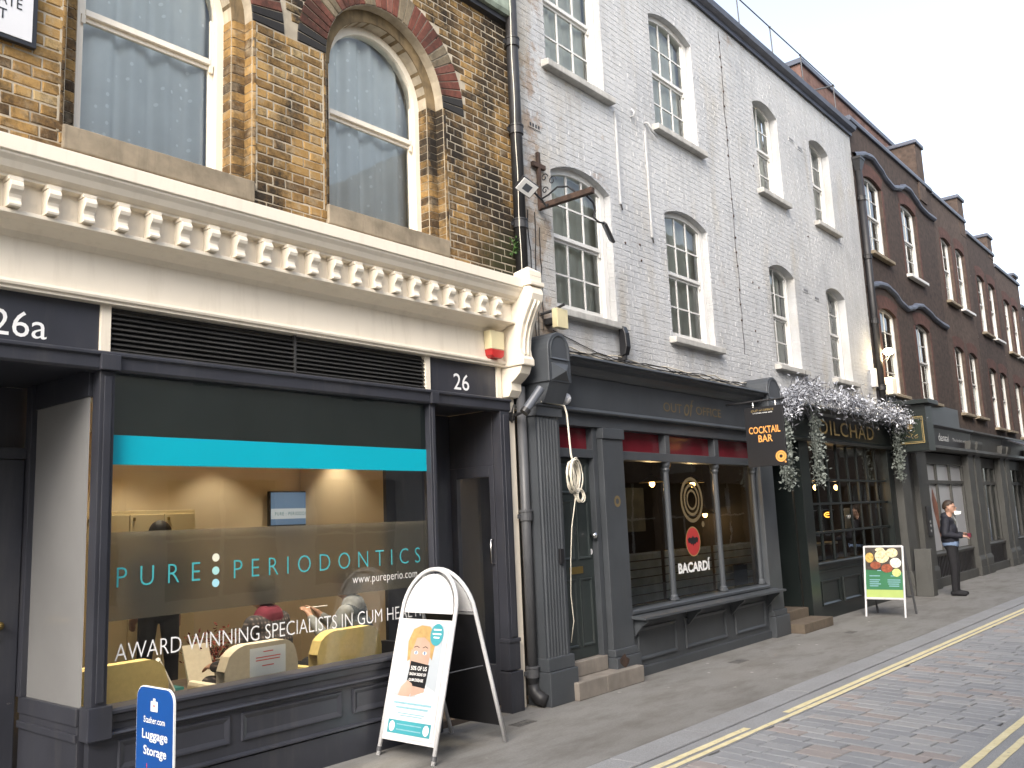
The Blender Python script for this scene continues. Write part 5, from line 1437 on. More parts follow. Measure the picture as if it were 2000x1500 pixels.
# gilded ring device, maker's roundel and name on the middle pane
gl = 5.371
def disc_ring(cx, cz, ro, ri, mat, parent, y, sx=1.0, name='ring', n=40):
    m = MB()
    a = [(cx + sx * ro * math.cos(2 * PI * k / n), y, cz + ro * math.sin(2 * PI * k / n)) for k in range(n + 1)]
    b = [(cx + sx * ri * math.cos(2 * PI * k / n), y, cz + ri * math.sin(2 * PI * k / n)) for k in range(n + 1)]
    if ri > 0: m.ring(b, a)
    else: m.add(a[:-1], [tuple(range(n))])
    return m.build(name, mat, parent, fix=False)
dv = disc_ring(9.74, 1.845, .275, .232, 'gold_dim', wb, gl); dv['label'] = 'gilded concentric rings on the bar window'
disc_ring(9.74, 1.845, .195, .160, 'gold_dim', dv, gl); disc_ring(9.74, 1.845, .125, .098, 'gold_dim', dv, gl); disc_ring(9.98, 1.545, .036, .0, 'gold_dim', dv, gl)
MAT['bat_red'] = plain('roundel_red', (.42, .035, .035), .4, .05, 6, bmp=0)
rd = disc_ring(9.70, 1.345, .175, 0, 'bat_red', wb, gl - .0005, name='roundel')
disc_ring(9.70, 1.345, .178, .166, 'gold', rd, gl - .001, name='rim')
m = MB(); bat = [(-.13, .03), (-.09, .055), (-.05, .04), (-.022, .05), (-.012, .07), (0, .055), (.012, .07), (.022, .05), (.05, .04), (.09, .055), (.13, .03), (.11, -.02), (.08, -.008), (.05, -.035), (.02, -.025), (0, -.06), (-.02, -.025), (-.05, -.035), (-.08, -.008), (-.11, -.02)]
m.add([(9.70 + x, gl - .0012, 1.345 + z) for x, z in bat], [tuple(range(len(bat)))]); m.build('bat_emblem', 'black_print', rd, fix=False)
text('BACARD\u00cd', (9.305, 10.085, .985, 1.135), 'y', gl, 'white_print', wb, weight=.038, spacing=1.0, split=True)
gs = plain('poster_paper', (.10, .085, .05), .7, .3, 6, bmp=0); MAT['poster_dim'] = gs
m = MB(); m.box(8.55, 8.95, 5.56, 5.565, 1.50, 2.0); pst = single('wine_poster', m, 'poster_dim', 'dim brown drinks poster hanging behind the first bar pane', 'poster')
fr = thing('menu_frame', 'thin silver framed menu leaning inside the bar window', 'picture frame', (10.98, 5.41, .706))
m = MB()
for xa, xb, za, zb in ((10.76, 10.78, .71, 1.00), (11.14, 11.16, .71, 1.00), (10.78, 11.14, .71, .728), (10.78, 11.14, .982, 1.00)): m.box(xa, xb, 5.40, 5.412, za, zb)
m.build('frame', 'chrome', fr); m = MB(); m.box(10.78, 11.14, 5.405, 5.41, .728, .982); m.build('menu_sheet', 'slate_jacket', fr)
disc_ring(7.93, 1.84, .06, .03, 'gold_dim', wb, 5.2535, name='gilt_rose')

# hanging bar sign, projecting from the fascia
SX = 10.60
sg = thing('hanging_sign', 'black hanging sign with orange COCKTAIL BAR lettering', 'sign', (SX, 4.75, 2.22))
m = MB(); m.box(SX, SX + .035, 4.485, 5.0, 2.225, 2.985); m.build('board', 'black_print', sg, bevel=.003)
text('COCKTAIL', (4.955, 4.535, 2.645, 2.735), 'x', SX - .0015, 'orange_print', sg, weight=.018, split=True)
text('BAR', (4.835, 4.645, 2.535, 2.625), 'x', SX - .0015, 'orange_print', sg, weight=.018, split=True)
text('OUT of OFFICE', (4.905, 4.60, 2.925, 2.952), 'x', SX - .0015, 'gold', sg, shear=.1)
text('COCKTAILS  WINES  BITES', (4.885, 4.62, 2.898, 2.912), 'x', SX - .0015, 'white_print', sg)
def xring(cy, cz, ro, ri, mat, par, x, n=32):
    m = MB(); a = [(x, cy + ro * math.cos(2 * PI * k / n), cz + ro * math.sin(2 * PI * k / n)) for k in range(n + 1)]; b = [(x, cy + ri * math.cos(2 * PI * k / n), cz + ri * math.sin(2 * PI * k / n)) for k in range(n + 1)]
    if ri > 0: m.ring(a, b)
    else: m.add(a[:-1], [tuple(range(n))[::-1]])
    return m.build('ring', mat, par, fix=False)
xring(4.555, 2.34, .070, .050, 'orange_print', sg, SX - .0015); xring(4.555, 2.34, .046, .022, 'orange_print', sg, SX - .0015); xring(4.502, 2.268, .012, 0, 'orange_print', sg, SX - .0015)
m = MB(); m.tube([(SX + .018, 5.26, 3.06), (SX + .018, 4.46, 3.06)], .014, 8); m.build('arm', 'iron_black', sg)
for y in (4.58, 4.88):
    m = MB(); m.tube([(SX + .018, y, 3.055), (SX + .018, y, 2.985)], .007, 6); m.ball((SX + .018, y, 3.01), .014, (1, 1, 1), 8, 6); m.build('hanger', 'chrome', sg)

# ---------------------------------------------------------------- the dark restaurant front
ry = 5.35
def rbox(name, x0, x1, y0, y1, z0, z1, mat='rest_black', bevel=.004, parent=None): return gbox(name, x0, x1, y0, y1, z0, z1, mat, bevel, parent)
m = MB(); m.prism([(YW, 3.27), (5.10, 3.25), (5.08, 3.20), (5.20, 3.16), (5.24, 3.12), (5.27, 2.78), (5.22, 2.74), (5.26, 2.70), (YW, 2.70)], 11.94, 17.45, 'x'); rf = m.build('restaurant_fascia', 'rest_black', wb, bevel=.003)
text('DILCHAD', (13.75, 16.30, 2.83, 3.07), 'y', 5.2415, 'gold', rf, spacing=1.1, weight=.004, split=True)
m = MB(); m.box(11.95, 13.02, 6.35, 6.40, .25, 2.70); m.box(12.98, 13.02, 5.46, 6.35, .25, 2.70); m.box(11.935, 11.96, 5.46, 6.35, 0, 2.7); m.box(11.95, 13.02, 5.46, 6.4, 2.69, 2.72); m.build('restaurant_porch', 'rest_black', wb)
m = MB(); m.box(12.12, 12.86, 6.315, 6.348, .26, 2.35); rd_ = m.build('restaurant_door', 'rest_black', wb, bevel=.004)
m = MB(); m.tube([(12.75, 6.31, 1.1), (12.75, 6.27, 1.1), (12.75, 6.27, 1.4), (12.75, 6.31, 1.4)], .010, 8); m.build('pull_handle', 'brass', rd_)
rbox('step', 11.96, 13.00, 5.02, 5.36, 0, .125, 'stone_step_tan', .008); rbox('step', 11.97, 12.97, 5.36, 5.9, 0, .25, 'stone_step_tan', .008)
rbox('restaurant_post', 13.03, 13.38, 5.31, YW, 0, 2.70); rbox('restaurant_post', 17.12, 17.42, 5.31, YW, 0, 2.70)
m = MB(); m.box(13.38, 17.12, 5.37, YW, 0, .80); rr_ = m.build('restaurant_riser', 'rest_black', wb)
m = MB(); m.prism([(YW, .865), (5.31, .855), (5.30, .835), (5.34, .80), (YW, .80)], 13.38, 17.12, 'x'); m.build('restaurant_sill', 'rest_black', rr_, bevel=.003)
m = MB(); m.prism([(5.37, .74), (5.345, .73), (5.345, .715), (5.37, .705)], 13.39, 17.11, 'x'); m.build('moulding', 'rest_black', rr_)
for k in range(4):
    xa = 13.52 + k * .92; xb = xa + .78; m = MB(); za, zb = .20, .58; y0 = 5.3695
    def off(d, y): return [(xa + d, y, za + d), (xb - d, y, za + d), (xb - d, y, zb - d), (xa + d, y, zb - d)]
    ls = [off(0, y0), off(.005, y0 - .025), off(.022, y0 - .022), off(.045, y0 - .002)]
    for a, b in zip(ls, ls[1:]): m.add(a + b, [(i, (i + 1) % 4, 4 + (i + 1) % 4, 4 + i) for i in range(4)])
    m.build('riser_panel', 'rest_black', rr_)
rows_z = [.866, 1.30, 1.745, 2.12, 2.70]
ncol = 8; cw = (17.12 - 13.38) / ncol
for k in range(1, ncol):
    x = 13.38 + k * cw; rbox('glazing_bar', x - .02, x + .02, 5.385, 5.425, .866, 2.70, bevel=.002)
for z in rows_z[1:-1]: rbox('glazing_bar', 13.38, 17.12, 5.378, 5.432, z - .017, z + .017, bevel=.002)
for k in range(ncol):
    for a, b in zip(rows_z, rows_z[1:]):
        m = MB(); xa, xb = 13.38 + k * cw + .02, 13.38 + (k + 1) * cw - .02; dy = rng.uniform(-.004, .004)
        m.add([(xa, 5.405 + dy, a + .012), (xb, 5.405 - dy, a + .012), (xb, 5.405 - dy, b - .012), (xa, 5.405 + dy, b - .012)], [(0, 1, 2, 3)]); m.build('pane', 'bar_glass', wb, fix=False)
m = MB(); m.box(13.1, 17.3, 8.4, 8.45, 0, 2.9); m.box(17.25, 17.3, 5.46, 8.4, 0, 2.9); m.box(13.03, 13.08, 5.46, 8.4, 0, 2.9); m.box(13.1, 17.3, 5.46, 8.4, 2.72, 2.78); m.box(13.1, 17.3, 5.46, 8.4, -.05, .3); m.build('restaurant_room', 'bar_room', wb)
for i, (x, y) in enumerate(((14.9, 5.85), (15.85, 5.85))):
    t = thing('bulb_lamp', ['bare warm bulb glowing behind the garland end in the restaurant window', 'bare warm bulb glowing in the middle of the restaurant window'][i], 'lamp', (x, y, 1.98))
    m = MB(); m.tube([(x, y, 2.08), (x, y, 2.72)], .005, 6); m.build('flex', 'wire', t)
    m = MB(); m.ball((x, y, 2.03), .036, (1, 1, 1.3), 12, 8); m.build('bulb', 'lamp_warm', t, smooth=True)
    ld = bpy.data.lights.new('bulb', 'POINT'); ld.energy = 2.0; ld.color = (1, .62, .28); ld.shadow_soft_size = .04
    lo = bpy.data.objects.new('bulb_light', ld); COL.objects.link(lo); lo.parent = t; lo.location = (0, 0, -.05)
MAT['neon'] = emis('orange_neon', (1.0, .36, .05), 2.2)
m = MB(); m.tube([(15.1 + .16 * math.cos(2 * PI * k / 16), 5.75, 1.56 + .04 * math.sin(2 * PI * k / 16)) for k in range(16)], .008, 6, True); m.tube([(15.02, 5.75, 1.56), (15.18, 5.75, 1.57)], .008, 6)
single('neon_sign', m, 'neon', 'small orange neon sign glowing inside the restaurant window', 'neon sign')
m = MB(); m.box(15.05, 15.32, 5.452, 5.456, 1.32, 1.66); single('window_card', m, 'white_print', 'pale green and white rating card in the restaurant window', 'card')
MAT['box_brown'] = plain('brown_box', (.13, .105, .08), .8, .2, 6); MAT['box_lid'] = plain('white_lid', (.6, .6, .57), .6, .05, 6)
for i, x in enumerate((14.0, 14.55)):
    t = thing('storage_box', ['brown lidded box next to the mint green packet on the restaurant ledge', 'brown lidded box farther from the mint green packet on the ledge'][i], 'box', (x, 5.6, .868), 'boxes on the restaurant ledge')
    m = MB(); m.box(x - .17, x + .17, 5.50, 5.72, .868, 1.09); m.build('body', 'box_brown', t); m = MB(); m.box(x - .18, x + .18, 5.49, 5.73, 1.091, 1.125); m.build('lid', 'box_lid', t)
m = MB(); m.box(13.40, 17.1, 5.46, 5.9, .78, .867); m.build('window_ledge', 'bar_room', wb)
MAT['stripe_green'] = plain('green_packet', (.10, .30, .22), .6, .3, 20); MAT['ball_blue'] = plain('blue_bauble', (.02, .18, .30), .25, .1, 8)
m = MB(); m.box(13.50, 13.68, 5.50, 5.62, .868, 1.14); single('green_packet', m, 'stripe_green', 'tall mint green packet at the end of the restaurant ledge', 'packet')
m = MB(); m.ball((13.62, 5.6, 1.22), .075, (1, 1, 1), 14, 9); single('blue_bauble', m, 'ball_blue', 'round blue bauble resting on the mint green packet', 'bauble')

# ================================================================ THE BROWN BRICK TERRACE FARTHER DOWN
def brown_house(label, x0, x1, z_top, wins, mat, red=True, string=None, fw=.07, cols=2, chimney=None, name='brick_house', seedk=0):
    t = thing(name, label, 'house', ((x0 + x1) / 2, YW, 0))
    ops = [Opening(a, b, zb, zs, rise) for a, b, zb, zs, rise in wins]
    m = MB(); wall_sheet(m, x0, x1, 3.0, z_top, YW, YW + .3, ops); m.build('wall', mat, t, fix=False)
    m = MB(); m.box(x0 + .01, x1 - .01, 9.3, 9.4, 0, z_top); m.box(x0 + .01, x0 + .09, YW + .02, 9.3, 0, z_top); m.box(x1 - .09, x1 - .01, YW + .02, 9.3, 0, z_top); m.box(x0 + .1, x1 - .1, YW + .35, 9.3, 6.0, 6.1); m.build('rear_shell', mat, t)
    m = MB(); m.prism([(YW + .3, z_top), (YW - .05, z_top), (YW - .06, z_top + .05), (YW - .04, z_top + .11), (YW + .3, z_top + .11)], x0, x1, 'x'); m.build('coping', 'gutter', t, bevel=.004)
    m = MB(); m.prism([(YW + .30, z_top - .2), (YW + 3, z_top + .3), (YW + 3, z_top + .36), (YW + .30, z_top - .14)], x0 + .02, x1 - .02, 'x'); m.build('roof', 'slate', t)
    for i, o in enumerate(ops):
        w = sash(t, Opening(o.x0 + .003, o.x1 - .003, o.z0 + .002, o.zs, o.rise - .003), YW + .07, cols, 2 if cols == 2 else 1, fw=fw, curtain='drape', seed=i + 30 + seedk, sillz=o.z0 + .002, sill_h=.075, sill_y=YW - .11, sill_mat='white_wood' if i % 3 == 1 else 'stone_sill', yw=YW)
        if red:
            # rubbed red jambs and flat arch dressing, a few millimetres proud
            m = MB(); g = .12; y0 = YW - .006
            for xa, xb in ((o.x0 - g, o.x0 - .001), (o.x1 + .001, o.x1 + g)): m.box(xa, xb, y0, YW + .03, o.z0, o.zs)
            a = o.arc(12); b = [(o.xc + (x - o.xc) * 1.26, z + .26) for x, z in a]
            m.ring([(x, y0, z) for x, z in b], [(x, y0, z) for x, z in a]); m.ring([(x, y0, z) for x, z in a], [(x, YW + .03, z) for x, z in a]); m.ring([(x, YW + .02, z) for x, z in b], [(x, y0, z) for x, z in b])
            m.build('brick_dressing', 'red_dressing', t, fix=False)
    return t
b3 = brown_house('dark brown brick house with wavy string courses beside the white building', 17.38, 23.12, 9.36,
    [(17.95, 19.06, 6.74, 8.33, .10), (20.36, 21.50, 6.72, 8.35, .10), (18.06, 19.15, 3.88, 5.55, .10), (20.47, 21.57, 3.90, 5.57, .10)], 'brown_brick')
for pts in ([(17.40, 5.88), (17.72, 5.99), (18.2, 6.10), (18.62, 6.13), (19.05, 6.07), (19.5, 5.92), (19.95, 5.86), (20.3, 5.93), (20.75, 6.06), (21.1, 6.10), (21.5, 6.06), (22.1, 5.95), (22.6, 5.91), (23.1, 5.90)],
            [(17.40, 8.62), (17.72, 8.72), (18.1, 8.84), (18.55, 8.90), (19.0, 8.80), (19.4, 8.66), (19.85, 8.60), (20.3, 8.70), (20.75, 8.86), (21.1, 8.88), (21.5, 8.78), (21.95, 8.66), (22.5, 8.63), (23.1, 8.65)]):
    m = MB()
    fine = []
    for (xa, za), (xb, zb) in zip(pts, pts[1:]):
        for k in range(3):
            u = k / 3; w = u * u * (3 - 2 * u); fine.append((xa + (xb - xa) * u, za + (zb - za) * w))
    fine.append(pts[-1])
    sec = [(YW + .02, -.06), (YW - .05, -.055), (YW - .085, -.02), (YW - .085, .02), (YW - .06, .055), (YW + .02, .075)]
    for (y0, d0), (y1, d1) in zip(sec, sec[1:]): m.ring([(x, y0, z + d0) for x, z in fine], [(x, y1, z + d1) for x, z in fine])
    m.build('wavy_string_course', 'gutter', b3, fix=True)
# red attic wall set back behind the parapet, with party chimney
at = thing('attic_wall', 'set-back red brick attic wall rising behind the brown parapet', 'wall', (20.6, 6.1, 9.0))
m = MB(); m.box(16.7, 23.2, 6.05, 6.35, 8.6, 10.55); m.build('brickwork', 'attic_red', at); m = MB(); m.box(16.65, 23.2, 6.0, 6.40, 10.55, 10.66); m.build('coping', 'gutter', at, bevel=.01)
def stack(x0, x1, y0, y1, z1, label, mat='brown_brick_b', pots=0):
    t = thing('chimney_stack', label, 'chimney', ((x0 + x1) / 2, (y0 + y1) / 2, 9.0))
    m = MB(); m.box(x0, x1, y0, y1, 8.9, z1); m.build('stack', mat, t); m = MB(); m.box(x0 - .05, x1 + .05, y0 - .05, y1 + .05, z1, z1 + .10); m.build('cap', 'gutter', t, bevel=.02)
    for k in range(pots):
        m = MB(); m.lathe([(.11, z1 + .10), (.10, z1 + .45), (.12, z1 + .5), (.09, z1 + .5)], ((x0 + x1) / 2, y0 + .25 + k * .35, 0), 'z', 12); m.build('chimney_pot', 'attic_red', t)
stack(22.05, 22.62, 5.42, 6.6, 10.32, 'broad brown chimney at the end of the red attic wall')
stack(25.85, 26.42, 5.44, 6.6, 9.93, 'brown party wall chimney after the first pair of narrow windows')
stack(29.05, 29.62, 5.44, 6.6, 9.55, 'brown party wall chimney after the second pair of narrow windows')
stack(32.35, 32.95, 5.44, 6.6, 8.95, 'brown chimney closing the row of narrow windows')
stack(29.8, 30.6, 7.6, 8.4, 11.6, 'tall orange brick chimney behind the terrace roofs', 'attic_red', 2)
def pair(a, b, z1, z2, w=.92, h=1.62):
    return [(a, a + w, z1 - h, z1, .09), (b, b + w, z1 - h, z1, .09), (a + .08, a + .08 + w, z2 - h, z2, .09), (b + .08, b + .08 + w, z2 - h, z2, .09)]
b4 = brown_house('brown brick house with narrow paired sashes next to the wavy strings', 23.13, 26.38, 9.32, pair(23.57, 24.94, 8.28, 5.46), 'brown_brick_b', cols=2, fw=.06, seedk=9)
b5 = brown_house('brown brick house with paired sashes between two party chimneys', 26.39, 29.62, 9.02, pair(27.05, 28.38, 7.95, 5.28), 'brown_brick', cols=2, fw=.06, seedk=17)
b6 = brown_house('farthest brown brick house with paired sashes and low parapet', 29.63, 33.1, 8.72, pair(30.28, 31.5, 7.78, 5.15), 'brown_brick_b', cols=2, fw=.06, seedk=25)
b7 = brown_house('plain brown brick house at the far bend of the street', 33.11, 44.0, 8.0, pair(34.2, 36.2, 7.3, 4.9) + pair(38.2, 40.4, 7.3, 4.9), 'brown_brick', cols=2, fw=.06, seedk=33)

# ground floors of the terrace: piers, dental fascia, window posters, area railings
FY = 5.33
MAT['poster_white'] = plain('window_vinyl_white', (.38, .39, .41), .35, .05, 1.2, bmp=0)
MAT['poster_brown'] = plain('portrait_brown', (.22, .10, .07), .5, .35, 4, bmp=0)
MAT['dark_shop'] = plain('dark_shopfront', (.020, .020, .026), .4, .2, 3, bmp=.05)
def pier(t, xa, xb, z1=2.72, y0=5.20):
    m = MB(); m.box(xa, xb, y0, YW + .02, .45, z1); o = m.build('pier', 'pier', t, bevel=.006)
    m = MB(); m.box(xa - .03, xb + .03, y0 - .04, YW + .02, 0, .20); m.prism([(YW + .02, .20), (y0 - .035, .20), (y0 - .035, .36), (y0 - .005, .45), (YW + .02, .45)], xa - .02, xb + .02, 'x'); m.build('plinth', 'pier', o, bevel=.008)
    m = MB(); m.prism([(YW, z1 + .001), (y0 + .0, z1 + .001), (y0 - .06, z1 + .12), (y0 - .10, z1 + .30), (y0 - .10, z1 + .36), (YW, z1 + .36)], xa + .03, xb - .03, 'x'); m.build('scroll_bracket', 'pier', o, bevel=.01)
    return o
def shopfront(t, xa, xb, zs=.70, zt=2.50, parts=3, vinyl='poster_white', rails=True):
    m = MB(); m.box(xa, xb, FY + .03, YW + .02, .18, zs - .10); m.build('stall_board', 'dark_shop', t)
    m = MB(); m.box(xa, xb, FY - .10, YW + .02, 0, .18); m.build('kerb_plinth', 'pier', t, bevel=.006)
    m = MB(); m.prism([(YW, zs), (FY - .05, zs - .02), (FY - .07, zs - .05), (FY - .05, zs - .10), (YW, zs - .10)], xa, xb, 'x'); m.build('sill', 'pier', t, bevel=.004)
    w = (xb - xa) / parts
    for k in range(parts):
        for za, zb in ((zs, 2.08), (2.16, zt)):
            m = MB(); m.add([(xa + k * w + .03, FY + .05, za), (xa + (k + 1) * w - .03, FY + .05, za), (xa + (k + 1) * w - .03, FY + .05, zb), (xa + k * w + .03, FY + .05, zb)], [(0, 1, 2, 3)]); m.build('pane', vinyl, t, fix=False)
    for k in range(parts + 1):
        m = MB(); x = xa + k * w; m.box(x - .032, x + .032, FY, YW + .02, zs, zt + .02); m.build('mullion', 'pier', t, bevel=.004)
    m = MB(); m.box(xa, xb, FY + .005, YW + .02, 2.08, 2.16); m.box(xa, xb, FY + .005, YW + .02, zt, zt + .24); m.build('transom', 'pier', t, bevel=.004)
    if rails:
        for k in range(int((xb - xa) / .11)):
            m = MB(); x = xa + .06 + k * .11; m.tube([(x, FY - .05, .18), (x, FY - .05, .60)], .008, 5); m.build('railing_bar', 'iron_black', t)
def fascia(t, xa, xb, mat='dark_shop', ledge='pier', za=2.86, zb=3.36):
    m = MB(); m.prism([(YW, zb), (5.12, zb - .02), (5.12, zb - .06), (5.20, zb - .10), (5.24, za + .02), (YW, za + .02)], xa, xb, 'x'); o = m.build('shop_fascia', mat, t, bevel=.003)
    m = MB(); m.prism([(YW, za + .018), (5.10, za + .01), (5.09, za - .05), (5.16, za - .09), (YW, za - .09)], xa, xb, 'x'); m.build('fascia_ledge', ledge, t, bevel=.003)
    return o
pier(b3, 17.50, 18.02, 2.6); pier(b3, 18.55, 19.22)
m = MB(); m.box(18.02, 18.55, 5.30, YW + .02, 0, 2.9); m.build('entry_panel_wall', 'pier', b3)
shopfront(b3, 19.30, 22.50); pier(b3, 22.56, 23.06)
ff = fascia(b3, 17.95, 23.1)
text('dental', (20.35, 21.15, 3.00, 3.16), 'y', 5.208, 'white_print', ff, weight=-.01)
text('The kindest smile', (21.5, 22.7, 3.03, 3.10), 'y', 5.214, 'white_print', ff, weight=-.012)
m = MB(); m.box(17.4, 23.12, 5.42, YW - .001, 3.36, 3.86); m.build('painted_band', 'dark_shop', b3)
m = MB(); r = random.Random(6)
prt = [(20.05, 2.02), (20.20, 1.80), (20.45, 1.55), (20.75, 1.25), (20.9, .95), (20.95, .74), (20.45, .74), (20.3, .95), (20.15, 1.25), (20.02, 1.5), (19.95, 1.75)]
m.add([(x, FY + .045, z) for x, z in prt], [tuple(range(len(prt)))]); m.build('portrait_vinyl', 'poster_brown', b3, fix=False)
ip = thing('entry_phone', 'black entry phone panel with two pale buttons on the grey pier', 'intercom', (18.88, 5.19, 1.05))
m = MB(); m.box(18.76, 19.02, 5.165, 5.199, 1.05, 1.62); m.build('plate', 'black_print', ip, bevel=.004)
for z in (1.32, 1.24, 1.14):
    m = MB(); m.lathe([(.03, -.01), (.03, 0)], (18.89, 5.164, z), 'y', 10); m.build('button', 'grey_jacket', ip)
pier(b4, 23.20, 23.75); shopfront(b4, 23.85, 25.75, vinyl='bar_glass'); pier(b4, 25.8, 26.3); fascia(b4, 23.14, 26.37, 'pier')
m = MB(); m.box(23.8, 26.3, 6.6, 6.65, 0, 2.7); m.build('shop_room', 'room_wall', b4)
for bb, xa, xb in ((b5, 26.39, 29.6), (b6, 29.64, 33.0), (b7, 33.2, 43.9)):
    pier(bb, xa + .05, xa + .5); shopfront(bb, xa + .55, xb - .6, vinyl='bar_glass', rails=False); pier(bb, xb - .55, xb - .05); fascia(bb, xa, xb, 'dark_shop', 'dark_shop')
    m = MB(); m.box(xa, xb, 6.6, 6.65, 0, 2.7); m.build('shop_room', 'bar_room', bb)
    m = MB(); m.box(xa, xb, YW + .03, 6.6, 2.75, 2.85); m.build('shop_ceiling', 'bar_room', bb)
aw = thing('awning', 'dark awning edged with a row of white bulbs on the far shop', 'awning', (28.0, 5.0, 2.9))
m = MB(); m.prism([(5.10, 3.28), (4.55, 3.02), (4.55, 2.86), (4.58, 2.86), (4.58, 3.0), (5.10, 3.24)], 26.6, 29.4, 'x'); m.build('canvas', 'dark_shop', aw)
MAT['bulb_white'] = emis('white_bulb', (1, .97, .9), 3.0)
for k in range(14):
    m = MB(); m.ball((26.75 + k * .2, 4.54, 2.96), .03, (1, 1, 1), 8, 6); m.build('bulb', 'bulb_white', aw, smooth=True)

# projecting green sign box with its gilt border
gs_ = thing('projecting_sign', 'dark green projecting sign board with gilt double border', 'sign', (17.45, 4.95, 2.64))
MAT['sign_green'] = plain('sign_green', (.014, .024, .016), .4, .2, 4, bmp=.03)
m = MB(); m.box(17.30, 17.72, 4.60, 5.42, 2.64, 3.50); m.build('box', 'rest_black', gs_, bevel=.006); m = MB(); m.box(17.18, 17.84, 4.50, 5.44, 3.501, 3.58); m.build('box_roof', 'rest_black', gs_, bevel=.006)
m = MB(); m.box(17.285, 17.299, 4.65, 5.16, 2.775, 3.285); m.build('board', 'sign_green', gs_)
for d, tk in ((0.008, .012), (.035, .007)):
    m = MB(); a0, a1, b0, b1 = 4.65 + d, 5.16 - d, 2.775 + d, 3.285 - d; x = 17.284
    for q in ((a0, a1, b0, b0 + tk), (a0, a1, b1 - tk, b1), (a0, a0 + tk, b0 + tk, b1 - tk), (a1 - tk, a1, b0 + tk, b1 - tk)): m.add([(x, q[0], q[2]), (x, q[0], q[3]), (x, q[1], q[3]), (x, q[1], q[2])], [(0, 1, 2, 3)])
    m.build('gilt_border', 'gold', gs_, fix=False)
xring(4.90, 3.10, .055, 0, 'gold', gs_, 17.283)
m = MB(); r = random.Random(9)
for k in range(16):
    u = r.uniform(-.13, .13); v = r.uniform(-.07, .07); m.tube([(17.283, 4.90 + u, 2.95 + v), (17.283, 4.90 + u + r.uniform(-.05, .05), 2.95 + v + r.uniform(-.03, .03))], .005, 5)
m.build('gilt_emblem', 'gold', gs_)

# ================================================================ PIPES AND WALL FITTINGS
def pipe(name, label, x, y, z0, z1, r_, mat, collars, top=None, shoe=None, dx=0):
    t = thing(name, label, 'drainpipe', (x, y, z0))
    m = MB(); m.tube([(x, y, z0), (x + dx, y, z1)], r_, 14); m.build('pipe', mat, t, smooth=True)
    for z in collars:
        xx = x + dx * (z - z0) / (z1 - z0); m = MB(); m.lathe([(r_ + .001, -.045), (r_ + .014, -.04), (r_ + .014, .035), (r_ + .02, .04), (r_ + .02, .055), (r_ + .001, .06)], (xx, y, z), 'z', 16); m.box(xx - r_ - .045, xx + r_ + .045, y + r_ * .3, y + r_ * .3 + .015, z - .02, z + .02); m.build('collar', mat, t)
    if top:
        m = MB(); xx = x + dx; m.add([(xx - .06, y - .05, z1), (xx + .06, y - .05, z1), (xx + .06, y + .05, z1), (xx - .06, y + .05, z1), (xx - .13, y - .09, z1 + .22), (xx + .13, y - .09, z1 + .22), (xx + .13, y + .07, z1 + .22), (xx - .13, y + .07, z1 + .22)], [(0, 1, 5, 4), (1, 2, 6, 5), (2, 3, 7, 6), (3, 0, 4, 7), (4, 5, 6, 7)]); m.box(xx - .14, xx + .14, y - .10, y + .07, z1 + .22, z1 + .27); m.build('hopper', mat, t)
    if shoe:
        m = MB(); m.tube([(x, y, z0 + .02), (x, y - .01, z0 - .05), (x + .02, y - .06, z0 - .10), (x + .04, y - .12, z0 - .13)], [r_ + .002, r_ + .012, r_ + .016, r_ + .016], 14); m.build('shoe', shoe, t, smooth=True)
    return t
pipe('drainpipe', 'black cast iron drainpipe between the yellow brick and the white brick', 6.655, 5.375, 4.0, 8.3, .062, 'iron_black', (4.62, 5.62, 6.58))
pipe('drainpipe', 'grey painted drainpipe with open iron shoe beside the fluted pilaster', 6.505, 5.345, .18, 2.95, .046, 'grey_iron', (1.72, .30), shoe='iron_black')
pipe('drainpipe', 'black drainpipe with hopper head where the white brick ends', 17.45, 5.37, 3.1, 8.28, .065, 'iron_black', (3.9, 5.2, 6.5, 7.7), top=True)
# thin aerial cable clipped along the black pipe
m = MB(); m.tube([(6.59 + .006 * math.sin(i), 5.33, 4.0 + i * .14) for i in range(30)], .004, 5); tag(m.build('cable', 'wire_white', None), 'thin pale cable clipped down the black drainpipe', 'cable')

al = thing('alarm_box', 'cream and red burglar alarm box under the cornice end', 'alarm box', (6.15, 5.36, 3.17))
m = MB(); m.prism([(6.035, 3.44), (6.04, 3.265), (6.225, 3.265), (6.23, 3.44)], 5.285, 5.372, 'y'); m.build('case', 'alarm_cream', al, bevel=.008)
m = MB(); m.prism([(6.04, 3.264), (6.05, 3.21), (6.08, 3.185), (6.185, 3.185), (6.215, 3.21), (6.225, 3.264)], 5.285, 5.372, 'y'); m.build('strobe', 'alarm_red', al, bevel=.006)

cc = thing('security_camera', 'grey bullet security camera on the cream strip beneath the console', 'camera', (6.40, 5.25, 2.70))
m = MB(); m.tube([(6.36, 5.16, 2.705), (6.50, 5.09, 2.905)], .042, 14); m.build('body', 'cam_grey', cc, smooth=False); m = MB(); m.tube([(6.335, 5.172, 2.67), (6.36, 5.16, 2.706)], .046, 14); m.build('lens_hood', 'dark_plastic', cc)
m = MB(); m.tube([(6.40, 5.14, 2.73), (6.38, 5.25, 2.68), (6.40, 5.39, 2.66)], .014, 8); m.lathe([(.045, -.02), (.045, 0)], (6.40, 5.394, 2.66), 'y', 14); m.build('mount', 'dark_plastic', cc)
m = MB(); m.tube([(6.40, 5.38, 2.70), (6.34, 5.30, 2.76), (6.30, 5.28, 2.70), (6.32, 5.30, 2.62), (6.38, 5.36, 2.60), (6.40, 5.39, 2.62)], .005, 6); m.build('lead', 'wire', cc)

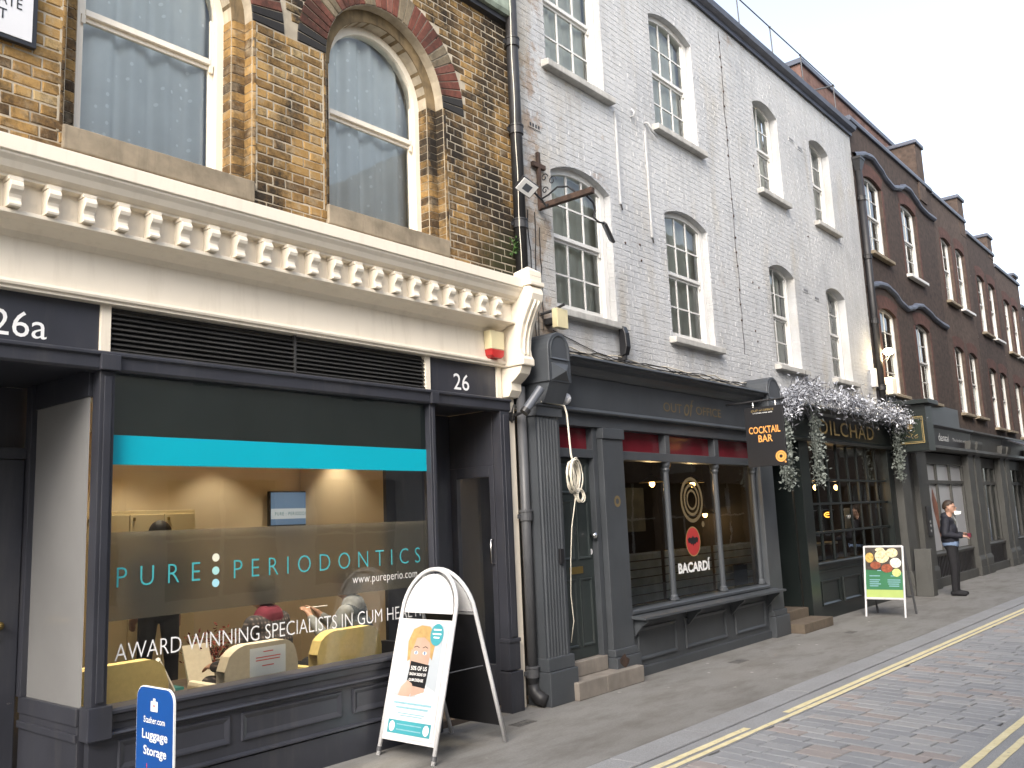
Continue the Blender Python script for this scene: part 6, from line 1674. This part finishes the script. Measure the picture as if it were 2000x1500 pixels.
jb = thing('junction_box', 'cream junction box with short aerial arm under the first sash sill', 'junction box', (7.08, 5.3, 3.60))
m = MB(); m.box(7.02, 7.20, 5.24, 5.31, 3.60, 3.80); m.build('case', 'alarm_cream', jb, bevel=.005); m = MB(); m.tube([(7.0, 5.44, 3.76), (7.06, 5.32, 3.79), (7.10, 5.20, 3.84)], .016, 8); m.build('arm', 'iron_black', jb)
m = MB(); m.box(7.06, 7.16, 5.311, 5.445, 3.66, 3.72); m.build('bracket', 'iron_black', jb)
r = random.Random(12)
for k, (xa, za, xb, zb) in enumerate(((6.98, 4.85, 6.95, 3.35), (7.05, 4.7, 7.04, 3.6), (6.86, 4.85, 6.92, 3.4), (7.2, 3.62, 8.3, 3.42))):
    m = MB(); m.tube([(xa + (xb - xa) * i / 10 + r.uniform(-.012, .012), YW - .012, za + (zb - za) * i / 10) for i in range(11)], .005, 5)
    tag(m.build('cable', 'wire', None), ['loose black wire dropping beside the iron sign bracket', 'loose black wire running down into the cream junction box', 'loose black wire hugging the white corner by the drainpipe', 'loose black wire trailing from the junction box to the floodlight'][k], 'cable')

# black weatherproof lamp housing on the bar fascia top
fl = thing('floodlight', 'tall black weathered floodlight standing on the bar cornice', 'floodlight', (8.35, 5.3, 3.43))
m = MB(); m.prism([(5.40, 3.47), (5.33, 3.49), (5.30, 3.58), (5.31, 3.74), (5.34, 3.82), (5.40, 3.83)], 8.38, 8.47, 'x'); m.build('housing', 'black_print', fl, bevel=.01); m = MB(); m.box(8.40, 8.44, 5.34, 5.44, 3.43, 3.50); m.build('foot', 'iron_black', fl)

# wrought iron sign bracket with cross finial, scrolls and two floodlights
ib = thing('sign_bracket', 'rusty wrought iron sign bracket with a cross finial on the white wall', 'bracket', (7.05, 5.42, 4.86))
m = MB(); m.box(7.03, 7.07, 5.395, 5.43, 4.88, 5.52); m.build('back_plate', 'rust_iron', ib, bevel=.003); m = MB(); m.box(6.945, 7.155, 5.393, 5.432, 5.345, 5.395); m.build('cross_bar', 'rust_iron', ib, bevel=.003)
m = MB(); m.box(7.02, 7.08, 4.74, 5.395, 4.885, 4.945); m.build('beam', 'rust_iron', ib, bevel=.004)
def scroll(cx, cy, cz, r0, turns, n=26, r1=.25, ph=0):
    return [(cx, cy - r0 * (1 - (1 - r1) * k / n) * math.cos(ph + turns * 2 * PI * k / n), cz + r0 * (1 - (1 - r1) * k / n) * math.sin(ph + turns * 2 * PI * k / n)) for k in range(n + 1)]
for cy, cz, rr in ((5.34, 5.22, .045), (5.34, 5.08, .042), (5.24, 5.16, .05)):
    m = MB(); m.tube(scroll(7.05, cy, cz, rr, 1.1), .006, 6); m.build('scroll', 'iron_black', ib)
m = MB(); m.tube([(7.05, 5.39, 5.0), (7.05, 5.30, 5.02), (7.05, 5.18, 5.07), (7.05, 5.05, 5.04), (7.05, 4.95, 4.95)], .010, 6); m.build('stay', 'iron_black', ib)
def flood(name, label, arm, c, d, nrm, lit):
    t = thing(name, label, 'floodlight', arm[-1]); m = MB(); m.tube(arm, .011, 7); m.build('arm', 'iron_black', t, smooth=True)
    c, d = Vector(c), Vector(d).normalized(); n = -Vector(nrm); n = (n - d * n.dot(d)).normalized(); u = d.cross(n)
    def slab(w, h, t0, t1): return [c + u * sx * w + d * sy * h + n * tz for tz in (t0, t1) for sx, sy in ((-1, -1), (1, -1), (1, 1), (-1, 1))]
    fs = [(0, 3, 2, 1), (4, 5, 6, 7), (0, 1, 5, 4), (1, 2, 6, 5), (2, 3, 7, 6), (3, 0, 4, 7)]
    m = MB(); m.add(slab(.075, .11, -.015, .015), fs); m.build('housing', 'dark_plastic', t, bevel=.004); m = MB(); m.add(slab(.068, .10, -.0225, -.0155), fs); o = m.build('lens', 'white_print' if lit else 'cam_grey', t, bevel=.002)
    m = MB(); m.add(slab(.034, .045, -.0245, -.023), fs); m.build('diode_plate', 'cam_grey', t)
flood('floodlight', 'slim floodlight with white lens angled left of the iron bracket', [(7.04, 5.30, 4.92), (6.95, 5.26, 4.86), (6.78, 5.18, 4.86), (6.62, 5.16, 4.90)], (6.50, 5.15, 4.915), (-.93, .1, .28), (-.35, -.6, -.72), True)
flood('floodlight', 'slim dark floodlight drooping right of the iron bracket', [(7.06, 4.86, 4.92), (7.22, 4.86, 4.86), (7.25, 4.86, 4.78), (7.20, 4.86, 4.70), (7.30, 4.86, 4.67), (7.42, 4.86, 4.68)], (7.47, 4.86, 4.60), (.6, 0, -.75), (-.45, .75, -.45), False)

# white alarm sounder dome, coil of cable, bell push on the bar front
m = MB(); m.lathe([(.05, .0), (.062, -.03), (.06, -.07), (.045, -.10), (.02, -.118), (.0, -.122)], (7.03, 5.262, 2.86), 'y', 18); single('sounder', m, 'white_metal', 'round grey and white sounder on the bar fascia corner', 'sounder', smooth=True)
coil = thing('cable_coil', 'coil of cream cable hanging in front of the dark green door', 'cable coil', (7.03, 5.12, 1.85))
m = MB(); r = random.Random(3)
m.tube([(6.62, 5.19, 2.80), (6.90, 5.18, 2.795), (6.965, 5.17, 2.78), (6.985, 5.16, 2.70), (6.99, 5.14, 2.30), (7.0, 5.12, 2.20)], .010, 7); m.build('drop', 'wire_white', coil, smooth=True)
for k in range(11):
    m = MB(); cx, cz = 6.99 + r.uniform(-.02, .03), 2.09 + r.uniform(-.02, .02); a, b = .115 + r.uniform(-.02, .025), .145 + r.uniform(-.015, .02)
    ti = r.uniform(-.25, .25); m.tube([(cx + a * math.cos(t) * math.cos(ti) - b * math.sin(t) * math.sin(ti) * .3, 5.12 + r.uniform(-.004, .004) + k * .006 - .03 + .03 * math.cos(t), cz + b * math.sin(t) + a * math.cos(t) * math.sin(ti) * .4) for t in [2 * PI * i / 28 for i in range(28)]], .0065, 6, True); m.build('loop', 'wire_white', coil, smooth=True)
for k in range(7):
    m = MB(); cx, cz = 7.075 + r.uniform(-.015, .015), 1.90 + r.uniform(-.015, .015); a, b = .055 + r.uniform(-.012, .012), .05 + r.uniform(-.01, .015); ti = r.uniform(-.6, .6)
    m.tube([(cx + a * math.cos(t) - b * math.sin(t) * math.sin(ti), 5.10 + k * .006, cz + b * math.sin(t) + a * math.cos(t) * math.sin(ti)) for t in [2 * PI * i / 20 for i in range(20)]], .005, 5, True); m.build('tie_loop', 'wire_white', coil, smooth=True)
m = MB(); m.tube([(7.02, 5.13, 1.90), (7.025, 5.2, 1.6), (7.05, 5.25, 1.3), (7.06, 5.28, .95), (7.10, 5.29, .70), (7.055, 5.30, .50)], .005, 6); m.build('tail', 'wire_white', coil, smooth=True)
m = MB(); m.box(6.82, 6.875, 5.195, 5.222, 1.26, 1.40); bp = single('bell_push', m, 'black_print', 'black bell push on the fluted pilaster', 'bell push', bevel=.004)

# lit lantern on the brown house, white boxes beside the pipe
ln = thing('wall_lantern', 'lit warm globe lamp on the corner by the black drainpipe', 'lamp', (17.53, 5.20, 4.50))
m = MB(); m.tube([(17.53, 5.46, 4.45), (17.53, 5.24, 4.45), (17.53, 5.20, 4.52)], .016, 8); m.build('arm', 'iron_black', ln)
MAT['lamp_globe'] = emis('lit_globe', (1.0, .83, .52), 9.0)
m = MB(); m.ball((17.53, 5.20, 4.60), .085, (1.2, 1.2, .8), 16, 10); m.build('globe', 'lamp_globe', ln, smooth=True)
ld = bpy.data.lights.new('lantern', 'POINT'); ld.energy = 18; ld.color = (1, .78, .45); ld.shadow_soft_size = .09
lo = bpy.data.objects.new('lantern_light', ld); COL.objects.link(lo); lo.parent = ln; lo.location = (0, 0, -.05)
m = MB(); m.box(17.62, 17.90, 5.22, 5.44, 3.78, 4.12); single('condenser_box', m, 'cream', 'cream ventilation box under the lit globe lamp', 'vent box', bevel=.02)
m = MB(); m.box(17.10, 17.22, 5.36, 5.445, 3.90, 4.25); single('meter_box', m, 'white_metal', 'small white box at the end of the white brick wall', 'meter box', bevel=.006)

# street name plate
st = thing('street_sign', 'white street name plate with black frame on the yellow brick', 'street sign', (1.5, 5.43, 4.66))
m = MB(); m.box(1.0, 2.045, 5.405, 5.44, 4.665, 5.12); m.build('frame', 'black_print', st, bevel=.004); m = MB(); m.box(1.03, 2.015, 5.400, 5.4045, 4.695, 5.09); m.build('plate', 'white_metal', st)
text('ATE', (1.815, 1.952, 4.878, 4.95), 'y', 5.398, 'black_print', st, split=True); text('T', (1.822, 1.868, 4.783, 4.85), 'y', 5.398, 'black_print', st)

# ================================================================ PAVEMENT SIGNS
MAT['poster_bg'] = plain('poster_pale_grey', (.40, .44, .48), .35, .06, 2, bmp=0); MAT['poster_teal'] = plain('poster_teal', (.05, .28, .33), .35, .05, 3, bmp=0)
MAT['print_skin'] = plain('printed_skin', (.44, .30, .235), .4, .08, 12, bmp=0); MAT['print_blond'] = plain('printed_blond', (.42, .275, .11), .4, .15, 25, bmp=0); MAT['print_grey'] = plain('printed_pale_text', (.22, .40, .47), .5, .1, 40, bmp=0)
MAT['poster_white_paper'] = plain('poster_white_paper', (.58, .59, .60), .4, .03, 3, bmp=0)
def aboard():
    t = thing('pavement_sign', 'white arched A-board with the gum disease poster outside the dental shop', 'pavement sign', (5.0, 5.0, 0))
    yL, yR = 5.305, 4.725; yc = (yL + yR) / 2; hw = (yL - yR) / 2
    # front leaf runs from (x=4.60,z=0) to the top (x=4.96,z=1.33); rear leaf mirrors it
    def leaf(xb, xt): return lambda u, v: (xb + (xt - xb) * v / 1.335, yc - u, v)     # u to the viewer's right, v height
    F = leaf(4.60, 4.965); Bk = leaf(5.385, 5.0)
    def frame(L, yoff=0):
        pts = [L(-hw, 0), L(-hw, .5), L(-hw + .002, 1.0)]
        for k in range(1, 18):
            a = PI * k / 18; pts.append(L(-hw * math.cos(a), 1.02 + (1.335 - 1.02) * math.sin(a)))
        pts += [L(hw - .002, 1.0), L(hw, .5), L(hw, 0)]
        m = MB(); m.tube(pts, .0165, 10); return m.build('frame', 'white_metal', t, smooth=True)
    frame(F); frame(Bk)
    def sheet(L, u0, u1, v0, v1, off, mat, name, arch=False, par=None):
        d = Vector((-.965, 0, .262)) if L is F else Vector((.96, 0, .27))
        pts = [(u0, v0), (u1, v0), (u1, v1)]
        if arch:
            pts = [(u0, v0), (u1, v0)] + [(u1 * math.cos(PI * k / 16), 1.02 + (v1 - 1.02) * math.sin(PI * k / 16)) for k in range(17)]
        else: pts.append((u0, v1))
        a = [Vector(L(u, v)) + d * off for u, v in pts]; n = len(a)
        m = MB(); th = .006 if off < .012 else .0005
        b = [p - d * th for p in a]
        m.add(a + b, [tuple(range(n)), tuple(range(n, 2 * n))[::-1]] + [(i, (i + 1) % n, n + (i + 1) % n, n + i) for i in range(n)])
        return m.build(name, mat, par or t)
    for L in (F, Bk): sheet(L, -hw + .03, hw - .03, 1.01, 1.30, .004, 'white_metal', 'header_panel', True)
    sheet(Bk, -hw + .02, hw - .02, .13, .985, .004, 'black_print', 'back_panel'); sheet(Bk, -hw + .02, hw - .02, .975, 1.0, .012, 'white_metal', 'rail')
    sheet(F, -hw + .012, hw - .012, .115, .965, .006, 'white_metal', 'poster_tray')
    po = sheet(F, -hw + .035, hw - .035, .14, .945, .0125, 'poster_white_paper', 'poster')
    def flat(pts, off, mat, name):
        d = Vector((-.965, 0, .262)); m = MB(); m.add([Vector(F(u, v)) + d * off for u, v in pts], [tuple(range(len(pts)))]); return m.build(name, mat, po, fix=False)
    def ell(u, v, a, b, n=24, t0=0): return [(u + a * math.cos(2 * PI * k / n + t0), v + b * math.sin(2 * PI * k / n + t0)) for k in range(n)]
    flat([(-.215, .42), (.215, .42), (.215, .925), (-.215, .925)], .0145, 'poster_bg', 'photo_ground')
    flat([(-.13, .66), (-.15, .80), (-.11, .89), (-.03, .92), (.06, .915), (.12, .87), (.14, .78), (.13, .68), (.05, .75)], .0150, 'print_blond', 'photo_hair')
    flat([(.02, .42), (.215, .42), (.215, .47), (.12, .50), (.08, .54), (.02, .50)], .0150, 'poster_white_paper', 'photo_shirt')
    flat([(-.035, .42), (.10, .46), (.085, .60), (-.05, .60)], .0152, 'print_skin', 'photo_neck')
    flat(ell(0, .70, .105, .165), .0154, 'print_skin', 'photo_face')
    flat([(-.11, .76), (-.10, .87), (-.02, .90), (.06, .89), (.115, .82), (.11, .73), (.085, .80), (.02, .835), (-.06, .83), (-.09, .74)], .0156, 'print_blond', 'photo_fringe')
    for s in (-.047, .045):
        flat(ell(s, .725, .022, .013), .0158, 'poster_white_paper', 'photo_eye'); flat(ell(s, .725, .010, .012), .0160, 'denim', 'photo_iris')
        flat([(s - .03, .758), (s, .768), (s + .03, .758), (s + .028, .764), (s, .774), (s - .028, .764)], .0160, 'hair_brown', 'photo_brow')
    flat([(-.10, .50), (.105, .485), (.115, .645), (-.085, .665)], .0162, 'black_print', 'photo_card')
    flat([(-.17, .42), (-.05, .42), (-.02, .47), (-.04, .51), (-.09, .53), (-.15, .48)], .0164, 'print_skin', 'photo_hand')
    flat(ell(.145, .86, .068, .078), .0164, 'poster_teal', 'offer_roundel')
    flat([(-.225, .165), (.225, .165), (.225, .255), (-.225, .255)], .0145, 'poster_teal', 'contact_band')
    for u in (-.18, .18): flat(ell(u, .21, .03, .035), .0150, 'white_print', 'contact_icon')
    for v, a, b in ((.365, -.2, .2), (.335, -.17, .17)): flat([(a, v), (b, v), (b, v + .014), (a, v + .014)], .0145, 'print_grey', 'small_print')
    for v, a, b in ((.225, -.13, .13), (.19, -.13, .13), (.30, -.14, .14), (.285, -.12, .12)): flat([(a, v), (b, v), (b, v + .007), (a, v + .007)], .0150, 'print_grey', 'small_print')
    for v, a, b in ((.89, .105, .185), (.86, .10, .19), (.835, .115, .175)): flat([(a, v), (b, v), (b, v + .010), (a, v + .010)], .0168, 'white_print', 'small_print')
    # card lettering lies on the leaning leaf: fit flat, then lean it
    for body, u0, u1, v0, v1 in (('50% OF US', -.075, .095, .603, .632), ('SHOW SIGNS OF', -.08, .095, .566, .586), ('GUM DISEASE', -.08, .075, .526, .546)):
        o = text(body, (u0, u1, v0, v1), 'y', 0, 'white_print', None, weight=.01); d = Vector((-.965, 0, .262))
        for v in o.data.vertices: v.co = Vector(F(v.co.x, v.co.z)) + d * .0166 - ORIGIN[po]
        o.parent = po; ORIGIN[o] = ORIGIN[po]
    for yy in (yL, yR):
        m = MB(); m.tube([(4.60 + .017, yy, .06), (4.60 + .008, yy, .03)], .021, 10); m.build('foot_sleeve', 'grey_iron', t)
    m = MB(); m.tube([(4.80, 4.74, .60), (5.17, 4.74, .60)], .005, 6); m.build('stay_chain', 'grey_iron', t)
aboard()

def board2():
    t = thing('pavement_sign', 'white framed A-board with green curry menu outside the restaurant', 'pavement sign', (14.4, 4.68, 0))
    yL, yR = 4.955, 4.375; yc = (yL + yR) / 2; hw = (yL - yR) / 2
    def F(u, v): return Vector((14.18 + .20 * v / 1.06, yc - u, v))
    def Bk(u, v): return Vector((14.72 - .30 * v / 1.06, yc - u, v))
    d = Vector((-.983, 0, .185))
    for L, mt in ((F, 'white_metal'), (Bk, 'grey_iron')):
        for s in (-1, 1):
            m = MB(); m.tube([L(s * hw, 0), L(s * hw, 1.05)], .016, 6); m.build('leg', mt, t)
        for v in (.27, 1.045):
            m = MB(); m.tube([L(-hw, v), L(hw, v)], .018, 6); m.build('rail', mt, t)
    def flat(pts, off, mat, name, par=t):
        m = MB(); m.add([F(u, v) + d * off for u, v in pts], [tuple(range(len(pts)))]); return m.build(name, mat, par, fix=False)
    MAT['menu_green'] = plain('menu_green', (.035, .16, .075), .4, .08, 3, bmp=0); MAT['menu_lime'] = plain('menu_lime', (.36, .46, .14), .4, .1, 3, bmp=0); MAT['menu_dark'] = plain('menu_photo_dark', (.05, .04, .035), .4, .5, 14, bmp=0)
    cols = {'cream_food': (.62, .54, .34), 'yellow_food': (.55, .36, .10), 'red_food': (.26, .07, .035), 'white_food': (.70, .68, .60), 'lime_food': (.50, .56, .20)}
    for k, c in cols.items(): MAT[k] = plain(k, c, .4, .45, 30, bmp=0)
    m = MB(); a = [F(-.28, .28), F(.28, .28), F(.28, 1.035), F(-.28, 1.035)]; m.add(a + [p - d * .01 for p in a], [(0, 1, 2, 3), (7, 6, 5, 4), (0, 4, 5, 1), (1, 5, 6, 2), (2, 6, 7, 3), (3, 7, 4, 0)]); po = m.build('menu_panel', 'menu_green', t)
    flat([(-.272, .70), (.272, .66), (.272, 1.03), (-.272, 1.03)], .002, 'menu_dark', 'food_photo', po); flat([(-.272, .288), (.272, .288), (.272, .40), (-.272, .40)], .002, 'menu_lime', 'lime_band', po)
    def ell(u, v, a, b, n=20): return [(u + a * math.cos(2 * PI * k / n), v + b * math.sin(2 * PI * k / n)) for k in range(n)]
    for i, (u, v, a, b, mt) in enumerate(((-.02, .90, .11, .10, 'cream_food'), (-.21, .88, .065, .075, 'yellow_food'), (.13, .95, .09, .07, 'cream_food'), (.18, .80, .085, .075, 'white_food'), (.05, .72, .085, .065, 'red_food'), (-.12, .765, .08, .055, 'red_food'), (.19, .655, .065, .06, 'lime_food'), (-.05, 1.0, .07, .03, 'cream_food'))):
        flat(ell(u, v, a, b), .003 + i * .0006, mt, 'printed_dish', po)
    for v, a, b in ((.60, -.22, -.06), (.60, .10, .17), (.54, -.22, -.06), (.51, -.22, -.08), (.48, -.22, -.05), (.45, -.22, -.09), (.54, .05, .24), (.51, .05, .24), (.48, .06, .22), (.45, .07, .22), (.68, -.10, -.04)):
        flat([(a, v), (b, v), (b, v + .012), (a, v + .012)], .003, 'print_grey', 'menu_line', po)
board2()

# old grey bin-like A-board folded against the pier
m = MB(); m.prism([(17.50, 0), (17.78, 0), (17.72, .85), (17.60, .85)], 4.86, 5.16, 'y'); single('wooden_board', m, 'pier', 'worn grey wooden board leaning against the stone pier', 'board', bevel=.01)

def stasher():
    t = thing('luggage_sign', 'blue luggage storage sign with rounded top near the dental window', 'sign', (2.62, 4.86, 0))
    X = 2.60; yL, yR = 5.055, 4.66; yc = (yL + yR) / 2; hw = (yL - yR) / 2; zt = .845; rr = .07
    MAT['stash_blue'] = plain('sign_blue', (.010, .070, .28), .35, .08, 2, bmp=0); MAT['stash_red'] = plain('case_red', (.60, .045, .06), .4, .05, 3, bmp=0)
    def outline(g=0):
        p = [(-hw - g, .10), (hw + g, .10)]
        for k in range(7):
            a = PI / 2 * k / 6; p.append((hw - rr + (rr + g) * math.cos(a), zt - rr + (rr + g) * math.sin(a)))
        for k in range(7):
            a = PI / 2 + PI / 2 * k / 6; p.append((-hw + rr + (rr + g) * math.cos(a), zt - rr + (rr + g) * math.sin(a)))
        return p
    m = MB(); pr = [(yc - u, z) for u, z in outline(.005)]; m.prism(pr, X, X + .012, 'x'); m.build('board_edge', 'white_print', t)
    m = MB(); pr = [(yc - u, z) for u, z in outline()]; m.prism(pr, X - .002, X - .0003, 'x'); bd = m.build('board', 'stash_blue', t)
    m = MB(); m.box(X - .16, X + .18, yc - .20, yc + .20, 0, .05); m.build('base', 'black_print', t, bevel=.015); m = MB(); m.tube([(X + .03, yc, .05), (X + .03, yc, .6)], .02, 10); m.build('post', 'grey_iron', t)
    x = X - .0035
    text('Stasher.com', (yc + .115, yc - .115, .655, .69), 'x', x, 'white_print', bd, weight=.006)
    text('Luggage', (yc + .13, yc - .145, .555, .62), 'x', x, 'white_print', bd, weight=.014, split=True); text('Storage', (yc + .11, yc - .135, .47, .535), 'x', x, 'white_print', bd, weight=.014, split=True)
    def poly(pts, mat, name, xx=x):
        m = MB(); m.add([(xx, yc - u, z) for u, z in pts], [tuple(range(len(pts)))]); m.build(name, mat, bd, fix=False)
    poly([(-.04, .72), (.035, .72), (.035, .775), (-.04, .775)], 'white_print', 'bag_icon'); poly([(-.015, .775), (.01, .775), (.01, .79), (-.015, .79)], 'white_print', 'bag_handle'); poly([(-.012, .752), (-.002, .738), (.008, .752), (.003, .757), (-.002, .753), (-.007, .757)], 'stash_red', 'heart', x - .001)
    poly([(-.06, .11), (.06, .11), (.06, .33), (.02, .40), (-.02, .415), (-.06, .38)], 'stash_red', 'suitcase_picture'); poly([(-.075, .11), (-.068, .11), (-.068, .44), (-.075, .44)], 'stash_red', 'suitcase_pole')
stasher()

# ================================================================ SILVERED GARLAND over the restaurant fascia
MAT['silver_leaf'] = plain('silvered_leaf', (.46, .475, .52), .35, .35, 40, metal=.25, bmp=0); MAT['twig_dark'] = plain('dark_twig', (.055, .055, .065), .6, .4, 30, bmp=0)
MAT['frost_leaf'] = plain('frosted_ivy', (.19, .215, .195), .6, .5, 25, bmp=0); MAT['silver_ball'] = plain('silver_bauble', (.80, .82, .86), .12, .05, 8, metal=.9, bmp=0)
def garland():
    r = random.Random(17)
    g = thing('garland', 'silvered leaf and twig garland draped over the restaurant fascia', 'garland', (14.9, 5.0, 2.6))
    path = [(11.95, 3.02), (12.1, 3.30), (12.6, 3.42), (13.4, 3.36), (14.2, 3.38), (15.0, 3.34), (15.8, 3.30), (16.6, 3.32), (17.2, 3.26), (17.45, 3.0)]
    def at(u):
        u = max(0, min(.9999, u)) * (len(path) - 1); i = int(u); f = u - i
        return path[i][0] + (path[i + 1][0] - path[i][0]) * f, path[i][1] + (path[i + 1][1] - path[i][1]) * f
    tw = MB()
    for k in range(520):
        x, z = at(r.random()); y = 5.0 + r.gauss(0, .09)
        p = Vector((x + r.gauss(0, .05), min(y, 5.22), z + r.gauss(0, .07))); d = Vector((r.gauss(0, 1), -abs(r.gauss(.35, .5)), r.gauss(-.15, .8))).normalized(); L = r.uniform(.10, .34)
        q = p + d * L * .5 + Vector((0, 0, r.uniform(-.02, .03))); e = p + d * L + Vector((0, 0, r.uniform(-.07, .02)))
        tw.tube([p, q, e], [.006, .004, .002], 4)
    stuff(tw.build('twigs', 'twig_dark', g, fix=False))
    lf = MB()
    for k in range(4300):
        x, z = at(r.random()); sp = .085 + .045 * math.sin(x * 5)
        c = Vector((x + r.gauss(0, .06), min(5.0 + r.gauss(0, .11), 5.2), z + r.gauss(-.01, sp))); d = Vector((r.gauss(0, 1), r.gauss(-.3, 1), r.gauss(-.1, 1))).normalized() * r.uniform(.04, .10)
        w = d.cross(Vector((r.gauss(0, 1), r.gauss(0, 1), r.gauss(0, 1)))).normalized() * r.uniform(.006, .014)
        lf.add([c, c + d * .45 + w, c + d, c + d * .45 - w], [(0, 1, 2, 3)])
    stuff(lf.build('foliage', 'silver_leaf', g, fix=False))
    for k in range(26):
        x, z = at(r.random()); m = MB(); m.ball((x, 4.95 + r.gauss(0, .06), z + r.gauss(0, .1)), r.uniform(.018, .038), (1, 1, 1), 10, 7); m.build('bauble', 'silver_ball', g, smooth=True)
    for x0, z0, z1, y in ((13.36, 3.25, 2.02, 5.16), (17.20, 3.15, 2.15, 5.12), (12.02, 2.95, 1.98, 5.08)):
        iv = MB()
        for k in range(620):
            u = r.random(); z = z0 + (z1 - z0) * u; wdt = .115 * (1 - .35 * u)
            c = Vector((x0 + r.gauss(0, wdt * .55), y + r.gauss(0, .05), z + r.gauss(0, .03))); d = Vector((r.gauss(0, 1), r.gauss(-.4, .8), r.gauss(-.5, .7))).normalized() * r.uniform(.035, .075)
            w = d.cross(Vector((r.gauss(0, 1), r.gauss(0, 1), r.gauss(0, 1)))).normalized() * r.uniform(.012, .024)
            iv.add([c, c + d * .4 + w, c + d, c + d * .4 - w], [(0, 1, 2, 3)])
        for k in range(26):
            x = x0 + r.gauss(0, .06); iv.tube([(x, y, z0), (x + r.gauss(0, .05), y - .02, (z0 + z1) / 2), (x + r.gauss(0, .07), y, z1 + r.uniform(0, .3))], .003, 4)
        stuff(iv.build('hanging_ivy', 'frost_leaf', g, fix=False))
garland()
# fern in the wall corner above the cornice
fn = thing('wall_fern', 'small green fern rooted in the brick corner above the cornice', 'plant', (6.58, 5.38, 4.3)); r = random.Random(2); m = MB()
MAT['fern'] = plain('fern_green', (.06, .14, .03), .6, .3, 30, bmp=0)
for k in range(90):
    c = Vector((6.58 + r.gauss(0, .03), 5.38 + r.gauss(0, .02), 4.36 + r.uniform(-.06, .10))); d = Vector((r.gauss(0, 1), -abs(r.gauss(0, 1)), r.gauss(0, .8))).normalized() * .035; w = d.cross(Vector((0, 0, 1))).normalized() * .008
    m.add([c, c + d * .5 + w, c + d, c + d * .5 - w], [(0, 1, 2, 3)])
stuff(m.build('fronds', 'fern', fn, fix=False)); m = MB(); m.tube([(6.58, 5.44, 4.30), (6.58, 5.38, 4.42)], .006, 5); m.build('stem', 'fern', fn)

# ================================================================ THE OTHER SIDE OF THE STREET (invented behind the camera, shaped for reflections and bounced light)
def opposite(name, xa, xb, h, mat):
    ops = []; x = xa + .8
    while x < xb - 1.4:
        for z in (3.9, 6.7): 
            if z + 2 < h: ops.append(Opening(x, x + 1.1, z, z + 1.7, .12))
        ops.append(Opening(x - .4, x + 1.6, .7, 2.5, 0)); x += 2.6
    m = MB(); wall_sheet(m, xa, xb, 0, h, -1.25, -1.5, ops)
    w = structure(m.build(name, mat, None, fix=False)); ORIGIN[w] = Vector((0, 0, 0))
    m = MB(); m.box(xa, xb, -6, -5.9, 0, h); m.box(xa, xb, -6, -1.26, h - .05, h); m.box(xa, xa + .1, -5.9, -1.26, 0, h - .06); m.box(xb - .1, xb, -5.9, -1.26, 0, h - .06); m.build('rear_shell', mat, w)
    for o in ops:
        m = MB(); m.box(o.x0, o.x1, -1.46, -1.42, o.z0, o.z0 + .05); m.box(o.xc - .02, o.xc + .02, -1.46, -1.42, o.z0, o.zs); m.box(o.x0, o.x1, -1.46, -1.42, (o.z0 + o.zs) / 2 - .02, (o.z0 + o.zs) / 2 + .02); m.build('window_frame', 'white_wood', w)
        m = MB(); m.add([(o.x0, -1.47, o.z0), (o.x1, -1.47, o.z0), (o.x1, -1.47, o.zs + o.rise), (o.x0, -1.47, o.zs + o.rise)], [(0, 1, 2, 3)]); m.build('pane', 'dark_shop', w, fix=False)
opposite('opposite_terrace', -12, 12.4, 6.3, 'opposite_brick'); opposite('opposite_terrace_tall', 12.45, 46, 9.6, 'opposite_dark')
